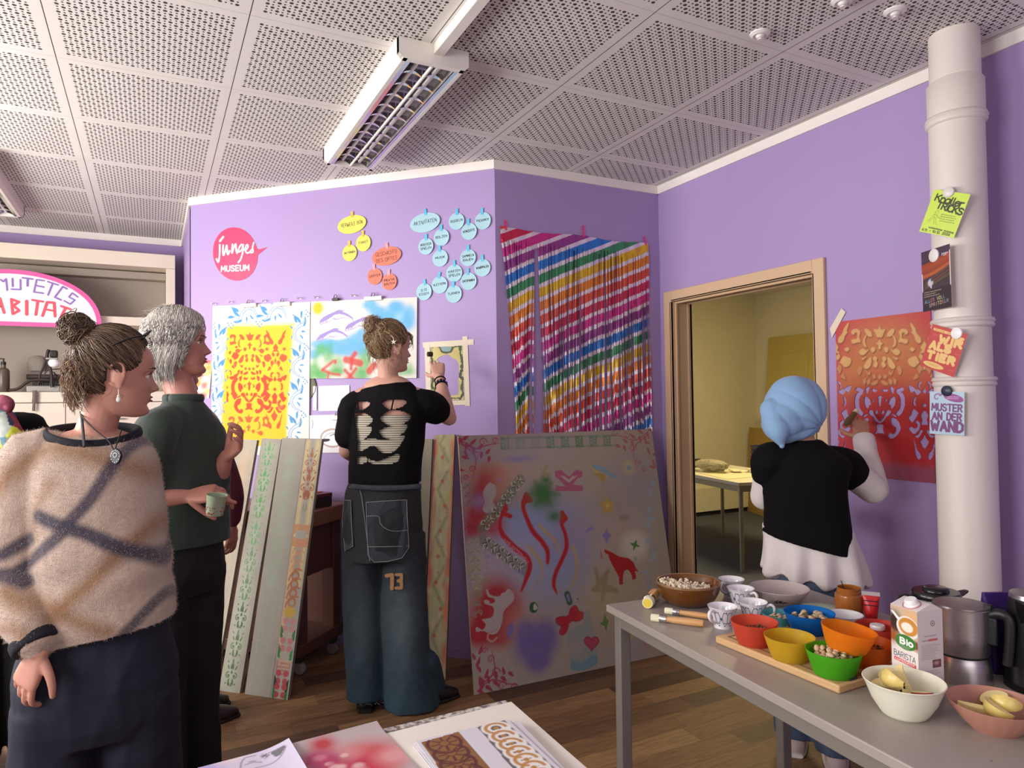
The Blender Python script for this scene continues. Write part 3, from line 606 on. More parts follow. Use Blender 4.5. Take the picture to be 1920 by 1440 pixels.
def scrollwork(cv,p,q,side,blue):
 """one repeat of the blue border between p and q"""
 p=np.array(p);q=np.array(q);d=q-p;ln=np.linalg.norm(d);d/=ln;n=np.array([-d[1],d[0]])*side;a0=math.atan2(d[1],d[0])
 W=lambda u,v:p+d*u*ln+n*v*ln
 for vs,w in(([(-.02,-.14),(.12,.10),(.30,.17),(.46,.05),(.55,-.14),(.70,-.2)],.016),([(-.02,-.05),(.11,.17),(.32,.25),(.52,.10),(.62,-.08),(.74,-.13)],.016)):
  cv.stroke(np.array([W(*v)for v in vs]),w*1.5*ln,blue,n=26,op=.85)
 for u in np.linspace(.1,.58,11):
  a,b=W(u,.10-1.2*(u-.28)**2+.05-.5*max(0,u-.3)),W(u+.02,.20-1.2*(u-.28)**2+.03-.5*max(0,u-.3));cv.stroke([a,b],.012*ln,blue,op=.7)
 for u,v,an,l,wd,bd in((.58,.0,.35,.40,.10,.55),(.62,.1,1.0,.26,.09,-.5),(.50,-.10,-.7,.22,.08,.5),(.97,-.05,2.6,.24,.09,.5),(.82,.20,-2.4,.18,.06,.3),(.34,-.02,-1.2,.17,.06,-.4),(.12,-.10,.4,.20,.06,.4),(.42,.27,.5,.16,.05,.3),(.24,.27,2.6,.14,.05,.3),(.66,-.16,-.2,.16,.05,.4)):
  cv.leaf(W(u,v),a0+an*side,l*ln,wd*ln,blue,bend=bd*side)
 for u,v in((.86,-.19),(.93,-.24),(.80,-.25),(.89,-.30),(.98,-.18),(.84,-.33)):cv.blob(W(u,v),.025*ln,blue,.25)
def hung_sheet(name,label,cv,t=.0012,mtl=None,bend=None):
 th=thing(name,label,'print',cv.M);cv.build('sheet',mtl or PAPER,t,th,Matrix.Identity(4),edge='#e6e0d6',bend=bend);return th
cv=wall_canvas((399,574),(581.7,566),.93,.0030,'#dfdbd2',.012);z=zf(390,555,5.05);T=lambda P:cv.loc(z(P))
yf=T([(185,300),(235,286),(450,290),(600,286),(800,276),(780,700),(748,1080),(738,1420),(110,1420),(130,1250),(150,800)]);wob=RNG.normal(0,.0015,yf.shape)
cv.poly(yf+wob,'#e6b92c');
for p,w in((yf[[1,2,3,4]],.03),(yf[[4,5,6,7]],.02),(yf[[9,10,0]],.016)):cv.stroke(p,w,'#ecc440',soft=.012,op=.55,n=20)
cv.blob(T([(450,600)])[0],.22,'#ebc434',1.0,.5)
damask(cv,T,lambda y:'#c8552e' if y<700 or y>1090 else '#c24526');damask(cv,T,'#ca5c30',axes=((395,DM1,-.012),),dy=778,ymax=1330)
for c,m in(((180,590),1),((165,900),1)):
 for P in DM2[2:16]:
  Q=[(188-.03*(y-560)+(x if 1 else 0)*.95,y+(-18))for x,y in P]
  if min(q[1]for q in Q)>470 and max(q[1]for q in Q)<1090 and c[1]<700:cv.poly(T(Q),'#c44a28',n=len(Q)*3)
for y0 in(1075,770):cv.blob(T([(690,y0-20)])[0],.02,'#e88a5a',.9,.35)
bl='#4d8fbe'
for i in range(5):
 y0,y1=130+i*318,130+(i+1)*318;scrollwork(cv,T([(872-i*14,y1)])[0],T([(880-i*14,y0)])[0],1,bl)
for i in range(4):
 y0,y1=250+i*300,250+(i+1)*300;scrollwork(cv,T([(104-i*12,y1)])[0],T([(112-i*12,y0)])[0],-1,bl)
for i in range(2):scrollwork(cv,T([(470+i*270,180-i*12)])[0],T([(180+i*270,196-i*12)])[0],-1,bl)
ysheet=hung_sheet('stencil_print','large white sheet with yellow field, red ornament and blue scroll border',cv)
cv=wall_canvas((583,565.5),(782,557),.462,.0030,'#dcd7cd',.014);z=zf(575,545,7.577);T=lambda P:cv.loc(z(P));U=np.linalg.norm(T([(100,500)])[0]-T([(200,500)])[0])/100
def sb(x,y,rx,ry,c,soft=.5,op=1.0,rot=0):cv.blob(T([(x,y)])[0],(rx*U,ry*U*.72),c,soft,op,rot)
sb(165,250,85,120,'#fde9a0',.6,.8);sb(160,250,72,105,'#f9bd2e',.25)
for x,y,rx,ry,o in((900,200,110,90,.9),(1000,290,130,100,.9),(1130,380,160,130,.95),(1260,230,110,110,.95),(1330,330,160,170,.8),(1400,460,140,150,.9),(1180,520,140,120,.9),(1470,330,70,150,.7)):sb(x,y,rx,ry,'#62aedb',.45,o)
sb(1310,380,50,70,'#9accdf',.9,.9)
for x,y,rx,ry in((200,760,180,90),(390,820,200,110),(560,760,200,120),(720,700,180,130),(800,600,90,90),(640,860,240,100),(100,900,130,90),(860,780,180,140),(330,740,120,70)):sb(x,y,rx,ry,'#6aaedb',.4,.85)
sb(470,640,110,50,'#ece6ee',.8,.7)
def dolph(dx,dy,s=1.0):
 G=lambda P:T([(dx+a*s,dy+b*s)for a,b in P]);pu='#9d8ac4'
 cv.poly(G([(0,200),(15,140),(60,90),(150,45),(240,5),(275,-12),(370,-8),(330,10),(400,40),(470,90),(490,120),(440,95),(360,60),(290,45),(220,60),(160,100),(120,130),(70,150),(20,175)]),pu,n=0)
 for a,b in(((60,170),(60,140)),((90,165),(100,145)),((120,155),(110,140))):cv.stroke(G([a,b]),10*U*s,pu)
 for P in([(20,195),(120,165),(200,125)],[(205,105),(250,120),(330,100)],[(210,120),(300,125)],[(320,102),(340,112)],[(360,104),(378,106)],[(400,100),(416,100)],[(470,110),(490,150),(494,170)],[(440,100),(490,112)]):cv.stroke(G(P),(9*U*s,5*U*s),pu)
dolph(175,285);dolph(540,388,.95);dolph(135,545,.92)
for x,y,rx,ry,o in((200,830,70,110,.8),(280,900,60,180,.6),(140,960,60,160,.5),(340,880,50,200,.55),(110,1120,120,120,.8),(210,1200,130,90,.85),(50,1250,50,110,.7),(440,1050,100,170,.6),(430,1150,120,70,.8),(800,1060,90,260,.65),(760,1200,120,120,.7),(860,950,60,160,.5),(1330,1150,200,70,.6),(1450,1100,60,100,.5)):sb(x,y,rx,ry,'#54a956',.5,o)
sb(190,1010,40,90,'#dfe9d2',.8,.6)
rd='#c94a44'
for P,w in(([(225,1125),(330,1040),(380,1000)],34),([(225,1130),(360,1180),(470,1195)],32),([(310,1170),(300,1250)],26),([(640,960),(690,890)],60),([(560,980),(760,1030)],85),([(640,1000),(630,1110)],45),([(545,1130),(620,1210),(570,1320)],40),([(700,1110),(620,1210),(680,1300)],42),([(890,1140),(960,1060)],85)):cv.stroke(T(P),w*U,rd,soft=14*U,op=.9)
sb(408,1010,20,42,rd,.4,.9);sb(610,1240,75,70,rd,.6,.6)
hung_sheet('dolphin_painting','sprayed painting of purple dolphins, blue sky and red flowers on white sheet',cv)
cv=wall_canvas((362,672),(398.5,676),.24,.003,'#f3d9c4',.006)
for _ in range(46):cv.blob((random.uniform(0,cv.w),random.uniform(0,cv.h)),random.uniform(.008,.026),random.choice(['#f0566e','#f49a3c','#f7c35c','#e8425e','#f7e3cf','#f2777f']),.6,.8)
hung_sheet('flower_print','small pink and orange blossom print beside the yellow stencil sheet',cv)
cv=wall_canvas((597,724),(655,722),.150,.004,'#e9e6ec',.005);hung_sheet('blank_sheet','blank white sheet pinned below the dolphin painting',cv)
cv=wall_canvas((587,724),(594,724),.145,.004,'#ece9ee',.006);hung_sheet('paper_strip','narrow white paper strip left of the blank white sheet',cv)
cv=wall_canvas((575,779),(652,777),.225,.0022,'#ebe8ec',.008);z=zf(380,700,4);T=lambda P:cv.loc(z(P))
e=[(975+88*math.cos(a),485-66*math.sin(a))for a in np.linspace(0,2*PI,30)]
cv.stroke(T(e),.011,'#b59c92',op=.9)
cv.poly(T([(905,520),(912,480),(940,455),(990,450),(1035,470),(1040,510),(1000,540),(940,538)]),'#f7f5f7',n=30);cv.stroke(T([(905,520),(920,470),(980,445),(1040,470)]),.003,'#8d8585',n=14)
cv.poly(T([(895,500),(910,490),(950,492),(952,504),(930,512),(900,512)]),'#3a3438',n=20);cv.stroke(T([(955,470),(985,455),(1000,465),(990,475)]),.005,'#5a5658',n=12);cv.blob(T([(992,462)])[0],.006,'#3a3438',.2)
cv.stroke(T([(822,350),(828,380),(820,410)]),.004,'#6a6870')
seal=hung_sheet('seal_drawing','white sheet with a pencil seal in a brown oval, under the blank sheet',cv)
p=atA(572,724,.0004);tag(MB().lathe([(0,0),(.075,0),(.082,.004),(.080,.009),(.074,.004),(0,.003)],40).build('round_tray',mat('olive_enamel','#6b6a58',.4),M=frame(p,XA,UP),smooth=50),'olive grey round tray hung on the wall behind the yellow stencil sheet','tray')
def clip(x,y,w,lab,dark=False):
 M=fA(x,y,.0215);t=thing('spring_clip',lab,'clip',M,'spring clips holding the sheets');m=mat('black_clip','#2b2a2c',.3,metal=.6)if dark else mat('clip_tin','#e4dfd4',.3,metal=.55)
 h=.026 if not dark else .016
 MB().prism([(-w/2,-h/2),(w/2,-h/2),(w/2,h/2),(-w/2,h/2)],-.006,.006).build('jaw',m,t,bevel=.003)
 mb=MB().lathe([(.010,-.003),(.013,0),(.010,.003)],16,c=(0,h/2+.010,0),cap=False);mb.tube([(-.012,h/2-.004,.004),(0,h/2+.012,.012),(.012,h/2-.004,.004)],.0022,6).build('spring_loop',STEEL,t)
clip(466,572.5,.115,'wide bright spring clip at the top left of the yellow stencil sheet');clip(529,570,.115,'wide bright spring clip at the top right of the yellow stencil sheet')
clip(629,561.5,.045,'small black spring clip on the top edge of the dolphin painting',True);clip(699.5,559.5,.115,'wide bright spring clip on top of the dolphin painting');clip(632,783,.10,'bright spring clip holding the seal drawing')
hk=None
for(x,y),lab in zip(((404,569),(435,566),(498,564),(564,559),(596,557),(665.5,554)),('leftmost','second from left','third from left','fourth from left','fifth from left','rightmost')):
 M=fA(x,y,.0)
 if hk is None:
  hk=tag(MB().tube(catmull([(0,0,0),(0,0,.02),(0,-.008,.026),(0,-.010,.034),(0,.004,.036)],10),.0022,7).lathe([(.006,0),(.006,.002),(.002,.003)],12).build('wall_hook',STEEL,M=M),lab+' steel hook in the row above the hung sheets','hook','steel wall hooks')
 else:o=hk.copy();C.objects.link(o);o.matrix_basis=M;o['label']=lab+' steel hook in the row above the hung sheets'
z=zf(785,625,9.6);p=atA(*z([(200,1205)])[0],.002);q=atA(*z([(815,1195)])[0],.002);x=q-p;w=np.linalg.norm(x);M=frame(p,x,UP,AN)
h=loc2(M,z([(205,245)]))[0][1];cv=Canvas(w,h,200,290,'#cfc07e',M);T=lambda P:cv.loc(z(P))
for _ in range(40):cv.blob((random.random()*w,random.random()*h),random.uniform(.01,.03),random.choice(['#d6c98a','#bfae62','#d9cf9a','#b7a75a']),.8,.5)
gr='#4f5a45'
def rough(P,wd,c,k=40):
 P=catmull(T(P),k);P=P+RNG.normal(0,.0016,P.shape);cv.stroke(P,np.abs(RNG.normal(wd,wd*.35,k)),c)
rough([(205,330),(250,250),(370,250),(420,340),(570,345),(640,250),(740,235),(780,240)],.006,gr);rough([(220,300),(240,500),(235,700),(260,820),(240,950),(290,1010),(270,1100)],.012,gr,60)
rough([(745,240),(760,420),(790,520),(780,650),(740,760),(790,820),(780,960),(800,1080),(740,1180)],.014,gr,70);rough([(300,1150),(420,1170),(580,1165),(740,1170)],.006,gr,50)
cv.poly(T([(380,240),(420,330),(560,335),(600,240)]),'#8fa8a5');cv.stroke(T([(380,250),(425,330),(560,335),(610,250)]),.009,gr,n=20)
for x0,y0,x1,y1 in((790,240,812,420),(205,250,235,330),(800,850,815,1060)):cv.poly(T([(x0,y0),(x1,y0),(x1,y1),(x0,y1)]),'#a9a49b')
hole=[(460,395),(540,385),(600,440),(680,480),(720,560),(725,700),(715,900),(720,1080),(660,1110),(560,1120),(420,1110),(400,900),(410,700),(390,560),(330,480),(390,420)]
cv.poly(T(hole),'#000000',n=70,hole=True)
t=thing('taped_stencil','taped ochre stencil sheet with green outline being painted by the blonde woman','stencil',M);cv.build('card',PAPER,.0008,t,Matrix.Identity(4),holes=True)
TP=mat('masking_tape','#e2d4bd',.6,noise=.04,ns=40)
for i,P in enumerate(([(70,165),(990,105),(992,205),(85,262)],[(788,58),(880,55),(925,1305),(832,1308)],[(105,165),(200,165),(222,1090),(135,1095)],[(240,1235),(860,1200),(860,1285),(240,1310)])):
 Q=loc2(M,z(P));MB().prism([tuple(v)for v in Q[::-1]],.0006+i*.0004,.0010+i*.0004).build('masking_tape',TP,t,smooth=None)
# foil fringe curtain on the middle wall
def curtain():
 y=MY-.004;M=frame(atY(937.5,424,y),(1,0,0),UP,(0,-1,0));w=loc2(M,[(1214.6,457)])[0][0]
 t=thing('foil_curtain','rainbow striped foil fringe curtain taped to the purple wall','curtain',M)
 SEQ=[srgb(c)for c in('#dcb02a','#e0822f','#d9523a','#cc2c50','#cc3388','#97408a','#2f78c8','#3f8a5c')];WH=srgb('#e2d3de');per=.077
 def colr(x,zz):
  s=(x*.42-zz+.0)/per+8.0-.42*w/per;k=np.floor(s).astype(int);f=s-k
  c=np.array(SEQ)[(k)%8];return np.where((f>.68)[:,None],np.array(WH),c)
 nx,nz=200,40;hd=.095;X,Zz=np.meshgrid(np.linspace(0,w,nx),np.linspace(-hd,0,nz));dr=-.012*np.sin(PI*X/w*2)**2
 V=np.stack([X.ravel(),(Zz+dr).ravel(),(.004+.003*np.sin(X*70)).ravel()],1);idx=np.arange(nx*nz).reshape(nz,nx)
 Q=np.stack([idx[:-1,:-1],idx[:-1,1:],idx[1:,1:],idx[1:,:-1]],-1).reshape(-1,4)
 me=npmesh('header',V,Q);setcol(me,colr(V[:,0],V[:,1]));FO=vmat('rainbow_foil',.22,metal=.35,noise=.10,ns=60,spec=.6);link('header_band',me,FO,t,smooth=180)
 us=np.array([0,.2,.235,.45,.5,.56,.60,.66,.70,1.0]);bs=np.array([.08,.155,.265,.42,.475,.53,.555,.625,.70,1.0])
 VV=[];QQ=[];CC=[];n=132;S_=250;o=0
 for i in range(n):
  u=(i+.5)/n;ub=np.interp(u,us,bs)+RNG.normal(0,.004)
  if .205<u<.232 and i%3:continue
  zt=-hd+.02;zb=-1.18+RNG.normal(0,.01);s=np.linspace(0,1,S_);zz=zt+(zb-zt)*s;a=RNG.uniform(.4,1);ph=RNG.uniform(0,6)
  pull=np.clip(s*1.15,0,1)**(.75 if u<.21 else .9)
  x=(u+(ub-u)*pull)*w+.0025*a*np.sin(s*9+ph)*s;dp=.005+.003*np.sin(s*5*a+ph)+.003*RNG.random()
  hw=(w/n*.60)*(1-.42*np.abs(np.sin(s*(3+4*a)+ph))*np.clip(s*2.5,0,1));tw=.0022*np.sin(s*(3+4*a)+ph)
  L_=np.stack([x-hw,zz,dp-tw],1);R_=np.stack([x+hw,zz,dp+tw],1);VV+=[L_,R_]
  k=np.arange(S_-1);QQ.append(np.stack([o+k,o+k+1,o+S_+k+1,o+S_+k],1)[:,::1]);o+=2*S_
  c=colr(np.full(S_,u*w)+.0,zz+RNG.normal(0,.0012)+s**2*RNG.normal(0,.006));CC+=[c,c]
 me=npmesh('fringe',np.vstack(VV),np.vstack(QQ));setcol(me,np.vstack(CC));f=link('fringe',me,FO,t,smooth=180);f['kind']='stuff'
 for(a,b),(c,d)in(((946,413),(948,432)),((1091.5,423),(1093,445)),((1206,443),(1210,460))):
  P=loc2(M,[(a,b),(c,d)]);MB().ribbon(P,.013,.008,0).build('pink_tape',mat('neon_pink_tape','#f03a80',.5),t,smooth=None)
curtain()
# red stencil sheet on the door wall
z=zf(1550,570,4.114);cv=None
def rX(x,y,off):return atX(x,y,DX-off)
cv=wall_canvas((1566,604),(1745,582),.705,.0026,'#b9323c',.004,rX,(-1,0,0));T=lambda P:cv.loc(z(P));U=abs(T([(300,700)])[0][0]-T([(400,700)])[0][0])/100
def sb(x,y,r,c,soft=.8,op=.8):cv.blob(T([(x,y)])[0],r*U,c,soft,op)
for x,y,r in((250,200,150),(120,500,90),(110,950,120),(500,150,180),(140,800,100)):sb(x,y,r,'#c8505c',.9,.5)
for x,y,r in((300,330,200),(500,300,190),(420,480,210),(620,350,150),(230,520,150),(650,600,130),(180,650,110)):sb(x,y,r,'#b8793f',.8,.55)
for x,y,r in((500,800,240),(650,950,200),(420,1000,220),(330,900,160),(700,1080,200)):sb(x,y,r,'#a81418',.8,.7)
ya,k=1210,40
m=np.clip((T([(0,1170)])[0][1]-cv.Y)/.03,0,1);cv.put((slice(None),slice(None)),m,'#8d4c66',.75)
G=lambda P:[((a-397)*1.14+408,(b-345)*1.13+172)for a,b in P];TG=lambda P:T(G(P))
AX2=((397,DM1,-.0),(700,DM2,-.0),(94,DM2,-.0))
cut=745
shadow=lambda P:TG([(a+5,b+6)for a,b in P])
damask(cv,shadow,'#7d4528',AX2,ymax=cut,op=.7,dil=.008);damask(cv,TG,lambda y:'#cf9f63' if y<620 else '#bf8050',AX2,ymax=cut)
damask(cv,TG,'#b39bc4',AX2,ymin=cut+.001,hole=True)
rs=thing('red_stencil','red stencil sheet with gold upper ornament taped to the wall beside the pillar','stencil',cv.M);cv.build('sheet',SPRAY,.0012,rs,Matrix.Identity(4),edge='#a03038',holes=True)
M=rs.matrix_basis;Q=loc2(M,[(1556.5,616),(1578,578),(1586,585),(1560,634)]);MB().prism([tuple(v)for v in Q[::-1]],.001,.0016).build('masking_tape',TP,rs,smooth=None)
# flyers and magnets on the pillar
def pillar_card(px,py,turn,tilt):
 """a card touching the pillar at the pixel's height, facing the room"""
 d=ray(px,py);d2=d[:2];oc=CAM[:2]-PC;a=d2@d2;b=oc@d2;r=PR+.014;c=oc@oc-r*r
 s=(-b-math.sqrt(max(0,b*b-a*c)))/a;p=CAM+d*s;n=np.array([p[0]-PC[0],p[1]-PC[1],0]);n/=np.linalg.norm(n)
 n=np.array([n[0]*math.cos(turn)-n[1]*math.sin(turn),n[0]*math.sin(turn)+n[1]*math.cos(turn),0])
 return frame(p,np.cross(UP,n),UP,n)
def flyer(label,corners,base,paint,turn=0.0,n=150):
 z=corners;cx=sum(c[0]for c in z)/4;cy=sum(c[1]for c in z)/4;M0=pillar_card(cx,cy,turn,0);q=loc2(M0,z)
 x=(q[1]-q[0]+q[2]-q[3])/2;w=np.linalg.norm(x);h=(np.linalg.norm(q[3]-q[0])+np.linalg.norm(q[2]-q[1]))/2;a=math.atan2(x[1],x[0])
 c=q.mean(0);M=M0@Matrix.Translation((c[0],c[1],0))@Matrix.Rotation(a,4,'Z')@Matrix.Translation((-w/2,-h/2,0))
 cv=Canvas(w,h,n,int(n*h/w),base,M);paint(cv,w,h);t=thing('flyer',label,'flyer',M,'flyers on the pillar');cv.build('card',GLOSSP,.0008,t,Matrix.Identity(4),edge='#d8d0c4');return t,M
def squig(cv,x,y,w,c,wd=.0012,h=.0035):
 xs=np.arange(0,w,.0016);ys=[((-1)**i)*h/2*random.uniform(.3,1)if(i%7)else 0 for i in range(len(xs))]
 P=[(x+a,y+b)for a,b in zip(xs,ys)]
 if len(P)>1:cv.stroke(P,wd,c,op=.85)
def p_green(cv,w,h):
 k='#25280c';cv.text('Knaller',(w*.52,h*.80),h*.15,w*.042,k,fit=w*.80,rot=-.10,sp=.6);cv.text('TRiCKS',(w*.60,h*.63),h*.14,w*.045,k,fit=w*.74,rot=-.13,sp=.8)
 for i in range(4):squig(cv,w*(.42+.03*(i%2)),h*(.47-.05*i),w*.42,k)
 for P in([(.28,.50),(.22,.40),(.12,.26)],[(.28,.40),(.2,.30),(.17,.24)],[(.32,.40),(.36,.26),(.42,.22)],[(.30,.46),(.40,.38),(.46,.46)],[(.22,.44),(.34,.43)],[(.24,.48),(.30,.56),(.35,.48)],[(.28,.40),(.30,.28),(.34,.22)]):cv.stroke([(a*w,b*h)for a,b in P],.0011,'#5a6b1a',n=10)
 cv.text('wochentlicher Workshop',(w*.58,h*.125),h*.032,w*.014,k,fit=w*.72,rot=-.05);cv.text('6.11. - 10.12. 2026',(w*.46,h*.06),h*.05,w*.018,k,fit=w*.8,rot=-.02)
fl1,M1=flyer('acid green flyer lettered Knaller TRiCKS, topmost flyer on the pillar',[(1754,355.5),(1820,364),(1788.5,446.5),(1722,433.5)],'#c4dd4a',p_green,0)
def p_dark(cv,w,h):
 for i in range(26):cv.stroke([(0,h*(.55+.017*i)),(w*.5,h*(.60+.017*i)),(w,h*(.70+.014*i))],h*.03,random.choice(['#b4552f','#c26a3c','#8e4a34','#a04a2c'])if i<14 else random.choice(['#4a3a4e','#5a4550','#3c3048']),soft=.003,op=.8,n=12)
 for i in range(9):cv.stroke([(w*.1,h*(.36+.012*i)),(w,h*(.50+.022*i))],h*.012,random.choice(['#5a4836','#3e352f','#9a5a3a','#6c5a44']),soft=.002)
 cv.blob((w*.30,h*.46),(w*.10,h*.06),'#c9c3cf',.25,1,.5);cv.blob((w*.36,h*.50),(w*.05,h*.025),'#5a4a4a',.3);cv.stroke([(w*.30,h*.42),(w*.32,h*.38)],w*.05,'#c9c3cf')
 cv.poly([(0,0),(w,0),(w,h*.36),(0,h*.34)],'#3f3638')
 for i,(a,b)in enumerate(((.05,.62),(.05,.42),(.05,.55))):squig(cv,w*a,h*(.31-.035*i),w*b,'#c8b4a8',.0011)
 for i,(ch,c)in enumerate(zip('ALLES VOLL',['#7aa6c8','#8ab0c8','#8ab0c8','#c86a78','#c8788a','#fff','#9ac0c8','#e0c860','#9ab8b0','#8aa8a8'])):
  if ch!=' ':cv.text(ch,(w*(.10+.072*i),h*(.155+.004*i)),h*.05,.0016,c)
 for i,(ch,c)in enumerate(zip('SPRITZELN',['#b8a8b8','#c8a8a8','#c89a9a','#c8b0b8','#d0d0c0','#c8d070','#d07080','#90b0b0','#8aa8a0'])):cv.text(ch,(w*(.26+.075*i),h*(.085+.004*i)),h*.05,.0016,c)
 cv.stroke([(w*.985,h*.9),(w*.985,h*.36)],w*.03,'#e8d8d4');cv.stroke([(w*.012,h*.62),(w*.012,h*.34)],w*.03,'#e8d8d4');cv.text('junges',(w*.82,h*.88),h*.03,.0012,'#e8e0e0',fit=w*.22);squig(cv,w*.76,h*.845,w*.14,'#e8e0e0',.001)
fl2,M2=flyer('dark flyer with orange sky picture, second from the pillar top',[(1724,474.5),(1776.5,459),(1789,573),(1734,585)],'#4a3f48',p_dark,-.1)
def p_red(cv,w,h):
 k='#e6c07c';cv.stroke([(w*.10,h*.90),(w*.75,h*.90)],h*.06,k);cv.text('Gute dom',(w*.40,h*.90),h*.035,.0012,'#b8742f',fit=w*.55);cv.blob((w*.90,h*.86),(w*.07,h*.03),k,.1)
 for tx,x,y,f in(('WiR',.63,.73,.60),('ALS',.40,.55,.56),('TiER',.50,.32,.76)):cv.text(tx,(w*x,h*y),h*.15,w*.082,k,fit=w*f,sp=2.2,rot=.03)
 cv.blob((w*.36,h*.105),(w*.30,h*.065),k,.04);squig(cv,w*.16,h*.12,w*.36,'#a8863a',.0011);squig(cv,w*.22,h*.09,w*.26,'#a8863a',.0011)
 for x,y in((.10,.78),(.80,.12),(.84,.5)):squig(cv,w*x,h*y,w*.14,'#d87868',.001,.006)
fl3,M3=flyer('red flyer lettered WiR ALS TiER in yellow, tilted on the pillar',[(1754.5,609),(1820,629),(1783,704.5),(1719.5,683)],'#c04a48',p_red,-.05)
def p_blue(cv,w,h):
 k='#6e2a6e'
 for tx,x,y,f,hh,wd in(('MUSTER',.50,.63,.86,.155,.062),('AN DER',.50,.42,.82,.155,.07),('WAND',.50,.19,.90,.21,.10)):cv.text(tx,(w*x,h*y),h*hh,w*wd*.8,k,fit=w*f,sp=1.6,rot=-.03)
 cv.spiral((w*.22,h*.86),w*.13,.8,.6,w*.05,'#9a5a98');cv.stroke([(w*.30,h*.91),(w*.37,h*.95)],w*.05,'#9a5a98');cv.blob((w*.69,h*.86),(w*.30,h*.09),'#8a2f80',.05,1,-.25);squig(cv,w*.5,h*.88,w*.36,'#d8b8d8',.0012);squig(cv,w*.5,h*.84,w*.34,'#d8b8d8',.0012)
fl4,M4=flyer('pale blue flyer lettered MUSTER AN DER WAND, lowest flyer on the pillar',[(1743,734),(1808,735),(1808.5,817),(1743.5,813)],'#a9c3d3',p_blue,.05)
mg=None
for M,px,py,r,c,lab in((M1,1779,360.5,10.5,'#dfd6d2','white round magnet pinning the acid green flyer'),(M2,1752,479,8.8,'#e8e2de','white round magnet on the dark flyer'),(M3,1794.5,625,10.5,'#f6f4f2','white round magnet on the red flyer'),(M4,1775.5,733,10.2,'#2e3348','dark navy round magnet on the pale blue flyer')):
 q=loc2(M,[(px,py),(px+r,py)]);R_=np.linalg.norm(q[1]-q[0]);t=MB().lathe([(0,0),(R_,0),(R_,.004),(R_*.9,.006),(0,.0063)],32).build('magnet',mat('magnet_'+c[1:],c,.35,noise=.02),M=M@Matrix.Translation((q[0][0],q[0][1],.0002)),smooth=50)
 tag(t,lab,'magnet','round magnets on the pillar')
# leaning boards, workbench, tables
def lean_quad(corners,p0,n,res,base):
 """canvas for a board whose four photo corners (tl tr br bl) lie on the leaning plane p0, n"""
 P=[atp(c[0],c[1],p0,n)for c in corners];up=(P[0]+P[1]-P[2]-P[3])/2;h=np.linalg.norm(up);up/=h
 n=np.array(n,float);n/=np.linalg.norm(n);x=np.cross(up,n);w=((P[1]-P[0])@x+(P[2]-P[3])@x)/2;c=(P[2]+P[3])/2
 o=c-x*w/2;o=o+up*(0.001-o[2])/up[2]
 return Canvas(w,h,max(8,int(w/res)),int(h/res),base,frame(o,x,up,n))
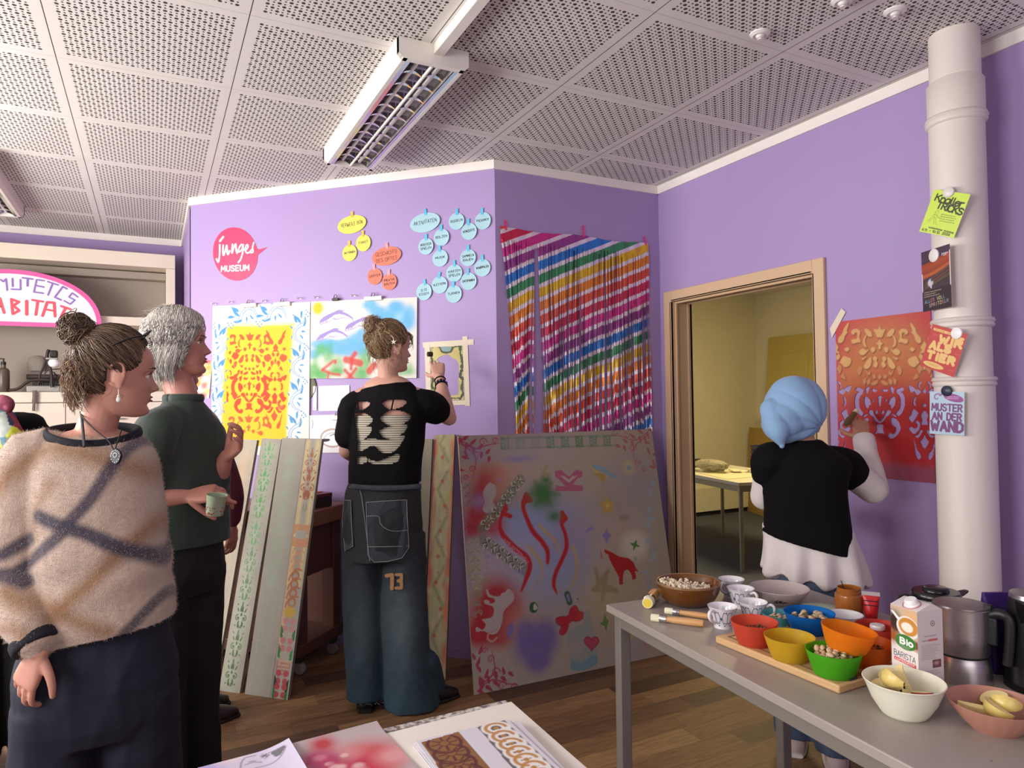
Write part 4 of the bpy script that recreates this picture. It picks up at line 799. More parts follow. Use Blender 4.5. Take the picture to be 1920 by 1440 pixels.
# big square sprayed panel
def big_panel():
 BL=np.array([1.383,3.115,.001]);BR=np.array([2.645,3.085,.001]);TL=np.array([1.440,3.418,1.238])
 x=BR-BL;w=np.linalg.norm(x);x/=w;d=TL-BL;sh=d@x;y=d-sh*x;h=np.linalg.norm(y);y/=h
 M=frame(BL,x,y);cv=Canvas(w,h,430,430,'#a4978a',M);cv.sh=sh/h;za=zf(840,780,4.364);zb=zf(840,1000,4.364);T=lambda P:cv.loc(za(P));B=lambda P:cv.loc(zb(P))
 U=abs(T([(600,900)])[0][0]-T([(700,900)])[0][0])/100
 def sa(P,rx,ry,c,soft=.8,op=.6,f=T):cv.blob(f([P])[0],(rx*U,ry*U),c,soft,op)
 for P,rx,ry,c,o in(((750,150),200,90,'#8f8690',.45),((600,300),300,110,'#a598a0',.5),((330,460),250,60,'#d08a68',.45),((720,930),380,220,'#7d8fb8',.85),((640,1150),240,260,'#8f96c0',.7),((900,1200),230,260,'#7d90bb',.75),((560,1000),200,200,'#7b8ec0',.6),((480,1150),300,160,'#b59a98',.6),((1000,950),160,200,'#8f7f9c',.7),((1540,600),200,230,'#8a80a0',.45),((1350,930),250,90,'#b08a88',.4),((1700,1000),160,400,'#a59c8c',.4),((1480,1500),300,250,'#b5a585',.4)):sa(P,rx,ry,c,.9,o)
 R_='#a3202c'
 for P,rx,ry,o in(((330,560),130,130,.95),((270,640),90,60,.9),((240,800),110,110,.95),((380,740),90,70,.8),((180,920),110,70,.9),((370,900),90,80,.8)):sa(P,rx,ry,R_,.6,o)
 for P,rx,ry in(((430,530),100,90),((470,640),120,70)):sa(P,rx,ry,'#c08a74',.9,.6)
 cv.poly(T([(300,590),(340,545),(390,575),(395,640),(370,700),(400,760),(340,800),(285,770),(300,700),(285,640)]),'#b1a29c',n=40)
 sa((250,700),60,60,'#8f7fae',.7,.6)
 for P,rx,ry,o in(((400,560),170,160,.95),((330,700),150,140,.95),((260,820),120,90,.95),((430,830),110,90,.8),((520,620),80,100,.6)):sa(P,rx,ry,R_,.45,o,B)
 sa((560,680),140,120,'#b5776c',.9,.5,B)
 pale='#aa9d98'
 cv.poly(B([(500,455),(535,490),(540,540),(500,590),(455,640),(445,710),(420,790),(370,830),(290,800),(230,805),(235,765),(280,790),(310,745),(280,705),(350,690),(375,650),(365,600),(300,575),(300,545),(335,550),(345,575),(385,560),(370,530),(330,520),(310,470),(325,460),(350,505),(420,515),(440,490),(470,480),(480,460)]),pale,n=120)
 cv.stroke(B([(400,790),(340,815),(325,860),(360,885),(400,855)]),12*U,'#b58a84',n=20)
 def band(P,wd,c1,c2,f=T,step=62):
  Q=catmull(f(P),60);L_=np.concatenate([[0],np.cumsum(np.linalg.norm(np.diff(Q,axis=0),axis=1))]);k=0;s=step*U/2
  while s<L_[-1]:
   p=np.array([np.interp(s,L_,Q[:,0]),np.interp(s,L_,Q[:,1])]);e=np.array([np.interp(min(s+.004,L_[-1]),L_,Q[:,0]),np.interp(min(s+.004,L_[-1]),L_,Q[:,1])])-p;a=math.atan2(e[1],e[0]);nn=np.array([-math.sin(a),math.cos(a)])
   for m in(1,-1):
    cv.spiral(p+nn*m*wd*U*.22,wd*U*.24,1.15,a+(PI if k%2 else 0),.0050,c2,.95,m);cv.leaf(p+nn*m*wd*U*.08,a+m*.9,wd*U*.42,wd*U*.12,c1,bend=.3*m);cv.leaf(p,a+PI-m*.5,wd*U*.4,wd*U*.09,c1,bend=-.2*m)
   s+=step*U;k+=1
 sa((470,690),150,110,'#5c6d55',.8,.35)
 cv.stroke(T([(280,920),(430,740),(590,520)]),76*U,'#6a705c',soft=6*U,op=.65);band([(280,920),(430,740),(590,520)],90,'#3c5a38','#cfc8b8')
 cv.stroke(T([(290,1020),(450,1130),(640,1270)]),80*U,'#6a6a58',soft=6*U,op=.6);band([(290,1020),(450,1130),(640,1270)],96,'#3f5138','#cfc8b8')
 band([(160,540),(170,700),(190,780)],80,'#7a6a5a','#8d7a86');band([(210,990),(225,1200),(235,1420)],100,'#8d9468','#a9ad86');band([(240,1420),(235,1560),(250,1640)],80,'#7a7c5c','#8d8a78',f=T)
 for P in([(110,500),(240,500)],[(410,520),(450,525)],[(115,610),(140,860),(150,1000),(160,1200)],[(300,1110),(330,1200),(310,1290)],[(330,1150),(480,1240),(620,1270)],[(170,1310),(190,1420),(210,1620)],[(260,660),(330,780)]):
  Q=catmull(T(P),max(3,int(np.linalg.norm(T(P)[-1]-T(P)[0])/.020)))
  for q in Q:cv.spiral(q,.0105,1.0,random.random()*6,.0036,'#8d76a8',.8)
 rd='#a91f26'
 for P,w in(([(470,760),(430,840),(430,930),(470,1000),(560,1090),(640,1150),(670,1230),(640,1330),(600,1430)],(50,28,40,50,52,50,48,40,20)),([(640,660),(615,740),(650,850),(700,950),(770,1030),(815,1110),(815,1200)],(60,40,40,48,46,44,30)),([(935,800),(930,880),(960,970),(970,1070),(930,1180),(880,1290),(865,1380),(890,1450)],(40,36,36,44,40,40,38,16))):
  cv.stroke(T(P),np.array(w)*U*.5,'#c03038',soft=20*U,op=.3,n=40);cv.stroke(T(P),np.array(w)*U*.85,rd,soft=6*U,n=40)
 for P in([(470,740),(450,800),(510,820)],[(640,640),(680,690),(620,700)],[(935,790),(965,840),(930,870)]):cv.stroke(T(P),34*U,rd,soft=5*U)
 for q in catmull(T([(460,1010),(560,1100),(650,1190)]),14):cv.spiral(q,.010,.9,random.random()*6,.0035,'#c98a9a',.9)
 oc='#b3924f'
 for P in([(745,890),(790,940),(850,990),(900,1060),(905,1140)],[(660,1070),(710,1130),(760,1200),(775,1290),(750,1360)],[(1020,1070),(1050,1160),(1055,1260),(1030,1350),(990,1430)]):cv.stroke(T(P),np.array((30,36,30,22,10))*U*.7,oc,soft=8*U,op=.85,n=30)
 for P in([(720,1320),(745,1430)],[(740,1430),(690,1480)],[(910,1430),(1000,1420)],[(830,1000),(900,1100)]):cv.stroke(T(P),6*U,'#9b8862',soft=3*U,op=.7)
 for P,rx,ry in(((800,520),40,40),((760,600),80,60),((780,680),110,80),((870,820),60,40)):sa(P,rx,ry,'#3c6a3a',.7,.9)
 for a in range(6):cv.stroke(T([(780,630),(780+130*math.cos(a*1.05),640+110*math.sin(a*1.05))]),(70*U,24*U),'#3f6c3c',soft=16*U,op=.6)
 cv.stroke(T([(800,500),(790,440),(815,405)]),14*U,'#a88c50',soft=6*U);cv.stroke(T([(750,420),(790,470)]),8*U,'#9b8a60',soft=4*U)
 pk='#a85a74'
 cv.poly(T([(875,450),(925,440),(990,500),(1050,440),(1100,450),(1100,500),(1060,510),(1020,560),(1100,570),(1100,615),(880,615),(885,560),(905,575),(960,575),(900,510),(880,500)]),pk);cv.poly(T([(915,490),(1060,490),(990,545)]),'#b0a096');cv.poly(T([(950,490),(1020,490),(988,520)]),pk);cv.stroke(T([(885,600),(1100,600)]),20*U,pk)
 sa((1300,720),130,110,'#8a7f78',.8,.5)
 for a in range(5):cv.leaf(T([(1305,735)])[0],a*1.257+.3,.052,.036,'#b0904a')
 cv.blob(T([(1305,735)])[0],.014,'#c0a45c',.4)
 cv.leaf(T([(1400,830)])[0],-.1,.03,.018,'#8d7a68');sa((1450,830),45,30,'#8d7a6c',.5,.7)
 cv.poly(T([(1170,390),(1220,400),(1300,430),(1340,470),(1400,500),(1330,500),(1260,450),(1200,430)]),'#7d98a8',n=24);cv.poly(T([(1145,360),(1180,420),(1240,460),(1310,510),(1240,500),(1180,440)]),'#b8a06a',n=20);cv.poly(T([(1190,470),(1250,470),(1290,500),(1270,550),(1240,510)]),'#a88a50',n=16);sa((1480,420),60,60,'#b8a878',.4,.7);sa((1480,425),22,22,'#7a94b0',.3,.9);cv.stroke(T([(1280,400),(1300,310)]),5*U,'#8fa0a8',op=.6)
 cv.poly(T([(1300,915),(1315,960),(1340,970),(1315,1000),(1300,1050),(1280,1000),(1255,970),(1285,955)]),'#7f74a8');cv.poly(T([(1120,950),(1150,915),(1180,905),(1195,925),(1160,940),(1130,960)]),'#8576a8',n=16);cv.stroke(T([(1120,950),(1125,990),(1170,1030)]),5*U,'#8d80a8')
 sa((1530,1060),130,110,'#c4bcae',.35,.85)
 st=lambda x,y,r,r2:[(x+(r if i%2==0 else r2)*math.sin(i*PI/4+.3),y-(r if i%2==0 else r2)*1.1*math.cos(i*PI/4+.3))for i in range(8)]
 cv.poly(T(st(1530,1055,48,16)),'#4d7a44');cv.poly(T(st(1535,1165,26,9)),'#8aa08a')
 cv.poly(T([(1280,1090),(1330,1110),(1365,1130),(1400,1150),(1480,1165),(1520,1200),(1535,1240),(1560,1275),(1530,1270),(1540,1330),(1510,1340),(1500,1290),(1470,1255),(1440,1270),(1430,1330),(1435,1380),(1400,1380),(1400,1320),(1350,1230),(1320,1170),(1310,1130),(1285,1125)]),'#a61e22',n=0);cv.poly(T([(1242,1085),(1262,1130),(1268,1190),(1250,1150)]),'#a84048',op=.7)
 tn='#8a7a5c'
 for P in([(1210,1260),(1230,1360)],[(1230,1360),(1310,1270)],[(1190,1420),(1380,1430)],[(1190,1420),(1290,1330)],[(1300,1290),(1270,1450),(1260,1510)],[(1230,1360),(1380,1430)]):cv.stroke(T(P),30*U,tn,soft=8*U,op=.85)
 def corner(c,dx,dy,col,f=T):
  for i in range(9):
   t_=i/8;a=math.atan2(-dy*.62,dx);q=f([(c[0]+dx*t_*250,c[1]+dy*t_*150)])[0];cv.leaf(q,a+(.9 if i%2 else-.9),.055*(1-.3*t_),.020,col,bend=.3 if i%2 else-.3)
  for i in range(7):
   t_=i/6;q=f([(c[0]+dx*(20+40*math.sin(i)),c[1]+dy*t_*300)])[0];cv.leaf(q,-dy*(1.2)+dx*.5*(1 if i%2 else-1),.05,.018,col,bend=.4)
  for q,r_ in(((200,40),34),((300,30),28),((150,150),34),((110,260),26),((60,330),22)):cv.spiral(f([(c[0]+dx*q[0],c[1]+dy*q[1])])[0],r_*U,1.2,0,.007,col,.9,dx)
  cv.stroke(f([(c[0],c[1]),(c[0]+dx*120,c[1]+dy*90),(c[0]+dx*250,c[1]+dy*60),(c[0]+dx*330,c[1]+dy*50)]),(.004,.008,.006,.004),col,n=16);cv.stroke(f([(c[0]+dx*40,c[1]+dy*60),(c[0]+dx*140,c[1]+dy*160),(c[0]+dx*120,c[1]+dy*330)]),(.006,.008,.003),col,n=16)
 corner((85,175),1,1,'#a83a56');sa((220,310),70,60,'#8a80b0',.8,.5);corner((1660,105),-1,1,'#a8606c');corner((240,1290),1,-1,'#9c3a54',B)
 for i in range(10):
  q=T([(1655+18*math.sin(i*1.3),560+90*i)])[0];cv.spiral(q,40*U,1.2,i,.006,'#8fa0b4' if i%3 else '#7d92b8',.8,(-1)**i);cv.leaf(q,i*1.9,.05,.02,'#8ea2ba',.8,bend=.3)
 gr='#5c7a64';E0,E1=T([(430,225)])[0],T([(1380,200)])[0];ex=(E1-E0);el=np.linalg.norm(ex);ex/=el;ey=np.array([-ex[1],ex[0]]);hh=44*U
 for o_ in(-1,-.8,.8,1):cv.stroke([E0+ey*hh*o_,E1+ey*hh*o_],.0034,gr,op=.8)
 for i in range(8):
  f_=i/8;a0,a1=E0+ex*el*f_,E0+ex*el*(f_+.068);op=.35 if i in(2,)else .85;cv.poly([a0-ey*hh,a1-ey*hh,a1+ey*hh,a0+ey*hh],gr if i!=5 else '#3f6a44',op*.8)
  for k in range(5):cv.spiral(a0+ex*el*.034+ey*hh*(-.7+.35*k)+ex*(-1)**k*.009,.0075,1.0,k,.0026,'#a9aca0',op)
 sa((590,230),120,60,'#9a9690',.8,.7);sa((580,350),110,20,'#7d6fb0',.9,.7)
 cv.blob(B([(700,607)])[0],(34*U,38*U),'#2f5a34',.05);cv.poly(B([(700,585),(715,575),(728,600),(730,620),(700,625)]),'#b8b0a6',n=14)
 cv.stroke(B([(975,500),(995,560)]),50*U,'#3f5f44',soft=4*U);cv.stroke(B([(980,510),(990,545)]),22*U,'#7f74a8',soft=3*U);cv.blob(B([(1063,538)])[0],6*U,'#2a2a3a',.2)
 bo='#b02a34'
 for P in([(985,700),(1000,620),(1045,590),(1070,640),(1050,700),(1010,720)],[(1000,700),(1060,640),(1110,650),(1110,690),(1060,720),(1010,715)],[(985,680),(930,680),(885,695),(890,740),(940,760),(990,720)],[(985,710),(985,770),(950,830),(910,820),(925,770),(960,730)]):cv.poly(B(P),bo,n=24);cv.stroke(np.vstack([catmull(B(P),20)]),5*U,'#6a1a28',op=.8)
 cv.blob(B([(990,700)])[0],30*U,bo,.1)
 for P,rx,ry in(((640,830),90,110),((790,830),110,110),((720,940),170,110),((740,1050),100,80)):sa(P,rx,ry,'#6f5f98',.4,.85,B)
 cv.poly(B([(480,800),(490,760),(530,740),(540,790),(510,850),(490,850)]),'#7a6ba0',n=16);cv.stroke(B([(490,850),(510,870),(550,855)]),7*U,'#7a6ba0')
 gy='#8f9494';cv.poly(B([(1110,650),(1150,625),(1190,780),(1215,900),(1225,1060),(1150,1110),(1010,1120),(1000,1000),(970,830),(1040,760),(1100,740)]),gy,n=50,op=.9);cv.poly(B([(1010,1030),(1100,1060),(1190,990),(1225,1050),(1130,1115),(1010,1115)]),'#6f8f98',n=24)
 sa((1050,940),60,60,'#a89c92',.6,.6,B)
 ht=[(1175+16*6*math.sin(t)**3*.62,895-(13*math.cos(t)-5*math.cos(2*t)-2*math.cos(3*t)-math.cos(4*t))*3.9)for t in np.linspace(0,2*PI,40)]
 cv.poly(B(ht),'#b04a60');cv.stroke(B(ht),9*U,'#9c3048')
 for x,y,r in((1278,740,78),):cv.poly(B([(1282,650),(1300,705),(1318,715),(1300,760),(1295,808),(1280,760),(1240,738),(1268,720)]),'#3f7a3c')
 cv.stroke(B([(1440,925),(1470,850),(1500,845)]),30*U,'#c0b050',soft=10*U,op=.8);sa((1500,950),130,80,'#9c8fae',.8,.5,B);cv.spiral(B([(1640,915)])[0],40*U,1.3,0,.006,'#b0707c');sa((1270,560),150,130,'#bfae74',.9,.4,B)
 cv.grain(.03)
 t=thing('sprayed_canvas','big square grey beige panel with red dragons, wolf and stencils leaning in the corner','panel',M);cv.build('panel_board',SPRAY,.012,t,Matrix.Identity(4),edge='#b5a58e');return t
big_panel()
# three long boards leaning on the workbench
nb=np.array([.7071*-1,-.7071,0]);LEAN=.27/1.2
bb0=atZ(470,1303,0);nbp=nb*1.0+np.array([0,0,LEAN])
BOARD=vmat('lime_washed_board',.7,noise=.07,ns=22,bump=.12,bs=80)
def scratch(cv,n=140):
 for _ in range(n):
  x,y=random.random()*cv.w,random.random()*cv.h;a=random.uniform(-.3,.3)+(0 if random.random()<.6 else 1.4);l=random.uniform(.006,.03);cv.stroke([(x,y),(x+l*math.cos(a),y+l*math.sin(a))],.0014,random.choice(['#8f887c','#857f73','#a39a8c']),op=.6)
def tulip(cv,c,h,col,op=1,col2=None):
 x,y=c;k=h/10;col2=col2 or col
 for m in(1,-1):
  cv.leaf((x+m*.3*k,y+2*k),PI/2-m*.15,3*k,.9*k,col,op,bend=m*.2);cv.leaf((x+m*1.2*k,y+2*k),PI/2-m*.75,2.4*k,.6*k,col,op,bend=m*.3);cv.leaf((x+m*.6*k,y-1.2*k),-PI/2+m*.5,3*k,.8*k,col2,op,bend=-m*.4)
  cv.spiral((x+m*1.5*k,y-.2*k),1.25*k,1.1,PI/2,.45*k,col2,op,-m);cv.blob((x+m*1.5*k,y-.2*k),.4*k,col,.2,op);cv.leaf((x+m*.2*k,y-4.3*k),PI/2-m*.45,2.2*k,.6*k,col2,op,bend=m*.2);cv.blob((x+m*2.2*k,y-3.2*k),.35*k,col,.2,op);cv.leaf((x+m*1.8*k,y+4.6*k),PI/2-m*.9,1.3*k,.5*k,col2,op)
 cv.leaf((x,y+4.4*k),PI/2,2.2*k,.8*k,col,op);cv.leaf((x,y+.4*k),PI/2,1.6*k,.9*k,col,op)
def guill(cv,x,y0,y1,r,col,op=1):
 n=max(2,int(round((y1-y0)/(1.55*r))))
 for i in range(n):
  c=(x,y0+(y1-y0)*(i+.5)/n);t=np.linspace(0,2*PI,22);cv.stroke(np.stack([c[0]+r*.62*np.cos(t),c[1]+r*.62*np.sin(t)],1),r*.34,col,op=op);cv.stroke([(c[0]-r*1.1,c[1]-r*.8),(c[0]-r*.9,c[1]),(c[0],c[1]+r),(c[0]+r*1.0,c[1]+r*.9)],r*.28,col,op=op,n=10)
def meander(cv,x,y0,y1,w,col,op=1,n=8):
 for i in range(n):
  y=y0+(y1-y0)*i/n;d=(y1-y0)/n;cv.stroke([(x-w/2,y),(x+w/2,y),(x+w/2,y+d*.55),(x-w*.2,y+d*.55),(x-w*.2,y+d*.3)],w*.1,col,op=op);cv.stroke([(x-w/2,y),(x-w/2,y+d*.8)],w*.1,col,op=op)
BQ=[('narrow pale board with faint peach scrolls, leaning left of the green tulip board',[(441,823),(482.6,822),(402,1291),(358,1288)],'#b3a793'),('pale leaning board with a column of green tulip stencils',[(491.5,822),(527.3,821.5),(450,1300),(410,1294)],'#9f988a'),('wide pale leaning board with groove, yellow stripe and red flower stencils',[(529.5,821.5),(603.5,820.5),(540,1311.5),(458,1301)],'#9d968a')]
bcol={}
for i,(lab,q,base)in enumerate(BQ):
 cv=lean_quad(q,bb0,nbp,.0027,base);w,h=cv.w,cv.h;scratch(cv,160)
 for _ in range(30):cv.blob((random.random()*w,random.random()*h),(random.uniform(.02,.05),random.uniform(.02,.08)),random.choice(['#aca598','#938c80','#a39c90']),.9,.35)
 if i==0:
  for k in range(14):cv.spiral((w*.45+.012*math.sin(k*2),h*(.04+.040*k)),.030,1.4,k,.0052,'#bb9a90' if k<9 else '#c9a994',.85,(-1)**k);cv.leaf((w*.4,h*(.05+.04*k)),k*1.3,.03,.012,'#c0a08c',.7)
  for k in range(5):cv.blob((w*.6,h*(.62+.07*k)),(.03,.06),'#d6b08c',.9,.45)
 if i==1:
  for k in range(9):
   y=h*(.062+.108*k);g=['#47603a','#55684a','#3a5a34','#5f7a58','#6a9068','#6fa070','#5f9a62','#4f9a58','#62a062'][k];cv.blob((w*.46,y),(.04,.06),'#b5c8a8',.8,.4);tulip(cv,(w*.46,y),h*.098,g,.95)
 if i==2:
  gx=w*.60
  for a in(gx,):cv.stroke([(a,0),(a,h)],.0035,'#6f695e');
  for k in range(6):meander(cv,w*.26+random.uniform(-.01,.01),h*(.02+.06*k),h*(.02+.06*(k+1)),.075,'#98a48e',.55,3)
  for k in range(8):cv.blob((w*.28,h*(.42+.07*k)),(.045,.05),'#a3b09a',.9,.35);guill(cv,w*.28,h*(.40+.07*k),h*(.44+.07*k),.022,'#96a88f',.45)
  yx=w*.80
  for a in(w*.67,w*.915):cv.stroke([(a,h*.42),(a,h*.985)],.016,'#e0c77a',soft=.012,op=.75)
  cv.stroke([(w*.655,h*.16),(w*.665,h*.55)],.018,'#dcae7c',soft=.014,op=.7)
  rb='#9c5f44';tulip(cv,(yx,h*.90),h*.10,'#a0674a',1);tulip(cv,(yx,h*.80),h*.12,rb,1);cv.blob((yx,h*.775),(.02,.02),'#94513c',.4)
  for m in(-1,1):cv.leaf((yx+m*.006,h*.70),PI/2-m*.2,.05,.012,'#8a8a70',bend=.2*m)
  for y in(.635,.585):cv.poly([(yx-.05,h*y-.028),(yx+.05,h*y-.028),(yx+.05,h*y+.022),(yx-.05,h*y+.022)],'#c2875c',.8);[cv.stroke([(yx-.05,h*y-.02+.009*j),(yx+.05,h*y-.02+.009*j)],.002,'#a9744e',op=.8)for j in range(5)]
  cv.poly([(yx-.032,h*.597),(yx+.032,h*.597),(yx+.032,h*.628),(yx-.032,h*.628)],'#a39c90',1)
  guill(cv,yx,h*.47,h*.575,.030,'#c08a66',.75);guill(cv,yx,h*.335,h*.47,.031,'#a86a48',1);cv.blob((yx-.005,h*.315),(.035,.028),'#c09a3c',.3)
  fl=lambda y,c:[cv.blob((yx+a*.020,h*y+b*.018),.0155,c,.15)for a,b in((-1,1),(1,1),(-1,-1),(1,-1))]
  lf=lambda y,c:[cv.leaf((yx+m*.028,h*y+o_),PI/2-m*.5,.042,.015,c,bend=.2*m)for m,o_ in((-1,-.02),(1,-.01),(-1,.004),(1,-.032))]
  fl(.268,'#b8807c');lf(.232,'#3a6a40');fl(.196,'#b5706c');lf(.160,'#2f7a3c')
  cv.poly([(yx-.04,h*.108),(yx+.04,h*.108),(yx+.04,h*.142),(yx-.04,h*.142)],'#c09a84',.6);meander(cv,yx,h*.088,h*.14,.07,'#a86a54',.9,2)
  fl(.078,'#a5424a');lf(.050,'#26382a');fl(.030,'#a83a40');lf(.012,'#2a6a38')
 t=thing('stencilled_board',lab,'board',cv.M,'stencilled boards leaning on the workbench');cv.build('board',BOARD,.019,t,Matrix.Identity(4),edge='#8a8272')
 bcol[i]=cv
# plank and dark board leaning behind the blonde woman
pb=atZ(834,1277,0);dw=float((pb[:2]-AP[:2])@AN[:2]);npk=nb+np.array([0,0,(dw-.03)/1.22])
cv=lean_quad([(813.5,817),(853,817),(834,1277),(794,1274)],pb,npk,.003,'#a59a78');w,h=cv.w,cv.h
for _ in range(260):cv.blob((random.random()*w,random.random()*h),(random.uniform(.004,.014),random.uniform(.01,.05)),random.choice(['#9fa66a','#b0a77c','#8d9560','#b5a98a','#97926c']),.8,.5)
for s in(.0,1.0):
 for _ in range(90):cv.blob((w*s+RNG.normal(0,.012),random.random()*h),(random.uniform(.006,.016),random.uniform(.015,.05)),random.choice(['#b5654c','#c06a4e','#a85a48']),.8,.6)
for k in range(5):cv.stroke([(w*.75,h*(.08+.2*k)),(w*.3,h*(.16+.2*k)),(w*.75,h*(.24+.2*k))],.016,'#7f7a58',soft=.006,op=.7)
for k in range(9):cv.blob((w*random.uniform(.35,.7),h*(.06+.105*k)),(.011,.012),'#a8483c',.3,.8);cv.blob((w*random.uniform(.3,.7),h*(.1+.105*k)),(.006,.006),'#a8483c',.3,.7)
t=thing('painted_plank','narrow green and orange painted plank leaning on the wall behind the blonde woman','board',cv.M);cv.build('plank',BOARD,.018,t,Matrix.Identity(4),edge='#7a6f5a')
npk2=nb+np.array([0,0,(dw-.05)/1.20]);cv=lean_quad([(794,822),(811,821),(790,1270),(772,1266)],pb+np.array([-.04,.04,0]),npk2,.008,'#8f8672');scratch(cv,30)
t=thing('grey_board','plain grey board leaning between the blonde woman and the painted plank','board',cv.M);cv.build('board',BOARD,.018,t,Matrix.Identity(4),edge='#5f5848')
# workbench behind the boards with art boxes on top
WOOD=mat('reddish_beech','#7d5034',.45,noise=.22,ns=10,stretch=(3,14,14));DWOOD=mat('dark_bench_wood','#5a3428',.5,noise=.2,ns=10,stretch=(14,14,2))
MW=frame((AP[0],AP[1],0),AD,-AN*-1.0,(0,0,1))if False else Matrix(((AD[0],AN[0],0,AP[0]),(AD[1],AN[1],0,AP[1]),(0,0,1,0),(0,0,0,1)))
t=thing('workbench','reddish wooden workbench on castors behind the leaning boards','workbench',MW)
for a,b in((.06,.262),(.268,.50)):MB().b2((.885,a,.765),(1.95,b,.852)).build('top_beam',WOOD,t,bevel=.008)
for x in(.93,1.83):
 for y in(.10,.42):MB().b2((x,y,.10),(x+.08,y+.07,.765)).build('leg',DWOOD,t,bevel=.005)
MB().b2((1.01,.10,.10),(1.83,.115,.765)).build('back_panel',DWOOD,t);MB().b2((.92,.09,.105),(1.92,.50,.165)).build('bottom_rail',DWOOD,t,bevel=.004);MB().b2((.945,.17,.50),(.975,.42,.765)).build('end_panel',DWOOD,t,bevel=.003)
for x in(.96,1.87):
 for y in(.14,.45):
  f=MB().box((x,y,.085),(.03,.05,.04)).build('castor',mat('castor_grey','#4a4644',.4,metal=.5),t);MB().lathe([(.0,-.012),(.030,-.012),(.033,-.008),(.033,.008),(.030,.012),(0,.012)],20,c=(x,y,.0335),R=rotm(PI/2,0,0)).build('wheel',mat('castor_wheel','#8a8480',.5),f)
BX=mat('maroon_box','#5c2229',.35,noise=.05);KB=mat('black_box_edge','#241c1c',.4)
t=thing('paint_box','dark maroon pastel box with white label, lying on the workbench','box',MW@Matrix.Translation((1.10,.30,.8525))@Matrix.Rotation(-.35,4,'Z'))
MB().b2((-.17,-.13,0),(.17,.13,.052)).build('base',KB,t,bevel=.003);MB().b2((-.172,-.132,.0525),(.172,.132,.074)).build('lid',BX,t,bevel=.003)
MB().b2((-.1735,.02,.012),(-.1722,.10,.048)).build('label',WHITEP,t);MB().b2((-.10,.1305,.012),(.0,.1318,.048)).build('label',WHITEP,t)
t=thing('cutting_template','orange and black cut-out templates lying on the maroon box','template',MW@Matrix.Translation((1.10,.30,.9268))@Matrix.Rotation(-.2,4,'Z'))
MB().prism([(-.13,-.09),(.12,-.10),(.14,.05),(.02,.10),(-.12,.08)],0,.004).build('orange_sheet',mat('orange_card','#c8653a',.6),t)
mb=MB()
for i in range(6):mb.prism([(-.11+.04*i,-.06),(-.095+.04*i,-.06),(-.075+.04*i,.06),(-.09+.04*i,.06)],.0042,.008)
mb.build('black_bars',KB,t)
# grey table with the refreshments
TA=math.radians(-5.5);MT=rz((1.337,1.931,0),TA)
GREY=mat('grey_table_laminate','#9f958d',.38,noise=.04,ns=30);GLEG=mat('grey_table_steel','#7d766e',.4,noise=.04)
TZ=.74;TWD,TLN=.74,1.62
t=thing('grey_table','long grey table with metal legs carrying bowls, cups and coffee pots','table',MT)
MB().b2((0,-TLN,TZ-.024),(TWD,0,TZ)).build('table_top',GREY,t,bevel=.003)
a=MB();z0,z1=TZ-.066,TZ-.025
a.b2((.022,-TLN+.02,z0),(.046,-.02,z1)).b2((TWD-.046,-TLN+.02,z0),(TWD-.022,-.02,z1)).b2((.022,-.046,z0),(TWD-.022,-.022,z1)).b2((.022,-TLN+.02,z0),(TWD-.022,-TLN+.045,z1));a.build('apron',GLEG,t,bevel=.002)
for x in(.020,TWD-.058):
 for y in(-.056,-TLN+.02):MB().b2((x,y,0),(x+.038,y+.038,z1-.001)).build('leg',GLEG,t,bevel=.003)
rng=random.Random(3);mb=MB()
for _ in range(16):mb.disc((rng.uniform(.004,.5),rng.uniform(-1.2,-.05)),rng.uniform(.0008,.002),7,TZ+.0004)
mb.build('scuff_marks',mat('scuff_dark','#4a443e',.7),t,smooth=None)
# print table in front
def granite():
 m,nt,b=_nt('speckled_granite_laminate');tc=N(nt,'ShaderNodeTexCoord');v=N(nt,'ShaderNodeTexVoronoi');v.inputs['Scale'].default_value=260;L(nt,tc.outputs['Object'],v.inputs['Vector'])
 n=N(nt,'ShaderNodeTexNoise');n.inputs['Scale'].default_value=90;n.inputs['Detail'].default_value=5;L(nt,tc.outputs['Object'],n.inputs['Vector'])
 r=N(nt,'ShaderNodeValToRGB');e=r.color_ramp.elements;e[0].position=.38;e[0].color=(*srgb('#5f5752'),1);e[1].position=.6;e[1].color=(*srgb('#cfc6bd'),1);L(nt,n.outputs[0],r.inputs[0])
 L(nt,mix_(nt,.25,r.outputs[0],v.outputs['Color'],'SOFT_LIGHT'),b.inputs['Base Color']);b.inputs['Roughness'].default_value=.4;return m
FX0,FX1,FY0,FY1,FZ=-.95,.712,.45,1.43,.742
t=thing('print_table','low table with speckled granite top covered with prints at the lower frame edge','table',(0,0,0))
MB().b2((FX0,FY0,FZ-.03),(FX1,FY1,FZ)).build('table_top',granite(),t,bevel=.004);MB().b2((FX0+.05,FY0+.05,FZ-.085),(FX1-.05,FY1-.05,FZ-.031)).build('apron',GLEG,t)
for x in(FX0+.05,FX1-.09):
 for y in(FY0+.05,FY1-.09):MB().b2((x,y,0),(x+.04,y+.04,FZ-.086)).build('leg',GLEG,t)
def flat_canvas(corners,z,res,base,n=UP):
 P=[atZ(c[0],c[1],z)for c in corners];x=(P[1]-P[0]+P[2]-P[3])/2;w=np.linalg.norm(x);x/=w;y=np.cross((0,0,1),x);h=((P[0]-P[3])@y+(P[1]-P[2])@y)/2;c=sum(P)/4
 return Canvas(w,h,int(w/res),int(h/res),base,frame(c-x*w/2-y*h/2,x,y,(0,0,1)))
M=frame(atZ(728,1374,FZ),(1,0,0),(0,1,0));
P=[atZ(*q,FZ+.003)[:2]for q in((958.5,1315.5),(1106,1445))];bl=atZ(725,1375,FZ+.003)[:2]
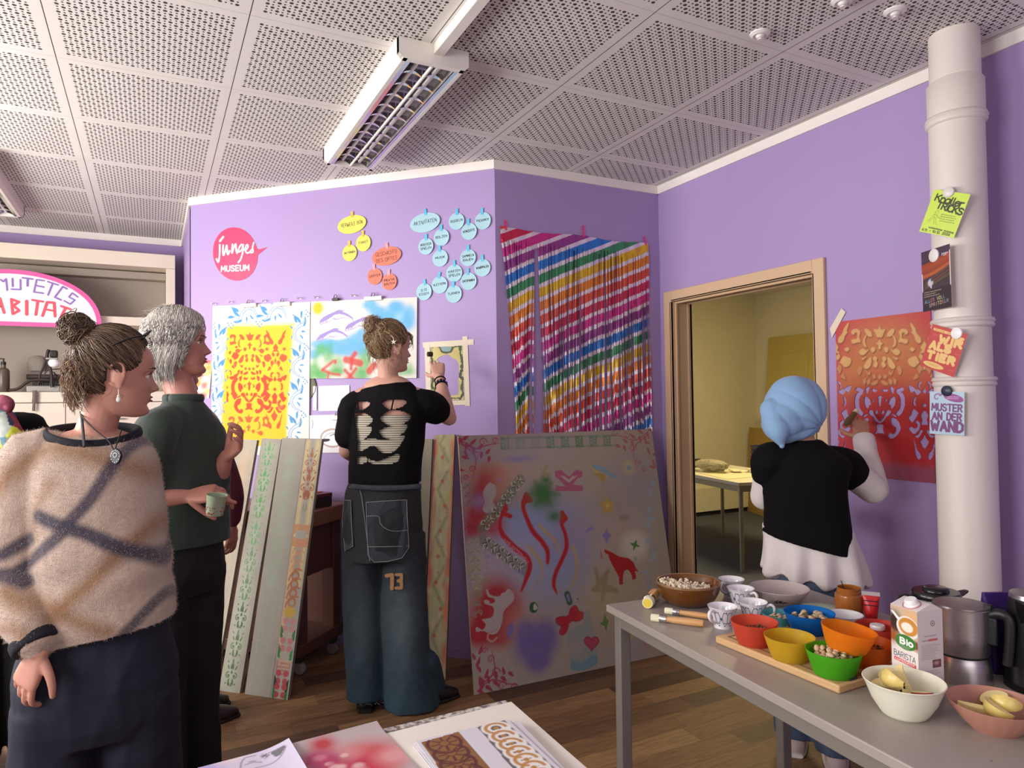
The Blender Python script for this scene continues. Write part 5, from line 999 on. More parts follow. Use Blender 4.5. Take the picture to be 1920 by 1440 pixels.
d=P[1]-P[0];far=P[0]+(P[0]-bl)*-2.0
tag(MB().prism([tuple(P[0]),tuple(far),tuple(far+d*2.4),tuple(P[0]+d*2.4)][::1],FZ+.0004,FZ+.003).build('white_cardboard',mat('warm_white_board','#e6ded4',.7,noise=.02),smooth=None),'large white cardboard sheet lying on the granite table under the prints','cardboard')
zp=zf(360,1290,2.526)
base=zp([(1036,262),(1465,150),(1738,379),(1170,379)])
ZS=FZ+.0036;SH=7;stack=[]
top=None
for i in range(SH):
 z=ZS+i*.0021;j=(i-SH+1)
 c4=[(770,1391),(944,1351),(1118,1492),(912,1556)];cv=flat_canvas(c4,ZS+(SH-1)*.0021,.0022 if i==SH-1 else .05,'#d5d1d8');
 jx,jy,ja=(0,0,0)if i==SH-1 else(rng.uniform(-.006,.012),rng.uniform(-.006,.006),rng.uniform(-.05,.05));M=Matrix.Translation((jx,jy,-(SH-1-i)*.0021))@cv.M@Matrix.Rotation(ja,4,'Z')
 if i==SH-1:
  T=lambda P:cv.loc(zp(P));cv.poly(T([(1085,258),(1263,207),(1410,379),(1480,470),(1300,540),(1170,379)]),'#8a6130')
  for k in range(9):
   c=T([(1195+33*k,262+47*k)])[0];cc=.026
   for a in range(8):cv.stroke([(c[0]+cc*.45*math.cos(a*.785),c[1]+cc*.45*math.sin(a*.785)),(c[0]+cc*.95*math.cos(a*.785),c[1]+cc*.95*math.sin(a*.785))],.0042,'#5a2a22')
   cv.stroke([(c[0]+cc*.40*math.cos(a),c[1]+cc*.40*math.sin(a))for a in np.linspace(0,6.28,14)],.003,'#6a3426')
   for m in(1,-1):cv.stroke([(c[0]+m*cc*1.25*math.cos(a),c[1]+cc*1.25*math.sin(a))for a in np.linspace(-.8,.8,10)],.007,'#5a2a22')
   cv.stroke([(c[0]-cc,c[1]-cc*1.1),(c[0],c[1]-cc*1.5),(c[0]+cc,c[1]-cc*1.1)],.006,'#5a2a22',n=8)
  cv.poly(T([(1352,185),(1478,150),(1760,420),(1900,560),(1700,600),(1560,430)]),'#63605f')
  for k in range(12):
   c=T([(1440+36*k,190+37*k)])[0];r_=.028;tt_=np.linspace(0,2*PI,24);ring=np.stack([c[0]+r_*.75*np.cos(tt_),c[1]+r_*.75*np.sin(tt_)],1);cv.stroke(ring,.020,'#e8e3de');
  for k in range(12):
   c=T([(1440+36*k,190+37*k)])[0];r_=.028;ring=np.stack([c[0]+r_*.75*np.cos(tt_),c[1]+r_*.75*np.sin(tt_)],1);cv.stroke(ring[:17],.0075,'#bd8748');cv.blob(c,.006,'#b5833f',.2)
 s_=cv.build('pattern_print',GLOSSP,.0008,None,M,edge='#e2dee2')
 tag(s_,['white pattern sheet at the very bottom of the border print stack','white pattern sheet second from the bottom of the stack','white pattern sheet third from the bottom of the stack','white pattern sheet in the middle of the border print stack','white pattern sheet third from the top of the stack','white pattern sheet just under the top border print','printed sheet with brown rosette and grey chain borders topping the stack'][i],'print','stack of border prints')
cv=flat_canvas([(567,1395),(722,1352),(790,1470),(600,1530)],FZ+.006,.0024,'#b9a9a9');T=lambda P:cv.loc(zp(P));U=cv.w/410
for x,y,r,c,o in((830,330,150,'#c43a42',.95),(860,350,110,'#c02430',.95),(760,360,130,'#b83a50',.9),(700,320,70,'#d9b8b0',.6),(640,350,100,'#a83a60',.9),(590,330,70,'#aa4068',.9),(950,320,80,'#d8a0a0',.8),(620,270,60,'#b52a38',.9),(790,300,60,'#cf8f8a',.4)):cv.blob(T([(x,y)])[0],r*U,c,.6,o)
for _ in range(40):cv.blob((random.random()*cv.w*.55,random.random()*cv.h*.75),random.uniform(.004,.014),random.choice(['#d9b5b0','#c87a8a','#b03058']),.4,.8)
tag(cv.build('sprayed_foil',mat('foil_sheet',None,.6,attr=True,noise=.02,spec=.2),.0006,edge='#c9b9b9',bend=lambda x,y:.006*np.clip((y/cv.h-.8)/.2,0,1)**2),'translucent grey foil with red spray lying beside the border prints','foil')
cv=flat_canvas([(372,1437),(550,1395),(572,1462),(392,1520)],FZ+.0045,.0022,'#c9c0d4');T=lambda P:cv.loc(zp(P))
for x,y,r,c in((100,379,60,'#8fa0d8'),(60,372,70,'#a48fd0'),(180,330,60,'#e0cfc0'),(140,350,40,'#d8c0cc')):cv.blob(T([(x,y)])[0],r*cv.w/440,c,.8,.6)
ik='#5a5a62'
for P in([(230,379),(235,350),(255,330),(300,320)],[(330,330),(370,310),(440,292),(432,320),(400,350),(360,365),(300,379)],[(330,325),(350,318)],[(345,335),(365,320)],[(270,350),(300,345)],[(250,365),(290,352),(330,352)]):cv.stroke(T(P),.0022,ik,n=14)
cv.poly(T([(372,312),(440,291),(420,325),(395,332)]),'#6d6c74',n=16)
for a in range(6):cv.stroke(T([(345,322),(345+22*math.cos(a),322+9*math.sin(a))]),.0018,ik)
tag(cv.build('fox_print',GLOSSP,.0008,edge='#e4dfe6',bend=lambda x,y:.012*np.clip((x/cv.w-.6)/.4,0,1)**2),'lavender print with a grey line drawing of a fox, left end of the granite table','print')
# things on the grey table
def spec(bx,by,rw,ry,z=TZ):
 p=atZ(bx,by,z);k=float((p-CAM)@_f)/FPX;return p,rw/2*k,(by-ry)*k
def shell(r0,r1,h,t,lip=.001,curve=1.0,n=10,foot=0.0):
 """profile of an open vessel: foot radius r0, rim radius r1"""
 o=[(r0+(r1-r0)*(i/n)**curve,foot+(h-foot)*i/n)for i in range(n+1)];inn=[(max(.001,r-t),max(z,foot+t))for r,z in o[::-1]]
 f=[(0,foot),(r0*.9,foot)]if not foot else[(0,foot*.5),(r0*.72,foot*.5),(r0*.74,0),(r0*.88,0),(r0*.9,foot)]
 return f+o[:-1]+[(r1-t*.1,h-lip*.3),(r1-t*.5,h),(r1-t*.9,h-lip*.3)]+inn[1:]+[(0,foot+t)]
def plastic(name,col,a=.72):return mat(name,col,.32,trans=.62,noise=.02,ior=1.12,spec=.5)
def scatter(c,r,n,rnd,dz=.004):
 out=[]
 while len(out)<n:
  x,y=rnd.uniform(-r,r),rnd.uniform(-r,r)
  if math.hypot(x,y)<r:out.append((c[0]+x,c[1]+y,rnd.uniform(0,dz)))
 return out
NUT=mat('pistachio_shell','#c9ab88',.6,noise=.15,ns=60);KER=mat('pistachio_kernel','#8f9a5a',.6)
def nut_proto():
 mb=MB();V=[];n,m=12,8
 for s in(1,-1):
  V=[(x*.0095,(y*.0062)if True else 0,abs(z)*.0055*s+s*.0009+s*.0012*x)for j in range(m+1)for k in range(n)for x,y,z in[(math.cos(PI*j/m),math.sin(PI*j/m)*math.cos(PI*k/(n-1)),math.sin(PI*j/m)*math.sin(PI*k/(n-1)))]]
  mb.add(V,[(j*n+k,j*n+k+1,(j+1)*n+k+1,(j+1)*n+k)[::s]for j in range(m)for k in range(n-1)])
 mb.mi=1;mb.ell((0,0,0),(.0082,.005,.0035),n=10,m=6);return mb.mesh('pistachio')
nutmesh=nut_proto();nutmesh.polygons.foreach_set('use_smooth',np.ones(len(nutmesh.polygons),bool));nutmesh.materials.append(NUT);nutmesh.materials.append(KER)
def nuts(c,r,z,n,lab,grp,seed,layers=2):
 rnd=random.Random(seed);k=0
 for ly in range(layers):
  m=n//layers;pts=[];tries=0
  while len(pts)<m and tries<4000:
   tries+=1;a=rnd.uniform(0,2*PI);q=r*math.sqrt(rnd.random())*(1-.12*ly);x,y=q*math.cos(a),q*math.sin(a)
   if all(math.hypot(x-u,y-v)>.0125 for u,v in pts):pts.append((x,y))
  for x,y in pts:
   o=bpy.data.objects.new('pistachio',nutmesh);C.objects.link(o);o.matrix_basis=Matrix.Translation((c[0]+x,c[1]+y,z+ly*.0085+.004*(1-(x*x+y*y)/r/r)))@Matrix(rotm(rnd.uniform(-.6,.6),rnd.uniform(-.6,.6),rnd.uniform(0,6)).tolist()).to_4x4();tag(o,lab,'nut',grp)
p,R_,h=spec(1291,1131,117,1090);BR=mat('brown_glaze','#6a3f16',.15,noise=.15,ns=6,coat=.5)
t=thing('popcorn_bowl','brown glazed bowl half full of popcorn at the table end','bowl',rz(p))
MB().lathe([(0,.004),(R_*.52,.004),(R_*.55,0),(R_*.62,.002),(R_*.84,h*.28),(R_*.96,h*.6),(R_,h*.94),(R_*1.01,h),(R_*.985,h*1.015),(R_*.955,h*.98),(R_*.91,h*.6),(R_*.78,h*.28),(R_*.5,.012),(0,.010)],56).build('bowl',BR,t,smooth=60)
MB().lathe([(R_*1.004,h*.93),(R_*1.016,h*.985),(R_*.99,h*1.03),(R_*.955,h*1.0)],56,cap=False).build('rim',mat('brown_glaze_rim','#8d6a48',.2,noise=.2,ns=30),t,smooth=60)
rnd=random.Random(5);mb=MB()
for _ in range(190):
 a=rnd.uniform(0,2*PI);q=R_*.84*math.sqrt(rnd.random());x,y=q*math.cos(a),q*math.sin(a);zt=h*.74+.020*(-x/R_*.8+.3*y/R_)+rnd.uniform(-.006,.007)
 for _ in range(4):mb.ell((x+rnd.gauss(0,.0035),y+rnd.gauss(0,.0035),zt+rnd.gauss(0,.0025)),[rnd.uniform(.0028,.0052)]*3,n=7,m=5)
o=mb.build('popcorn',mat('popcorn_white','#efe0c2',.8,noise=.22,ns=150),smooth=60,M=rz(p));tag(o,'pile of popcorn inside the brown glazed bowl','popcorn',kind='stuff')
BRI=mat('cream_bristles','#e6e0c0',.8,noise=.15,ns=200,stretch=(.1,4,4));BW=mat('brush_wood','#d3a06a',.4,noise=.12,ns=12,stretch=(2,12,12))
def brush(tip,end,lab,r=.0115,tipc=None,hb=None):
 a=atZ(*tip,TZ+r);b=atZ(*end,TZ+r);L_=np.linalg.norm(b-a)if hb is None else hb;d=(b-a)/np.linalg.norm(b-a);M=frame(a,d,np.cross((0,0,1),d),(0,0,1));t=thing('stencil_brush',lab,'brush',M,'stencil brushes');Rx=rotm(0,PI/2,0)
 s=lambda prof:[(q*r,z)for q,z in prof]
 MB().lathe(s([(0,0),(.9,.0),(.98,.002),(1.0,.026),(0,.026)]),24,R=Rx).build('bristles',BRI,t,smooth=50);MB().lathe(s([(1.0,.0255),(1.04,.026),(1.04,.047),(.98,.0475),(.9,.047)]),24,R=Rx,cap=False).build('ferrule',STEEL,t,smooth=50)
 MB().lathe(s([(.8,.046),(.86,.047),(.74,.055),(.85,.07),(.95,L_*.7),(.92,L_*.93),(.8,L_),(0,L_)]),24,R=Rx,cap=False).build('handle',BW,t,smooth=50)
 if tipc:MB().lathe([(0,-.0006),(r*.5,-.0006),(r*.85,.0002)],20,R=Rx,cap=False).build('paint_tip',mat('yellow_paint_tip','#e8cf4a',.5),t)
brush((1221,1157.5),(1319,1169),'front stencil brush with cream bristles and wooden handle at the table corner');brush((1247,1144.5),(1336,1157),'stencil brush lying behind the front one beside the brown bowl',r=.0100)
brush((1214,1131),(1229,1111),'stencil brush pointing its round yellowish bristle end at the viewer',r=.0185,tipc=1,hb=.13)
CUPW=mat('cup_porcelain','#e6e3e6',.12,noise=.02,coat=.4);CUPB=mat('cup_cobalt','#3c4478',.2,noise=.1)
def cup_proto(lab,M,h,r):
 t=thing('cup',lab,'cup',M,'blue patterned cups');rr=lambda z:r*(.62+.38*(z/h)**1.5)if z>.1*h else r*.62
 pr=[(0,.002),(r*.55,.002),(r*.58,0),(r*.62,.0),(r*.60,.06*h)]+[(rr(h*i/12),h*i/12)for i in range(2,12)]+[(r*.995,h*.97),(r*1.02,h),(r*.99,h*1.004),(r*.95,h*.96)]+[(rr(h*i/12)-.0028,h*i/12)for i in range(11,1,-1)]+[(r*.5,.1*h),(0,.09*h)]
 MB().lathe(pr,44).build('body',CUPW,t,smooth=60)
 P=catmull([(-rr(h*.82),0,h*.82),(-r*1.22,0,h*.92),(-r*1.45,0,h*.78),(-r*1.35,0,h*.52),(-r*1.02,0,h*.36),(-rr(h*.3)+.001,0,h*.30)],22);MB().tube(P,.0042,10,up=(0,1,0),flat=1.25).build('handle',CUPW,t,smooth=60)
 mb=MB()
 def S_(pts,w=.0013):
  Q=catmull([(a,b,0)for a,b in pts],12);V=[]
  for i in range(len(Q)-1):
   a,b=Q[i][:2];c,d=Q[i+1][:2];ra,rb=rr(b*h)+.0004,rr(d*h)+.0004;l=math.hypot((c-a)*ra,(d-b)*h)+1e-9;nx,nz=-(d-b)*h/l*w/2,(c-a)*ra/l*w/2
   q=lambda A,Z,rad,s:((rr(Z*h+s*nz)+.0005)*math.cos(A+s*nx/rad),(rr(Z*h+s*nz)+.0005)*math.sin(A+s*nx/rad),Z*h+s*nz)
   mb.add([q(a,b,ra,-1),q(c,d,rb,-1),q(c,d,rb,1),q(a,b,ra,1)],[(0,1,2,3)])
 for k in range(6):
  a=k*PI/3
  S_([(a,.20),(a+.02,.45),(a,.74)],.0011);S_([(a,.74),(a+.22,.82),(a+.38,.72),(a+.42,.5),(a+.34,.30),(a+.12,.24)]);S_([(a,.74),(a-.22,.82),(a-.38,.72),(a-.42,.5),(a-.34,.30),(a-.12,.24)])
  for da,dz in((.08,0),(-.08,0),(0,.09),(0,-.09)):S_([(a+PI/6*0+.52,.5),(a+.52+da,.5+dz),(a+.52,.5)],.0024)
  for q in(.3,-.3,.12,-.12):S_([(a+q,.84),(a+q+.03,.80)],.0028);S_([(a+q,.26),(a+q+.05,.32)],.0022)
 S_([(a,.175)for a in np.linspace(0,2*PI,12)],.0016);S_([(a,.155)for a in np.linspace(0,2*PI,12)],.0012);S_([(a,.90)for a in np.linspace(0,2*PI,12)],.0006)
 mb.build('blue_pattern',CUPB,t,smooth=180);return t
p,r,h=spec(1355.5,1175,54,1136);cup=cup_proto('blue patterned cup in front with its handle turned left to the brushes',rz(p,.15),h,r)
for bx,by,an,lab in((1412,1166,2.2,'blue patterned cup behind the red plastic bowl'),(1389.5,1138,1.7,'blue patterned cup in the middle of the cup group'),(1372,1119,.2,'blue patterned cup farthest back, beside the popcorn bowl')):
 q=atZ(bx,by,TZ);dup(cup,rz(q,an),lab)
def plate(name,lab,p,r,col,h=.018,cat='plate'):
 t=MB().lathe([(0,.003),(r*.55,.003),(r*.57,0),(r*.62,0),(r*.68,h*.35),(r*.98,h*.95),(r,h),(r*.975,h*1.05),(r*.66,h*.5),(r*.58,.0075),(0,.0065)],60).build(name,mat(name+'_glaze',col,.3,noise=.03),M=rz(p),smooth=60);return tag(t,lab,cat)
p,r,h=spec(1461,1127,108,1112);t=MB().lathe([(0,.004),(r*.6,.004),(r*.62,0),(r*.7,.004),(r*.92,.030),(r,.045),(r*.985,.047),(r*.9,.033),(r*.66,.010),(0,.008)],60).build('platter',mat('pinkish_grey_plastic','#b9a8a4',.4,noise=.04),M=rz(p),smooth=60);tag(t,'pinkish grey shallow dish behind the cups holding dark brush heads','dish')
rnd=random.Random(8);mb=MB();hh=atZ(1463,1130,TZ+.012)
for i in range(70):a=rnd.gauss(.2,.35);l=rnd.uniform(.02,.05);s=np.array([rnd.gauss(0,.018),rnd.gauss(0,.012),.006+rnd.random()*.006]);mb.tube([s,s+np.array([l*math.cos(a),l*math.sin(a),rnd.uniform(-.002,.006)])],.0012,5)
o=mb.build('bristle_tuft',mat('dark_bristles','#1c191a',.6),M=rz((hh[0],hh[1],TZ+.009)));tag(o,'dark brush head lying in the pinkish grey dish','brush')
p=atZ(1480,1128,TZ+.010);o=tag(MB().tube(catmull([(0,0,.002),(.02,.006,.006),(.035,-.004,.004),(.055,.004,.008)],16),[.006]*6+[.009]*6+[.004]*4,10).build('brush_stub',mat('grey_green_stub','#56605a',.5),M=rz((p[0],p[1],TZ+.013),.2)),'grey green brush stub beside the dark brush head in the dish','brush')
p=atZ(1541,1153,TZ);plate('green_plate','pale green plate mostly hidden behind the blue plastic bowl',p,.066,'#a9b59a')
MB_T=.020;c0=atZ(1341,1192,TZ+MB_T);c1=atZ(1573,1286,TZ+MB_T);c2=atZ(1636,1274,TZ+MB_T);d=c1-c0;L_=np.linalg.norm(d);d/=L_;e=np.cross((0,0,1),d);wd=.30
M=frame((c0[0],c0[1],TZ+.0005),d,e,(0,0,1));t=thing('cutting_board','light wooden cutting board with a juice groove under the plastic bowls','cutting board',M)
CB=mat('light_beech','#c9a274',.42,noise=.16,ns=9,stretch=(2,16,16));MB().b2((0,0,0),(L_,wd,MB_T)).build('board',CB,t,bevel=.004)
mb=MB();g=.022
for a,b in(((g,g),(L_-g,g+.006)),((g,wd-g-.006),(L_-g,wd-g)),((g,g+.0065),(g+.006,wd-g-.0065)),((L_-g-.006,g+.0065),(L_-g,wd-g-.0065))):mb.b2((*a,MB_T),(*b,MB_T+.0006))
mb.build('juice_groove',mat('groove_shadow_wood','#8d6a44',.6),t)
BZ=TZ+MB_T+.0012
def pbowl(lab,col,bx,by,rw,ry,z,r0=.62,tilt=None,grp='coloured plastic bowls',squash=1.0):
 p,r,h=spec(bx,by,rw,ry,z);M=rz(p)
 if tilt:M=M@Matrix(rotm(*tilt).tolist()).to_4x4()
 t=MB().lathe(shell(r*r0,r,h,.0022,curve=.85),56).build('plastic_bowl',plastic('plastic_'+col[1:],col),M=M,smooth=50);tag(t,lab,'bowl',grp);return p,r,h,t
p_,r_,h_,_=pbowl('translucent red plastic bowl at the left front of the cutting board','#f0694e',1415,1206,86,1164,BZ,.68);rnd=random.Random(11);mb=MB()
for x,y,z in scatter((p_[0],p_[1]),r_*.72,90,rnd,.012):mb.ell((x,y,BZ+h_*.42+z),[rnd.uniform(.002,.005)for _ in range(3)],n=7,m=5)
tag(mb.build('nut_crumbs',mat('brown_crumbs','#6f5138',.8,noise=.3,ns=100),smooth=60),'brown nut crumbs inside the red plastic bowl','crumbs',kind='stuff')
tag(MB().tube([(p_[0]-.01,p_[1]+.012,BZ+h_*.60),(p_[0]+.035,p_[1]-.018,BZ+h_*.52)],.006,10).build('cinnamon_stick',mat('cinnamon','#8a5434',.7,noise=.2),smooth=60),'short brown cinnamon stick on the crumbs in the red bowl','spice')
p_,r_,h_,_=pbowl('translucent teal plastic bowl half hidden behind the blue bowl','#66bcc4',1462,1180,64,1150,TZ+.0012);nuts(p_,r_*.7,TZ+h_*.52,22,'pistachio nut in the teal plastic bowl','pistachios in the teal bowl',21)
p_,r_,h_,_=pbowl('translucent blue plastic bowl behind the yellow bowl','#2484d8',1518,1184,91,1147,BZ,.66);nuts(p_,r_*.76,BZ+h_*.60,28,'pistachio nut in the blue plastic bowl','pistachios in the blue bowl',22)
p_,r_,h_,_=pbowl('translucent yellow plastic bowl in the middle of the cutting board','#ecc840',1481,1234,92,1192,BZ,.68);rnd=random.Random(4);mb=MB()
for x,y,z in scatter((p_[0],p_[1]),r_*.6,16,rnd,.006):mb.ell((x,y,BZ+h_*.30+z),[rnd.uniform(.004,.008),rnd.uniform(.004,.008),.004],n=8,m=5)
tag(mb.build('fruit_scraps',mat('yellow_scraps','#cfa93c',.6,noise=.3),smooth=60),'few yellow scraps in the yellow plastic bowl','scraps',kind='stuff')
pg,rg,hg,_=pbowl('translucent green plastic bowl full of pistachios under the orange bowl','#6cd034',1564,1263,100,1218,BZ,.70);nuts(pg,rg*.78,BZ+hg*.62,46,'pistachio nut in the green plastic bowl','pistachios in the green bowl',23,3)
pl,rl,hl,_=pbowl('translucent dark orange plastic bowl behind and right of the green bowl','#ee8234',1631,1247,88,1203,BZ,.68);rnd=random.Random(12);mb=MB()
for x,y,z in scatter((pl[0],pl[1]),rl*.7,60,rnd,.010):mb.ell((x,y,BZ+hl*.55+z),[rnd.uniform(.003,.006),rnd.uniform(.003,.005),.003],n=7,m=5)
tag(mb.build('raisins',mat('raisin_brown','#4a2c22',.6,noise=.2),smooth=60),'dark raisins in the lower orange bowl','raisins',kind='stuff')
po=(pg+pl)/2;zst=BZ+max(hg,hl)+.0005
d_=float((po-CAM)@_f);pbowl('bright orange empty plastic bowl stacked on top of the green and orange bowls','#ffa02c',1587,1216,98,1177,BZ+hg*.97,.70,tilt=(0.10,0.10,0))
pbowl('large translucent red plastic bowl behind the orange bowls','#e8584a',1648,1211,80,1172,TZ+.0012,.7)
p=atZ(1585,1180,TZ);t=MB().lathe(shell(.03,.05,.045,.003),44).build('white_bowl',mat('white_china','#e4e0de',.2),M=rz(p),smooth=50);tag(t,'small white china bowl hidden behind the stacked orange bowl','bowl')
p=atZ(1646,1207,TZ);t=thing('white_lidded_jar','white lidded jar behind the stacked orange bowl','jar',rz(p));MB().lathe([(0,0),(.016,0),(.018,.004),(.018,.04),(0,.04)],28).build('body',mat('jar_dark_glass','#3a2c28',.2),t,smooth=50);MB().lathe([(.019,.0405),(.0195,.048),(.018,.052),(0,.053)],28).build('lid',mat('white_china','#e4e0de',.2),t,smooth=50)
p,r,h=spec(1593,1160,50,1101);CL=mat('amber_jar','#9a5a22',.25,noise=.18,ns=12,coat=.3)
t=thing('honey_jar','amber brown open jar behind the bowls with a spoon in it','jar',rz(p));MB().lathe([(0,.002),(r*.92,0),(r,.006),(r,h*.72),(r*.97,h*.78),(r*.84,h*.82),(r*.86,h*.84),(r*.86,h*.9),(r*.82,h*.91),(r*.84,h*.99),(r*.81,h),(r*.77,h*.98),(r*.77,h*.8),(r*.9,h*.7),(r*.9,.01),(0,.008)],44).build('body',CL,t,smooth=40)
MB().lathe([(0,h*.80),(r*.75,h*.80)],30,cap=False).build('contents',mat('honey','#8a4a16',.1),t)
tag(MB().tube(catmull([(p[0]-.004,p[1],TZ+h*.55),(p[0]-.016,p[1]+.004,TZ+h*.95),(p[0]-.026,p[1]+.006,TZ+h*1.22)],10),[.0035]*6+[.003]*4,8,flat=.5).build('spoon',STEEL,smooth=60),'steel spoon sticking out of the amber jar','spoon')
p,r,h=spec(1634,1168,40,1110);RDT=mat('red_paint_tube','#c21f24',.3,noise=.03);dv=ray(1634,1168);yw=math.atan2(dv[1],dv[0])-PI/2
t=thing('paint_tube','red acrylic paint tube standing upside down beside the amber jar','tube',rz(p,yw));MB().lathe([(0,0),(.013,0),(.0135,.014),(0,.014)],24).build('cap',mat('tube_cap','#2b2a2c',.4),t,smooth=40)
MB().loft([((0,0,.0142),(.016,0,0),(0,.014,0),2),((0,0,.03),(.0185,0,0),(0,.016,0),2),((0,0,h*.6),(.021,0,0),(0,.011,0),2.2),((0,0,h*.86),(.0235,0,0),(0,.003,0),3),((0,0,h*.87),(.0237,0,0),(0,.0018,0),4)],32).build('body',RDT,t,smooth=60)
MB().b2((-.0245,-.0012,h*.87),(.0245,.0012,h*1.0)).build('crimp',mat('tube_crimp','#b9aeb0',.35),t)
mb=MB();[mb.b2((-.021,-.0125,z),(.021,-.0105,z+.0022))for z in(h*.58,h*.72)];mb.build('black_band',KB,t)
ce=atZ(1727,1289,TZ);cr=atZ(1768,1309,TZ)
def carton():
 p=atZ(1724,1318,TZ);w=.072;hc=.198;an=math.radians(-100);M=rz(p,an)
 t=thing('milk_carton','white oat drink carton lettered BARISTA with a green Bio oval','carton',M)
 n_=150;lf=Canvas(w,hc,n_,int(n_*hc/w),'#e6ddd6');W,H_=w,hc
 lf.poly([(0,H_*.60),(W,H_*.54),(W,H_),(0,H_)],'#c9b09a');lf.blob((W*.15,H_*.80),(W*.30,H_*.14),'#3c2a22',.4);lf.blob((W*.08,H_*.64),(W*.2,H_*.08),'#a0562a',.6);lf.blob((W*.8,H_*.9),(W*.3,H_*.1),'#e0b07a',.7);lf.blob((W*.95,H_*.62),(W*.12,H_*.05),'#8a3a30',.4)
 lf.blob((W*.64,H_*.79),(W*.42,H_*.125),'#e9e2dc',.03);lf.blob((W*.66,H_*.80),(W*.36,H_*.10),'#c98a3c',.05);lf.blob((W*.62,H_*.79),(W*.22,H_*.055),'#f2e6d6',.15);lf.poly([(W*.0,H_*.93),(W*.12,H_*.93),(W*.38,H_*.86),(W*.28,H_*.84)],'#f1ece8')
 lf.blob((W*.55,H_*.615),(W*.40,H_*.085),'#3f7a34',.03);lf.text('Bio',(W*.58,H_*.62),H_*.062,W*.055,'#f5f5f0',fit=W*.46);
 for k in range(2):squig(lf,W*(.30+.05*k),H_*(.565-.018*k),W*(.44-.1*k),'#cfe0c8',.0007,.0018)
 lf.text('BARISTA',(W*.50,H_*.455),H_*.062,W*.022,'#3a3f66',fit=W*.80,rot=-.04,sp=1.2);lf.poly([(W*.10,H_*.375),(W*.92,H_*.36),(W*.92,H_*.40),(W*.10,H_*.415)],'#d2555a');lf.text('HAFERDRINK',(W*.51,H_*.3875),H_*.022,W*.012,'#f2dcd8',fit=W*.72,rot=-.02)
 rf=Canvas(w,hc,n_,int(n_*hc/w),'#ddd0cc');tt_=np.linspace(0,2*PI,20);rf.stroke(np.stack([W*.60+.0055*np.cos(tt_),H_*.855+.0055*np.sin(tt_)],1),.0014,'#3a3438');rf.stroke([(W*.56,H_*.85),(W*.60,H_*.865),(W*.64,H_*.85),(W*.56,H_*.85)],.001,'#3a3438')
 squig(rf,W*.26,H_*.72,W*.5,'#6a7096',.0011,.003);squig(rf,W*.16,H_*.67,W*.3,'#8a7078',.0012,.004);rf.poly([(W*.42,H_*.66),(W*.78,H_*.66),(W*.78,H_*.685),(W*.42,H_*.685)],'#cf6a6e')
 for k in range(11):squig(rf,W*.14,H_*(.625-.016*k),W*random.uniform(.5,.76),'#7d747c',.0007,.0016)
 rf.poly([(W*.56,H_*.36),(W*.90,H_*.36),(W*.90,H_*.45),(W*.56,H_*.45)],'#7a4a4c');rf.blob((W*.72,H_*.41),(W*.1,H_*.02),'#c09a94',.6)
 for k in range(13):squig(rf,W*.14,H_*(.33-.017*k),W*random.uniform(.55,.78),'#8a8088',.0007,.0015)
 lf.build('front_face',GLOSSP,.0006,t,frame((-w,-.0002,0),(1,0,0),(0,0,1)));rf.build('side_face',GLOSSP,.0006,t,frame((.0002,0,0),(0,1,0),(0,0,1)))
 sh=.014;CW=mat('carton_white','#e4dad6',.4,noise=.03)
 MB().b2((-w+.0007,.0007,0),(-.0007,w-.0007,hc)).build('carton_body',CW,t)
 V=[(-w,0,hc),(0,0,hc),(0,w,hc),(-w,w,hc),(-w,w*.55,hc+sh),(0,w*.55,hc+sh),(0,w*.62,hc+sh),(-w,w*.62,hc+sh)]
 MB().add(V,[(0,1,5,4),(2,3,7,6),(4,5,6,7),(1,2,6,5),(3,0,4,7),(3,2,1,0)]).build('folded_top',CW,t)
 MB().lathe([(.0165,0),(.0165,.003),(.0135,.004),(.0135,.013),(.012,.015),(0,.015)],28).build('screw_cap',mat('white_cap','#f0ece8',.35),t,M=Matrix.Translation((-w*.42,w*.26,hc+sh*.46))@Matrix.Rotation(.33,4,'X'),smooth=40)
 MB().lathe([(.017,-.001),(.0195,.001),(.019,.0018)],28,cap=False).build('cap_ring',mat('pink_ring','#d0607c',.4),t,M=Matrix.Translation((-w*.42,w*.26,hc+sh*.46))@Matrix.Rotation(.33,4,'X'))
carton()
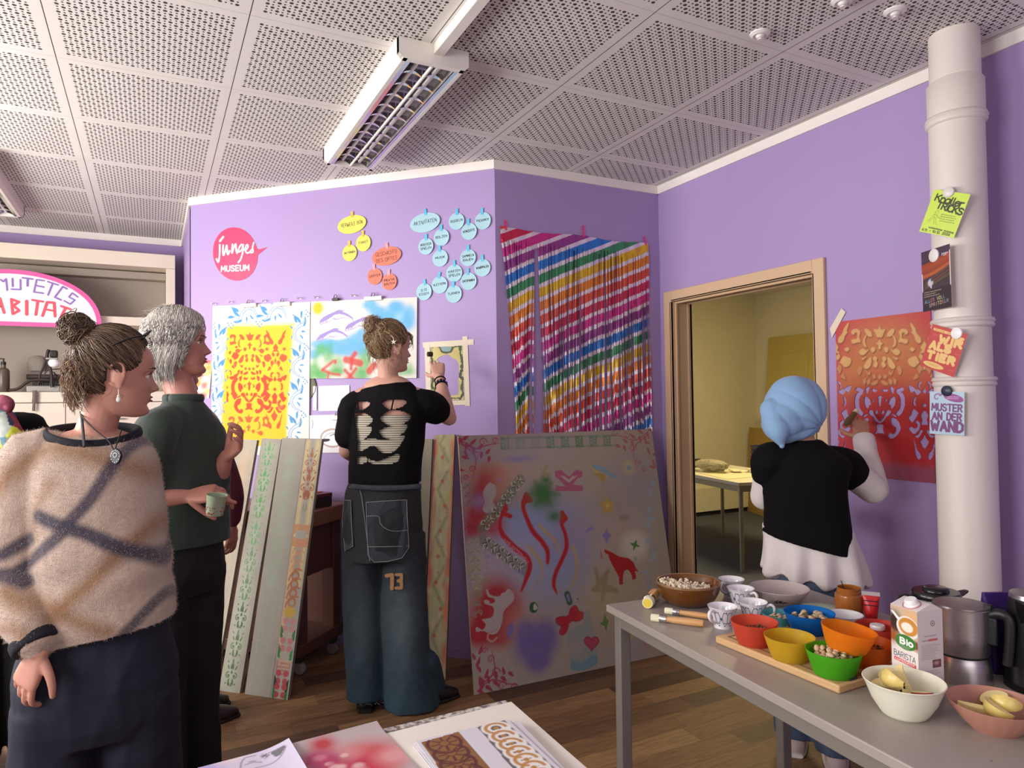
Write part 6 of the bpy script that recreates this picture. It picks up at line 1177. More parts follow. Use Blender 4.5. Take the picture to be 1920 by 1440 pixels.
def espresso():
 p,r,h=spec(1806,1272,94,1130);dv=ray(1806,1272);rt=math.atan2(-dv[0],dv[1]);t=thing('espresso_pot','brushed steel espresso pot with black handle right of the milk carton','coffee pot',rz(p,rt-.25))
 ST=mat('brushed_steel','#d8d2d0',.34,metal=1,noise=.12,ns=8,stretch=(1,1,30));BK=mat('black_handle','#1c1a1c',.4)
 MB().lathe([(0,0),(r*1.02,0),(r*1.03,.004),(r*.93,h*.30),(r*.90,h*.33),(r*.90,h*.335),(0,h*.335)],56).build('boiler',ST,t,smooth=40);MB().lathe([(r*.91,h*.337),(r*.93,h*.345),(r*.93,h*.352),(r*.91,h*.356)],56,cap=False).build('seal_ring',BK,t)
 MB().lathe([(r*.90,h*.358),(r*.93,h*.37),(r*.96,h*.6),(r*.985,h*.92),(r*1.0,h*.955),(r*.97,h*.965),(r*.94,h*.95),(0,h*.95)],56).build('jug',ST,t,smooth=40)
 MB().lathe([(r*.99,h*.966),(r*.98,h*.985),(r*.5,h*1.0),(0,h*1.003)],56).build('lid',mat('grey_pot_lid','#857a7a',.35,metal=.8,noise=.05),t,smooth=40);MB().box((r*.9,0,h*.985),(.016,.012,.016)).build('hinge',BK,t,bevel=.002)
 MB().tube(catmull([(r*.96,0,h*.90),(r*1.32,0,h*.93),(r*1.58,0,h*.87),(r*1.60,0,h*.66),(r*1.50,0,h*.30)],24),[.012]*10+[.011]*14,14,up=(0,1,0),flat=.75).build('handle',BK,t,smooth=50)
 MB().box((r*1.04,0,h*.70),(.022,.020,h*.36)).build('handle_bracket',BK,t,bevel=.004)
espresso()
def jug():
 p,r,h=spec(1758,1222,88,1107);BK=mat('black_plastic_gloss','#141215',.25,noise=.02);t=thing('vacuum_jug','black lidded coffee jug standing behind the milk carton','jug',rz(p,-.5))
 MB().lathe([(0,0),(r*.95,0),(r,.006),(r*1.04,h*.35),(r*1.0,h*.7),(r*.93,h*.86),(r*.92,h*.88),(0,h*.88)],48).build('body',BK,t,smooth=50);MB().lathe([(r*.93,h*.882),(r*.95,h*.9),(r*.94,h*.96),(r*.88,h*.99),(0,h*.995)],48).build('lid',BK,t,smooth=50)
 MB().lathe([(r*.52,h*.99),(r*.5,h*1.03),(r*.42,h*1.05),(0,h*1.055)],36).build('lid_button',BK,t,smooth=50);MB().loft([((r*.8,0,h*.93),(.02,0,0),(0,.022,0),2),((r*1.05,0,h*.96),(.018,0,.004),(0,.016,0),2),((r*1.16,0,h*.975),(.008,0,.004),(0,.010,0),2)],20).build('spout',BK,t,smooth=60)
 MB().tube(catmull([(-r*.9,0,h*.85),(-r*1.4,0,h*.86),(-r*1.5,0,h*.6),(-r*1.05,0,h*.3)],16),.011,12,up=(0,1,0)).build('handle',BK,t,smooth=60)
jug()
def bag():
 p=atZ(1878,1256,TZ);t=thing('coffee_bag','dark purple foil coffee bag between espresso pot and black kettle','bag',rz(p,-.45));PU=mat('purple_foil','#3a2268',.4,noise=.12,ns=18)
 MB().loft([((0,0,0),(.040,0,0),(0,.028,0),6),((0,0,.02),(.043,0,0),(0,.031,0),5),((0,0,.13),(.043,0,0),(0,.028,0),4),((.0,0,.165),(.043,0,0),(0,.012,0),5),((0,0,.190),(.043,0,0),(0,.004,0),6)],40).build('bag_body',PU,t,smooth=50)
 mb=MB();text(mb,'cafe',(0,0),.024,.005,rot=PI/2);V=mb.v;mb.v=[(a+.012,-.0325,b+.085)for a,b,c in V];mb.build('lettering',mat('lilac_print','#7a4fb0',.5),t,smooth=None)
bag()
def kettle():
 p=atZ(1950,1290,TZ);BK=mat('matt_black_kettle','#121113',.35,noise=.03);t=thing('kettle','tall matt black electric kettle cut off by the right frame edge','kettle',rz(p,.3));r=.066;h=.205
 MB().lathe([(0,0),(r*1.05,0),(r*1.06,.015),(r*1.0,.02),(r*1.0,.06),(r*.9,h*.75),(r*.85,h*.97),(r*.8,h),(0,h)],56).build('body',BK,t,smooth=40);MB().lathe([(r*.83,h+.0005),(r*.8,h+.01),(r*.4,h+.016),(0,h+.017)],48).build('lid',mat('kettle_lid_steel','#9a9398',.3,metal=.9),t,smooth=50)
 V=[(-r*.70,-.028,h*.70),(-r*.70,.028,h*.70),(-r*1.38,0,h*.985),(-r*.78,-.034,h),(-r*.78,.034,h)];MB().add(V,[(0,2,3),(1,4,2),(0,1,2),(3,2,4)]).build('spout',BK,t,smooth=None)
 MB().tube(catmull([(r*.8,0,h*.95),(r*1.7,0,h*.97),(r*1.85,0,h*.6),(r*1.0,0,h*.15)],18),.013,12,up=(0,1,0)).build('handle',BK,t,smooth=60)
kettle()
APF=mat('apple_flesh','#e8d494',.45,noise=.10,ns=30);APS=mat('apple_skin','#a8323a',.3,noise=.3,ns=25)
def wedge_proto(skin):
 n=12;m=8;V=[];r=.033;half=.50
 mb=MB()
 for j in range(m+1):
  for k in range(n+1):
   th=PI*(.08+.84*j/m);ph=-half+2*half*k/n;V.append((r*math.sin(th)*math.cos(ph),r*math.sin(th)*math.sin(ph),r*.95*math.cos(th)))
 mb.mi=1;mb.add(V,[(j*(n+1)+k,(j+1)*(n+1)+k,(j+1)*(n+1)+k+1,j*(n+1)+k+1)for j in range(m)for k in range(n)]);mb.mi=0
 for k,s in((0,1),(n,-1)):
  e=[V[j*(n+1)+k]for j in range(m+1)];c=[(x*.22,y*.22,z*.96)for x,y,z in e];mb.add(e+c,[((j,j+1,m+2+j,m+1+j)if s<0 else(j,m+1+j,m+2+j,j+1))for j in range(m)])
 e=[V[j*(n+1)]for j in range(m+1)];f=[V[j*(n+1)+n]for j in range(m+1)];mb.add([(x*.22,y*.22,z*.96)for x,y,z in e]+[(x*.22,y*.22,z*.96)for x,y,z in f],[(j,j+1,m+2+j,m+1+j)for j in range(m)]);me=mb.mesh('apple_wedge');me.materials.append(APF);me.materials.append(APS if skin else mat('apple_yellow_skin','#d8c070',.3,noise=.2));me.polygons.foreach_set('use_smooth',np.ones(len(me.polygons),bool));me.set_sharp_from_angle(angle=.7);return me
WR,WY=wedge_proto(True),wedge_proto(False)
def wedges(c,items,labs,grp):
 for(x,y,z,a,b,g,s,me),lb in zip(items,labs):
  o=bpy.data.objects.new('apple_slice',me);C.objects.link(o);o.matrix_basis=Matrix.Translation((c[0]+x,c[1]+y,c[2]+z))@Matrix(rotm(a,b,g).tolist()).to_4x4()@Matrix.Scale(s,4);tag(o,lb,'apple slice',grp)
p,r,h=spec(1696,1339,140,1275);CRM=mat('cream_plastic','#e3e0cb',.3,noise=.02)
t=MB().lathe([(0,.004),(r*.46,.004),(r*.50,0),(r*.56,.003),(r*.60,h*.10),(r*.80,h*.45),(r*.93,h*.82),(r*.985,h*.96),(r*1.01,h),(r*.99,h*1.02),(r*.955,h*.985),(r*.88,h*.8),(r*.74,h*.45),(r*.5,h*.14),(0,.010)],64).build('cream_bowl',CRM,M=rz(p),smooth=60);tag(t,'cream white bowl of apple slices at the table front','bowl')
wedges((p[0],p[1],p[2]+h*.66),[(-.030,.020,.012,1.4,.3,.2,1.15,WY),(.005,.012,.020,1.6,-.2,2.6,1.1,WY),(.036,.010,.016,.3,.5,1.9,1.05,WR),(-.006,-.022,.006,1.2,.6,4.1,1.0,WR),(-.040,-.008,.006,.9,.2,5.4,.9,WY),(.020,.035,.010,1.5,.1,.9,1.0,WY),(.026,-.020,.004,1.8,.4,3.3,.95,WR)],['peeled apple slice at the left of the cream bowl','long peeled apple slice on top in the cream bowl','upright apple slice with skin at the right of the cream bowl','red edged apple slice at the front of the cream bowl','small peeled apple piece at the left rim of the cream bowl','peeled apple slice at the back of the cream bowl','low red edged slice at the right front of the cream bowl'],'apple slices in the cream bowl')
p,r,h=spec(1866,1366,158,1316);PK=mat('dusty_pink_plastic','#b5806e',.4,noise=.03);mb=MB();n=96;rows=[(.50,0),(.54,.004/h),(.72,.35),(.92,.80),(1.0,1.0),(.985,1.01),(.90,.80),(.70,.36),(.50,.10)]
V=[];
for f,z in rows:
 for k in range(n):w=.015 if z<.82 else 0;q=r*f*(1+w*abs(math.sin(k*PI*20/n)));V.append((q*math.cos(2*PI*k/n),q*math.sin(2*PI*k/n),z*h))
mb.add(V,[(j*n+k,j*n+(k+1)%n,(j+1)*n+(k+1)%n,(j+1)*n+k)for j in range(len(rows)-1)for k in range(n)]+[tuple(range(n-1,-1,-1)),tuple((len(rows)-1)*n+k for k in range(n))])
tag(mb.build('fluted_bowl',PK,M=rz(p),smooth=25),'dusty pink fluted bowl with apple pieces at the right table front','bowl')
wedges((p[0],p[1],p[2]+h*.66),[(-.020,.020,.010,1.5,.9,.3,1.25,WR),(.004,-.012,.012,1.3,.2,2.9,1.0,WY),(.034,-.004,.010,1.6,-.3,3.5,.95,WY),(.045,.022,.006,1.2,.3,.8,.9,WY)],['large red skinned apple piece in the pink fluted bowl','peeled apple slice in the middle of the pink fluted bowl','peeled apple slice at the right of the pink fluted bowl','small peeled apple slice at the back of the pink fluted bowl'],'apple slices in the pink bowl')
a,b=atZ(1590,1276,BZ),atZ(1633,1262,BZ);d=(b-a)/np.linalg.norm(b-a);M=frame((a[0],a[1],BZ+.003),d,np.cross((0,0,1),d),(0,0,1));t=thing('paring_knife','small knife with dark handle lying on the cutting board corner','knife',M)
MB().prism([(0,-.005),(.028,-.006),(.030,.006),(0,.005)],-.0028,.0028).build('handle',mat('dark_knife_handle','#2a3226',.4),t,bevel=.001);MB().prism([(.030,-.004),(.085,-.006),(.095,.004),(.030,.006)],-.0006,.0006).build('blade',STEEL,t)
# shelf wall at the far left
SF=SY-.30;SHW=mat('cream_shelf_wood','#e2d6c0',.45,noise=.05,ns=6);SBK=mat('shelf_back_grey','#9d9184',.7,noise=.04)
xr=atY(328.5,480,SF)[0];zt=atY(200,469,SF)[2];XL=-1.9
z1=atY(250,594,SF)[2];z1b=atY(250,610,SF)[2];z2=atY(60,735,SF)[2];z2b=atY(60,755,SF)[2]
t=thing('wall_shelf','cream built-in wall shelf with open bays on the far left wall','shelf',(0,SY,0))
def sb_(nm,a,b,m=SHW,bev=.003):return MB().b2(a,b).build(nm,m,t,world=True,bevel=bev)
sb_('top_rail',(XL,SF,zt-.105),(xr,SY-.002,zt));sb_('side_post',(xr-.062,SF+.0005,0),(xr,SY-.002,zt-.1055));sb_('side_post',(XL,SF+.0005,0),(XL+.06,SY-.002,zt-.1055))
sb_('shelf_board',(XL+.0605,SF+.02,z1b),(xr-.0625,SY-.012,z1));sb_('shelf_board',(XL+.0605,SF+.01,z2b),(xr-.0625,SY-.012,z2));sb_('back_panel',(XL+.061,SY-.011,.05),(xr-.063,SY-.003,zt-.106),SBK)
sb_('upper_ledge',(XL+.0605,SF+.18,zt-.17),(xr-.0625,SY-.012,zt-.115),SBK);
dz=z2b-.004
for i in range(3):
 a=XL+.063+i*(xr-XL-.126)/3;b=a+(xr-XL-.126)/3-.004;f=sb_('cupboard_door',(a,SF+.012,.06),(b,SF+.032,dz),SHW);MB().tube([((a+b)/2-.05,SF-.006,dz-.12),((a+b)/2+.05,SF-.006,dz-.12)],.006,10).build('door_handle',STEEL,f,M=Matrix.Translation((0,-SY,0)))
def banner():
 Y=SF-.03;M=frame(atY(25,607,Y),(1,0,0),UP,(0,-1,0));t=thing('lettered_banner','white half-round banner with pink edge lettered VERMUTETES HABITAT on the shelf','banner',M);z=zf(0,500,9.6);lo=lambda P:loc2(M,z(P))
 q=loc2(M,[(186,607),(22,509)]);W=q[0][0];H_=q[1][1];n=40;out=[(W*math.cos(a),H_*math.sin(a)**.88)for a in np.linspace(0,PI,n)];f_=lambda s:.006*math.sin(s*22)
 MB().prism(out,-.003,0).build('cloth',mat('banner_white','#ebe6ea',.7,noise=.03),t);mb=MB();mb.ribbon(out,.030,.001);mb.ribbon([out[-1],out[0]],.030,.0012);mb.build('pink_edge',mat('banner_pink','#ef5fa0',.6,noise=.02),t,smooth=None)
 pu,rd=MB(),MB()
 L1=[([(15,235),(60,270),(110,220),(130,425)],34),([(225,215),(228,355)],36),([(205,405),(370,412),(368,235)],32),([(405,200),(590,225)],34),([(498,215),(495,345)],40),([(795,252),(660,235),(610,455),(780,480)],32),([(660,342),(790,368)],32),([(860,270),(1045,330)],32),([(950,300),(865,510)],34),([(1205,400),(1130,360),(985,550),(1100,600)],34),([(1400,545),(1300,475),(1240,545),(1345,600),(1265,675),(1155,615)],30)]
 for P,w in L1:pu.ribbon(lo(P),w*.00040 if False else w*W/(161*9.6),.0022)
 for P,w in(([(-5,570),(75,830)],52),([(-90,830),(-40,590),(-5,570)],52),([(-60,720),(40,715)],40),([(230,850),(205,585),(340,635),(240,700),(345,790),(235,850)],50),([(480,620),(480,860)],58),([(580,600),(775,630)],42),([(680,620),(645,865)],52),([(765,885),(850,640),(975,650),(990,895)],52),([(830,770),(985,800)],40),([(1100,710),(1265,765)],46),([(1180,745),(1095,910)],52)):rd.ribbon(lo(P),w*W/(161*9.6),.0024)
 for i,ch in enumerate('VER'):text(pu,ch,(-W*.80+i*W*.20,H_*(.42+.16*i)),.16,.022,rot=.5-.18*i,z=.0022)
 text(rd,'H',(-W*.44,H_*.26),.16,.034,z=.0024)
 pu.build('purple_letters',mat('banner_purple','#9270b4',.6),t,smooth=None);rd.build('red_letters',mat('banner_red','#ef5562',.6),t,smooth=None)
banner()
zf2=zf(0,630,11.077);YS=SF+.10
def sp(x,y,Y=YS):return atY(*zf2([(x,y)])[0],Y)
def shelf_things():
 m1=mat('typewriter_grey','#9a978e',.4,metal=.4);dk=mat('dark_metal','#2c2724',.45,metal=.3)
 c=sp(950,1130);w=np.linalg.norm(sp(1320,1130)-sp(560,1130));t=thing('typewriter','old grey typewriter with rows of keys on the cream shelf','typewriter',(c[0],YS+.05,z2+.0005))
 MB().b2((-w/2,-.10,0),(w/2,.12,.045)).build('base',m1,t,bevel=.006);MB().b2((-w/2+.02,.02,.0455),(w/2-.02,.12,.10)).build('carriage',dk,t,bevel=.01)
 MB().tube([(-w/2-.02,.07,.115),(w/2+.02,.07,.115)],.018,14).build('platen',mat('platen_rubber','#3a3230',.6),t)
 for r_ in range(3):
  for k in range(11):MB().lathe([(0,0),(.011,0),(.011,.006),(0,.007)],12,c=(-w/2+.045+k*(w-.08)/10.6+.01*r_,-.075+.03*r_,.0455+.012*r_)).build('key',dk,t)
 t=thing('lamp_head','black clamp lamp with white bulb bent over the typewriter','lamp',(sp(1100,1130)[0],YS-.075,z2));P=lambda x,y:tuple(np.array(sp(x,y,YS-.075))-np.array(t.matrix_basis.translation))
 MB().tube(catmull([P(1075,860),P(1050,700),P(1000,560),P(980,400),P(1010,280)],16),.010,10).build('arm',dk,t,smooth=60);a,b=P(1040,300),P(1200,450);MB().b2((a[0],-.03,b[2]),(b[0],.03,a[2])).build('housing',dk,t,bevel=.008)
 a,b=P(960,452),P(1205,495);MB().b2((a[0],-.025,b[2]),(b[0],.025,a[2])).build('clamp',m1,t,bevel=.003);c=P(1120,560);MB().ell(c,(.036,.034,.034)).build('bulb',mat('opal_bulb','#f4f1ee',.3),t,smooth=180);MB().tube(catmull([P(1075,860),P(1075,1000),P(1090,1060)],8),.012,10).build('stem',dk,t,smooth=60)
 cb=mat('brown_cable','#3a2a24',.5)
 for i,(P_,r_,lab)in enumerate((([(985,300),(960,450),(900,650),(830,800),(815,950),(760,1060),(715,1135)],.007,'dark strap running from the lamp top down to the shelf edge'),([(180,1128),(330,1110),(430,1060),(560,960),(680,920),(880,910),(1080,920)],.010,'dark brown cable bundle lying over the typewriter keys'),([(910,830),(960,740),(1040,700),(1150,690),(1260,690),(1310,760),(1290,840),(1200,840),(1120,750)],.0035,'thin looped wire behind the lamp arm'),([(1100,740),(1180,840),(1280,910)],.0035,'thin straight wire end right of the lamp arm'))):
  tag(MB().tube(catmull([sp(x,y,YS-.02-.006*i)for x,y in P_],30),r_,8).build('cable',cb,smooth=60),lab,'cable')
 q=[atY(*zf2([(x,y)])[0],SF-.012)for x,y in((718,1128),(722,1250),(712,1360),(700,1470),(698,1560))];tag(MB().tube(catmull(q,14),[.014]*8+[.009]*6,8,flat=.3,up=(0,1,0)).build('strap',mat('leather_strap','#6a5c54',.6),smooth=60),'narrow brown strap end hanging from the cream shelf edge','strap')
 c=sp(70,1130);t=thing('bottle','dark pump bottle at the left end of the cream shelf','bottle',(c[0],YS,z2));MB().lathe([(0,0),(.035,0),(.037,.004),(.037,.15),(.03,.165),(.014,.175),(.014,.195),(0,.195)],28).build('body',mat('brown_bottle','#5a4c40',.3),t,smooth=50);MB().lathe([(.016,.1955),(.016,.215),(.005,.218),(.005,.232),(0,.232)],20).build('pump',dk,t,smooth=50);MB().b2((-.045,-.006,.2325),(.006,.006,.241)).build('nozzle',dk,t)
 c=sp(860,1130);tag(MB().lathe([(0,0),(.05,0),(.06,.05),(.045,.10),(0,.115)],20,sy=.4).build('paper_fan',mat('grey_card','#8d8478',.7),M=rz((c[0]-.05,YS+.16,z2+.16)),smooth=60),'grey rounded card standing behind the typewriter','card')
shelf_things()
# the room beyond the door
def annex():
 AT=mat('annex_table_top','#d6cfb8',.4);AL=mat('annex_table_steel','#a39c80',.4,metal=.3);p=atZ(1385,905,.735);q=atZ(1300,889,.735);d=(q-p);d[2]=0;d/=np.linalg.norm(d);M=frame((p[0],p[1],0),d,np.cross((0,0,1),d),(0,0,1));e=-1
 t=thing('annex_table','pale table with thin steel legs in the yellowish room beyond the door','table',M);MB().b2((0,-.8,.705),(1.5,0,.735)).build('table_top',AT,t,bevel=.003);MB().b2((.02,-.78,.655),(1.48,-.02,.7045)).build('apron',AL,t)
 for x in(.03,1.43):
  for y in(-.07,-.77):MB().tube([(x+.02,y+.02,0),(x+.02,y+.02,.655)],.018,14).build('leg',AL,t,smooth=60)
 A_=lambda x,y,z:M.inverted()@Vector(atZ(x,y,z))
 P=[atZ(x,y,.7365)for x,y in((1312,887),(1362,899),(1425,893),(1372,880))]
 tag(MB().prism([(v[0],v[1])for v in P],.7355,.739).build('cardboard',mat('beige_underlay','#d3cba6',.6),smooth=None),'beige card underlay on the table beyond the door','cardboard')
 c=atZ(1334,884,.74);mb=MB();rnd=random.Random(2)
 n,m=26,14;V=[]
 for j in range(m+1):
  for k in range(n):
   th=PI*j/m;ph=2*PI*k/n;s=1+.25*rnd.random();V.append((.20*math.sin(th)*math.cos(ph)*s,.11*math.sin(th)*math.sin(ph)*s,.062+.052*math.cos(th)*-1))
 t=thing('plastic_bag','crumpled clear plastic bag on the table beyond the door','bag',frame((c[0],c[1],.7395),d,np.cross((0,0,1),d),(0,0,1)));MB().add(V,[(j*n+k,j*n+(k+1)%n,(j+1)*n+(k+1)%n,(j+1)*n+k)for j in range(m)for k in range(n)]).build('film',mat('clear_crumpled_film','#c9c4ae',.15,trans=.75,ior=1.1),t,smooth=None)
 for i in range(4):MB().tube([(-.12+.02*i,-.05+.03*i,.03+.012*(i%2)),(.13-.02*i,-.04+.03*i,.03)],.018,10).build('roll',mat('grey_roll','#8d8878',.5),t,smooth=60)
 c=atZ(1304,876,.74);tag(MB().box((c[0],c[1],.80),(.10,.03,.05),rotm(0,0,-.4)).b2((c[0]-.012,c[1]-.012,.7395),(c[0]+.012,c[1]+.012,.78)).build('tape_holder',mat('black_plastic','#1e1c1a',.4),bevel=.003),'small black tape holder beside the clear plastic bag','tape holder')
 cw=mat('navy_crate','#20264a',.4,noise=.05);base=atZ(1425,884,.7365);cr=None
 for k in range(4):
  Mk=frame((base[0]+.10,base[1],.7395+.048*k),(1,-.2,0),(.2,1,0),(0,0,1));lab=['lowest','second lowest','second highest','topmost'][k]+' of the stacked navy trays beyond the door'
  if cr is None:
   cr=tag(MB().add([(x*(.10+.02*s),y*(.08+.015*s),s*.09)for s in(0,1)for x,y in((-1,-1),(1,-1),(1,1),(-1,1))]+[(x*(.095+.02*s),y*(.075+.015*s),.004+s*.086)for s in(0,1)for x,y in((-1,-1),(1,-1),(1,1),(-1,1))],[(3,2,1,0),(0,1,5,4),(1,2,6,5),(2,3,7,6),(3,0,4,7),(8,9,10,11),(9,8,12,13),(10,9,13,14),(11,10,14,15),(8,11,15,12),(4,5,13,12),(5,6,14,13),(6,7,15,14),(7,4,12,15)]).build('navy_tray',cw,M=Mk,smooth=None),lab,'tray','stacked navy trays')
  else:o=cr.copy();C.objects.link(o);o.matrix_basis=Mk;o['label']=lab
 c=atZ(1416,886,.7365);t=thing('glass_jar','small jar of amber liquid in front of the navy trays','jar',(c[0],c[1],.7395));MB().lathe([(0,0),(.036,0),(.038,.004),(.038,.055),(.030,.066),(0,.066)],28).build('body',mat('amber_glass','#b08a1c',.15,trans=.4),t,smooth=50);MB().lathe([(.031,.0665),(.031,.08),(0,.081)],28).build('lid',mat('jar_lid_gold','#c9b878',.3,metal=.6),t,smooth=50)
 c=atZ(1392,885,.7395)
 for i,(dx,dy,a)in enumerate(((0,0,.3),(-.07,.02,1.2),(.10,-.05,.1))):tag(MB().prism([(-.07,-.03),(.06,-.04),(.08,.03),(-.05,.04)],0,.010).build('paper_scrap',mat('cream_paper','#e6dcc0',.8),M=rz((c[0]+dx,c[1]+dy,.740+.0105*i),a),smooth=None),['crumpled cream paper scrap nearest the table corner beyond the door','cream paper scrap beside the clear plastic bag','flat cream paper scrap before the amber jar'][i],'paper','paper scraps beyond the door')
 pc=atZ(1396,957,0);pe=atZ(1450,976,0);d2=pe-pc;d2/=np.linalg.norm(d2);nn=np.cross((0,0,1),d2);nn=nn if nn@(pc-CAM)<0 else-nn
 M=frame(pc+np.array([.02,-.02,0]),d2,np.array([0,0,1])-nn*.05);tag(MB().b2((0,0,-.012),(.95,1.05,0)).build('cardboard_sheet',mat('brown_cardboard','#a98a46',.8,noise=.05),M=M),'large brown cardboard sheet leaning on the wall beyond the door','cardboard')
 YD=mat('yellow_old_door','#b8a65e',.5,noise=.08,ns=5);X_=AX-.22;a=atX(1431,632,X_);b=atX(1421,765,X_)
 zb=b[2];Md=frame((X_,a[1]+.0,zb),(0,-1,0),(.10,0,1));hd=(a[2]-zb);t=thing('panelled_door','old yellow panelled door leaf leaning in the room beyond','door leaf',Md);MB().b2((0,0,-.035),(1.9,hd,0)).build('leaf',YD,t,bevel=.004)
 for x0,x1 in((.22,.62),(.78,1.28)):MB().b2((x0,.2,.0005),(x1,hd-.22,.010)).build('door_panel',YD,t,bevel=.008)
 tag(MB().b2((AX-.24,a[1]-2.2,0),(AX-.02,a[1]+.06,zb-.004)).build('low_cupboard',mat('cream_cupboard','#cfc49a',.5),bevel=.005),'low pale cupboard under the leaning yellow door','cupboard')
annex()
# people: tools
def fuse(mb,voxel=.004,smooth=4,fac=.5,folds=None):
 """one continuous closed surface from overlapping closed shapes"""
 me=mb.mesh('tmp');o=bpy.data.objects.new('tmp',me);C.objects.link(o)
 r=o.modifiers.new('r','REMESH');r.mode='VOXEL';r.voxel_size=voxel
 if smooth:s=o.modifiers.new('s','SMOOTH');s.factor=fac;s.iterations=smooth
 dg=bpy.context.evaluated_depsgraph_get();dg.update();out=bpy.data.meshes.new_from_object(o.evaluated_get(dg))
 bpy.data.objects.remove(o);bpy.data.meshes.remove(me)
 if folds is not None:
  n=len(out.vertices);P=np.empty(n*3,np.float32);out.vertices.foreach_get('co',P);P=P.reshape(-1,3);Nn=np.empty(n*3,np.float32);out.vertices.foreach_get('normal',Nn);Nn=Nn.reshape(-1,3)
  P=P+Nn*folds(P.astype(float))[:,None].astype(np.float32);out.vertices.foreach_set('co',P.ravel());out.update()
 return out
def verts(me):
 P=np.empty(len(me.vertices)*3,np.float32);me.vertices.foreach_get('co',P);return P.reshape(-1,3).astype(float)
def wrinkle(seed,amp,scale=1.0,dirs=None):
 r=np.random.default_rng(seed);K=[]
 for i in range(7):
  k=r.normal(0,1,3);k[2]*=.55;k=k/np.linalg.norm(k)*r.uniform(12,42)*scale;q=r.normal(0,1,3)*7*scale;K.append((k,q,r.uniform(0,6),r.uniform(.5,1)))
 def f(P):
  v=0
  for k,q,ph,a in K:v=v+a*(1-np.abs(np.sin(P@k+ph+1.6*np.sin(P@q+ph))))**1.6
  return amp*(v/2.2-.9)
 return f
def put(me,name,m,parent,smooth=180):
 me.name=name;me.materials.clear();return link(name,me,m,parent,None,smooth,True)
def unit(v):v=np.array(v,float);return v/np.linalg.norm(v)
PROF=np.array([(0.0,.052,-.005,.016),(.03,.074,-.020,.030),(.09,.080,-.038,.043),(.16,.0755,-.052,.052),(.25,.080,-.064,.0575),(.34,.0775,-.078,.0625),(.44,.0745,-.090,.0665),(.52,.0735,-.098,.0700),(.60,.0815,-.102,.0725),(.70,.0810,-.101,.0740),(.80,.0710,-.093,.0700),(.88,.0540,-.077,.0570),(.95,.0300,-.050,.0370),(1.0,.000,-.012,.004)])
def head_grid(nose=1.0,chin=0.0,full=1.0,smile=0.0):
 n,m=96,84;T=np.linspace(0,1,m);A=np.stack([np.interp(T,PROF[:,0],PROF[:,i])for i in(1,2,3)],1)
 k=np.array([.25,.5,.25])
 for _ in range(2):A[1:-1]=A[:-2]*.25+A[1:-1]*.5+A[2:]*.25
 V=[]
 for t,(yf,yb,hw)in zip(T,A):
  hw=hw*full
  for i in range(n):
   w=2*PI*i/n;c,s=math.cos(w),math.sin(w);x=hw*math.copysign(abs(c)**.92,c);y=(yf*abs(s)**.86 if s>=0 else yb*abs(s)**.95)
   if s<0:y=-abs(yb)*abs(s)**.95 if yb<0 else yb
   if s>0:
    g=lambda x0,sx,t0,st:math.exp(-((x-x0)/sx)**2-((t-t0)/st)**2)
    nb=max(0,1-abs((t-.365)/.235))if t>.365 else max(0,1-abs((t-.365)/.055));tip=nb**1.25 if t>.365 else nb**.6
    y+=nose*.0265*tip*math.exp(-(x/(.0062+.0068*tip))**2)+nose*.009*(g(.0125,.006,.352,.03)+g(-.0125,.006,.352,.03))
    y+=.0055*g(0,.018,.258,.022)+.006*g(0,.016,.213,.022)-.004*g(0,.022,.236,.009)-.003*g(0,.018,.165,.025)+(.004+chin)*g(0,.020,.075,.05)
    y+=-.010*(g(.031,.015,.525,.035)+g(-.031,.015,.525,.035))+.0045*(g(.030,.020,.590,.022)+g(-.030,.020,.590,.022))+(.004+smile)*(g(.040,.018,.40,.07)+g(-.040,.018,.40,.07))
   V.append((x,y,(t-.5)*.225))
 F=[(j*n+i,j*n+(i+1)%n,(j+1)*n+(i+1)%n,(j+1)*n+i)for j in range(m-1)for i in range(n)]+[tuple(range(n-1,-1,-1)),tuple((m-1)*n+i for i in range(n))]
 return np.array(V),F
def hframe(c,fw,up=(0,0,1),s=1.0):
 fw=unit(fw);up=np.array(up,float);x=unit(np.cross(fw,up));z=np.cross(x,fw);M=np.stack([x,fw,z],1)*s;return M,np.array(c,float)
def hp(H,p):return np.asarray(p,float)@H[0].T+H[1]
def add_head(mb,H,ears=True,**kw):
 V,F=head_grid(**kw);mb.add(hp(H,V),F)
 if ears:
  for s in(1,-1):
   Rm=H[0]@rotm(0.15,0,s*-.35)
   mb.ell(hp(H,(s*.0735,-.010,-.004)),(.0060,.0165,.029),Rm,18,14);P=[(s*(.079+.004*math.sin(a)),-.013+.0185*math.cos(a),.000+.031*math.sin(a))for a in np.linspace(-2.2,2.5,14)]
   mb.limb(hp(H,P),[.0042*np.linalg.norm(H[0][:,0])]*14,8,18);mb.ell(hp(H,(s*.076,-.004,-.030)),(.0055,.009,.009),Rm,12,8)
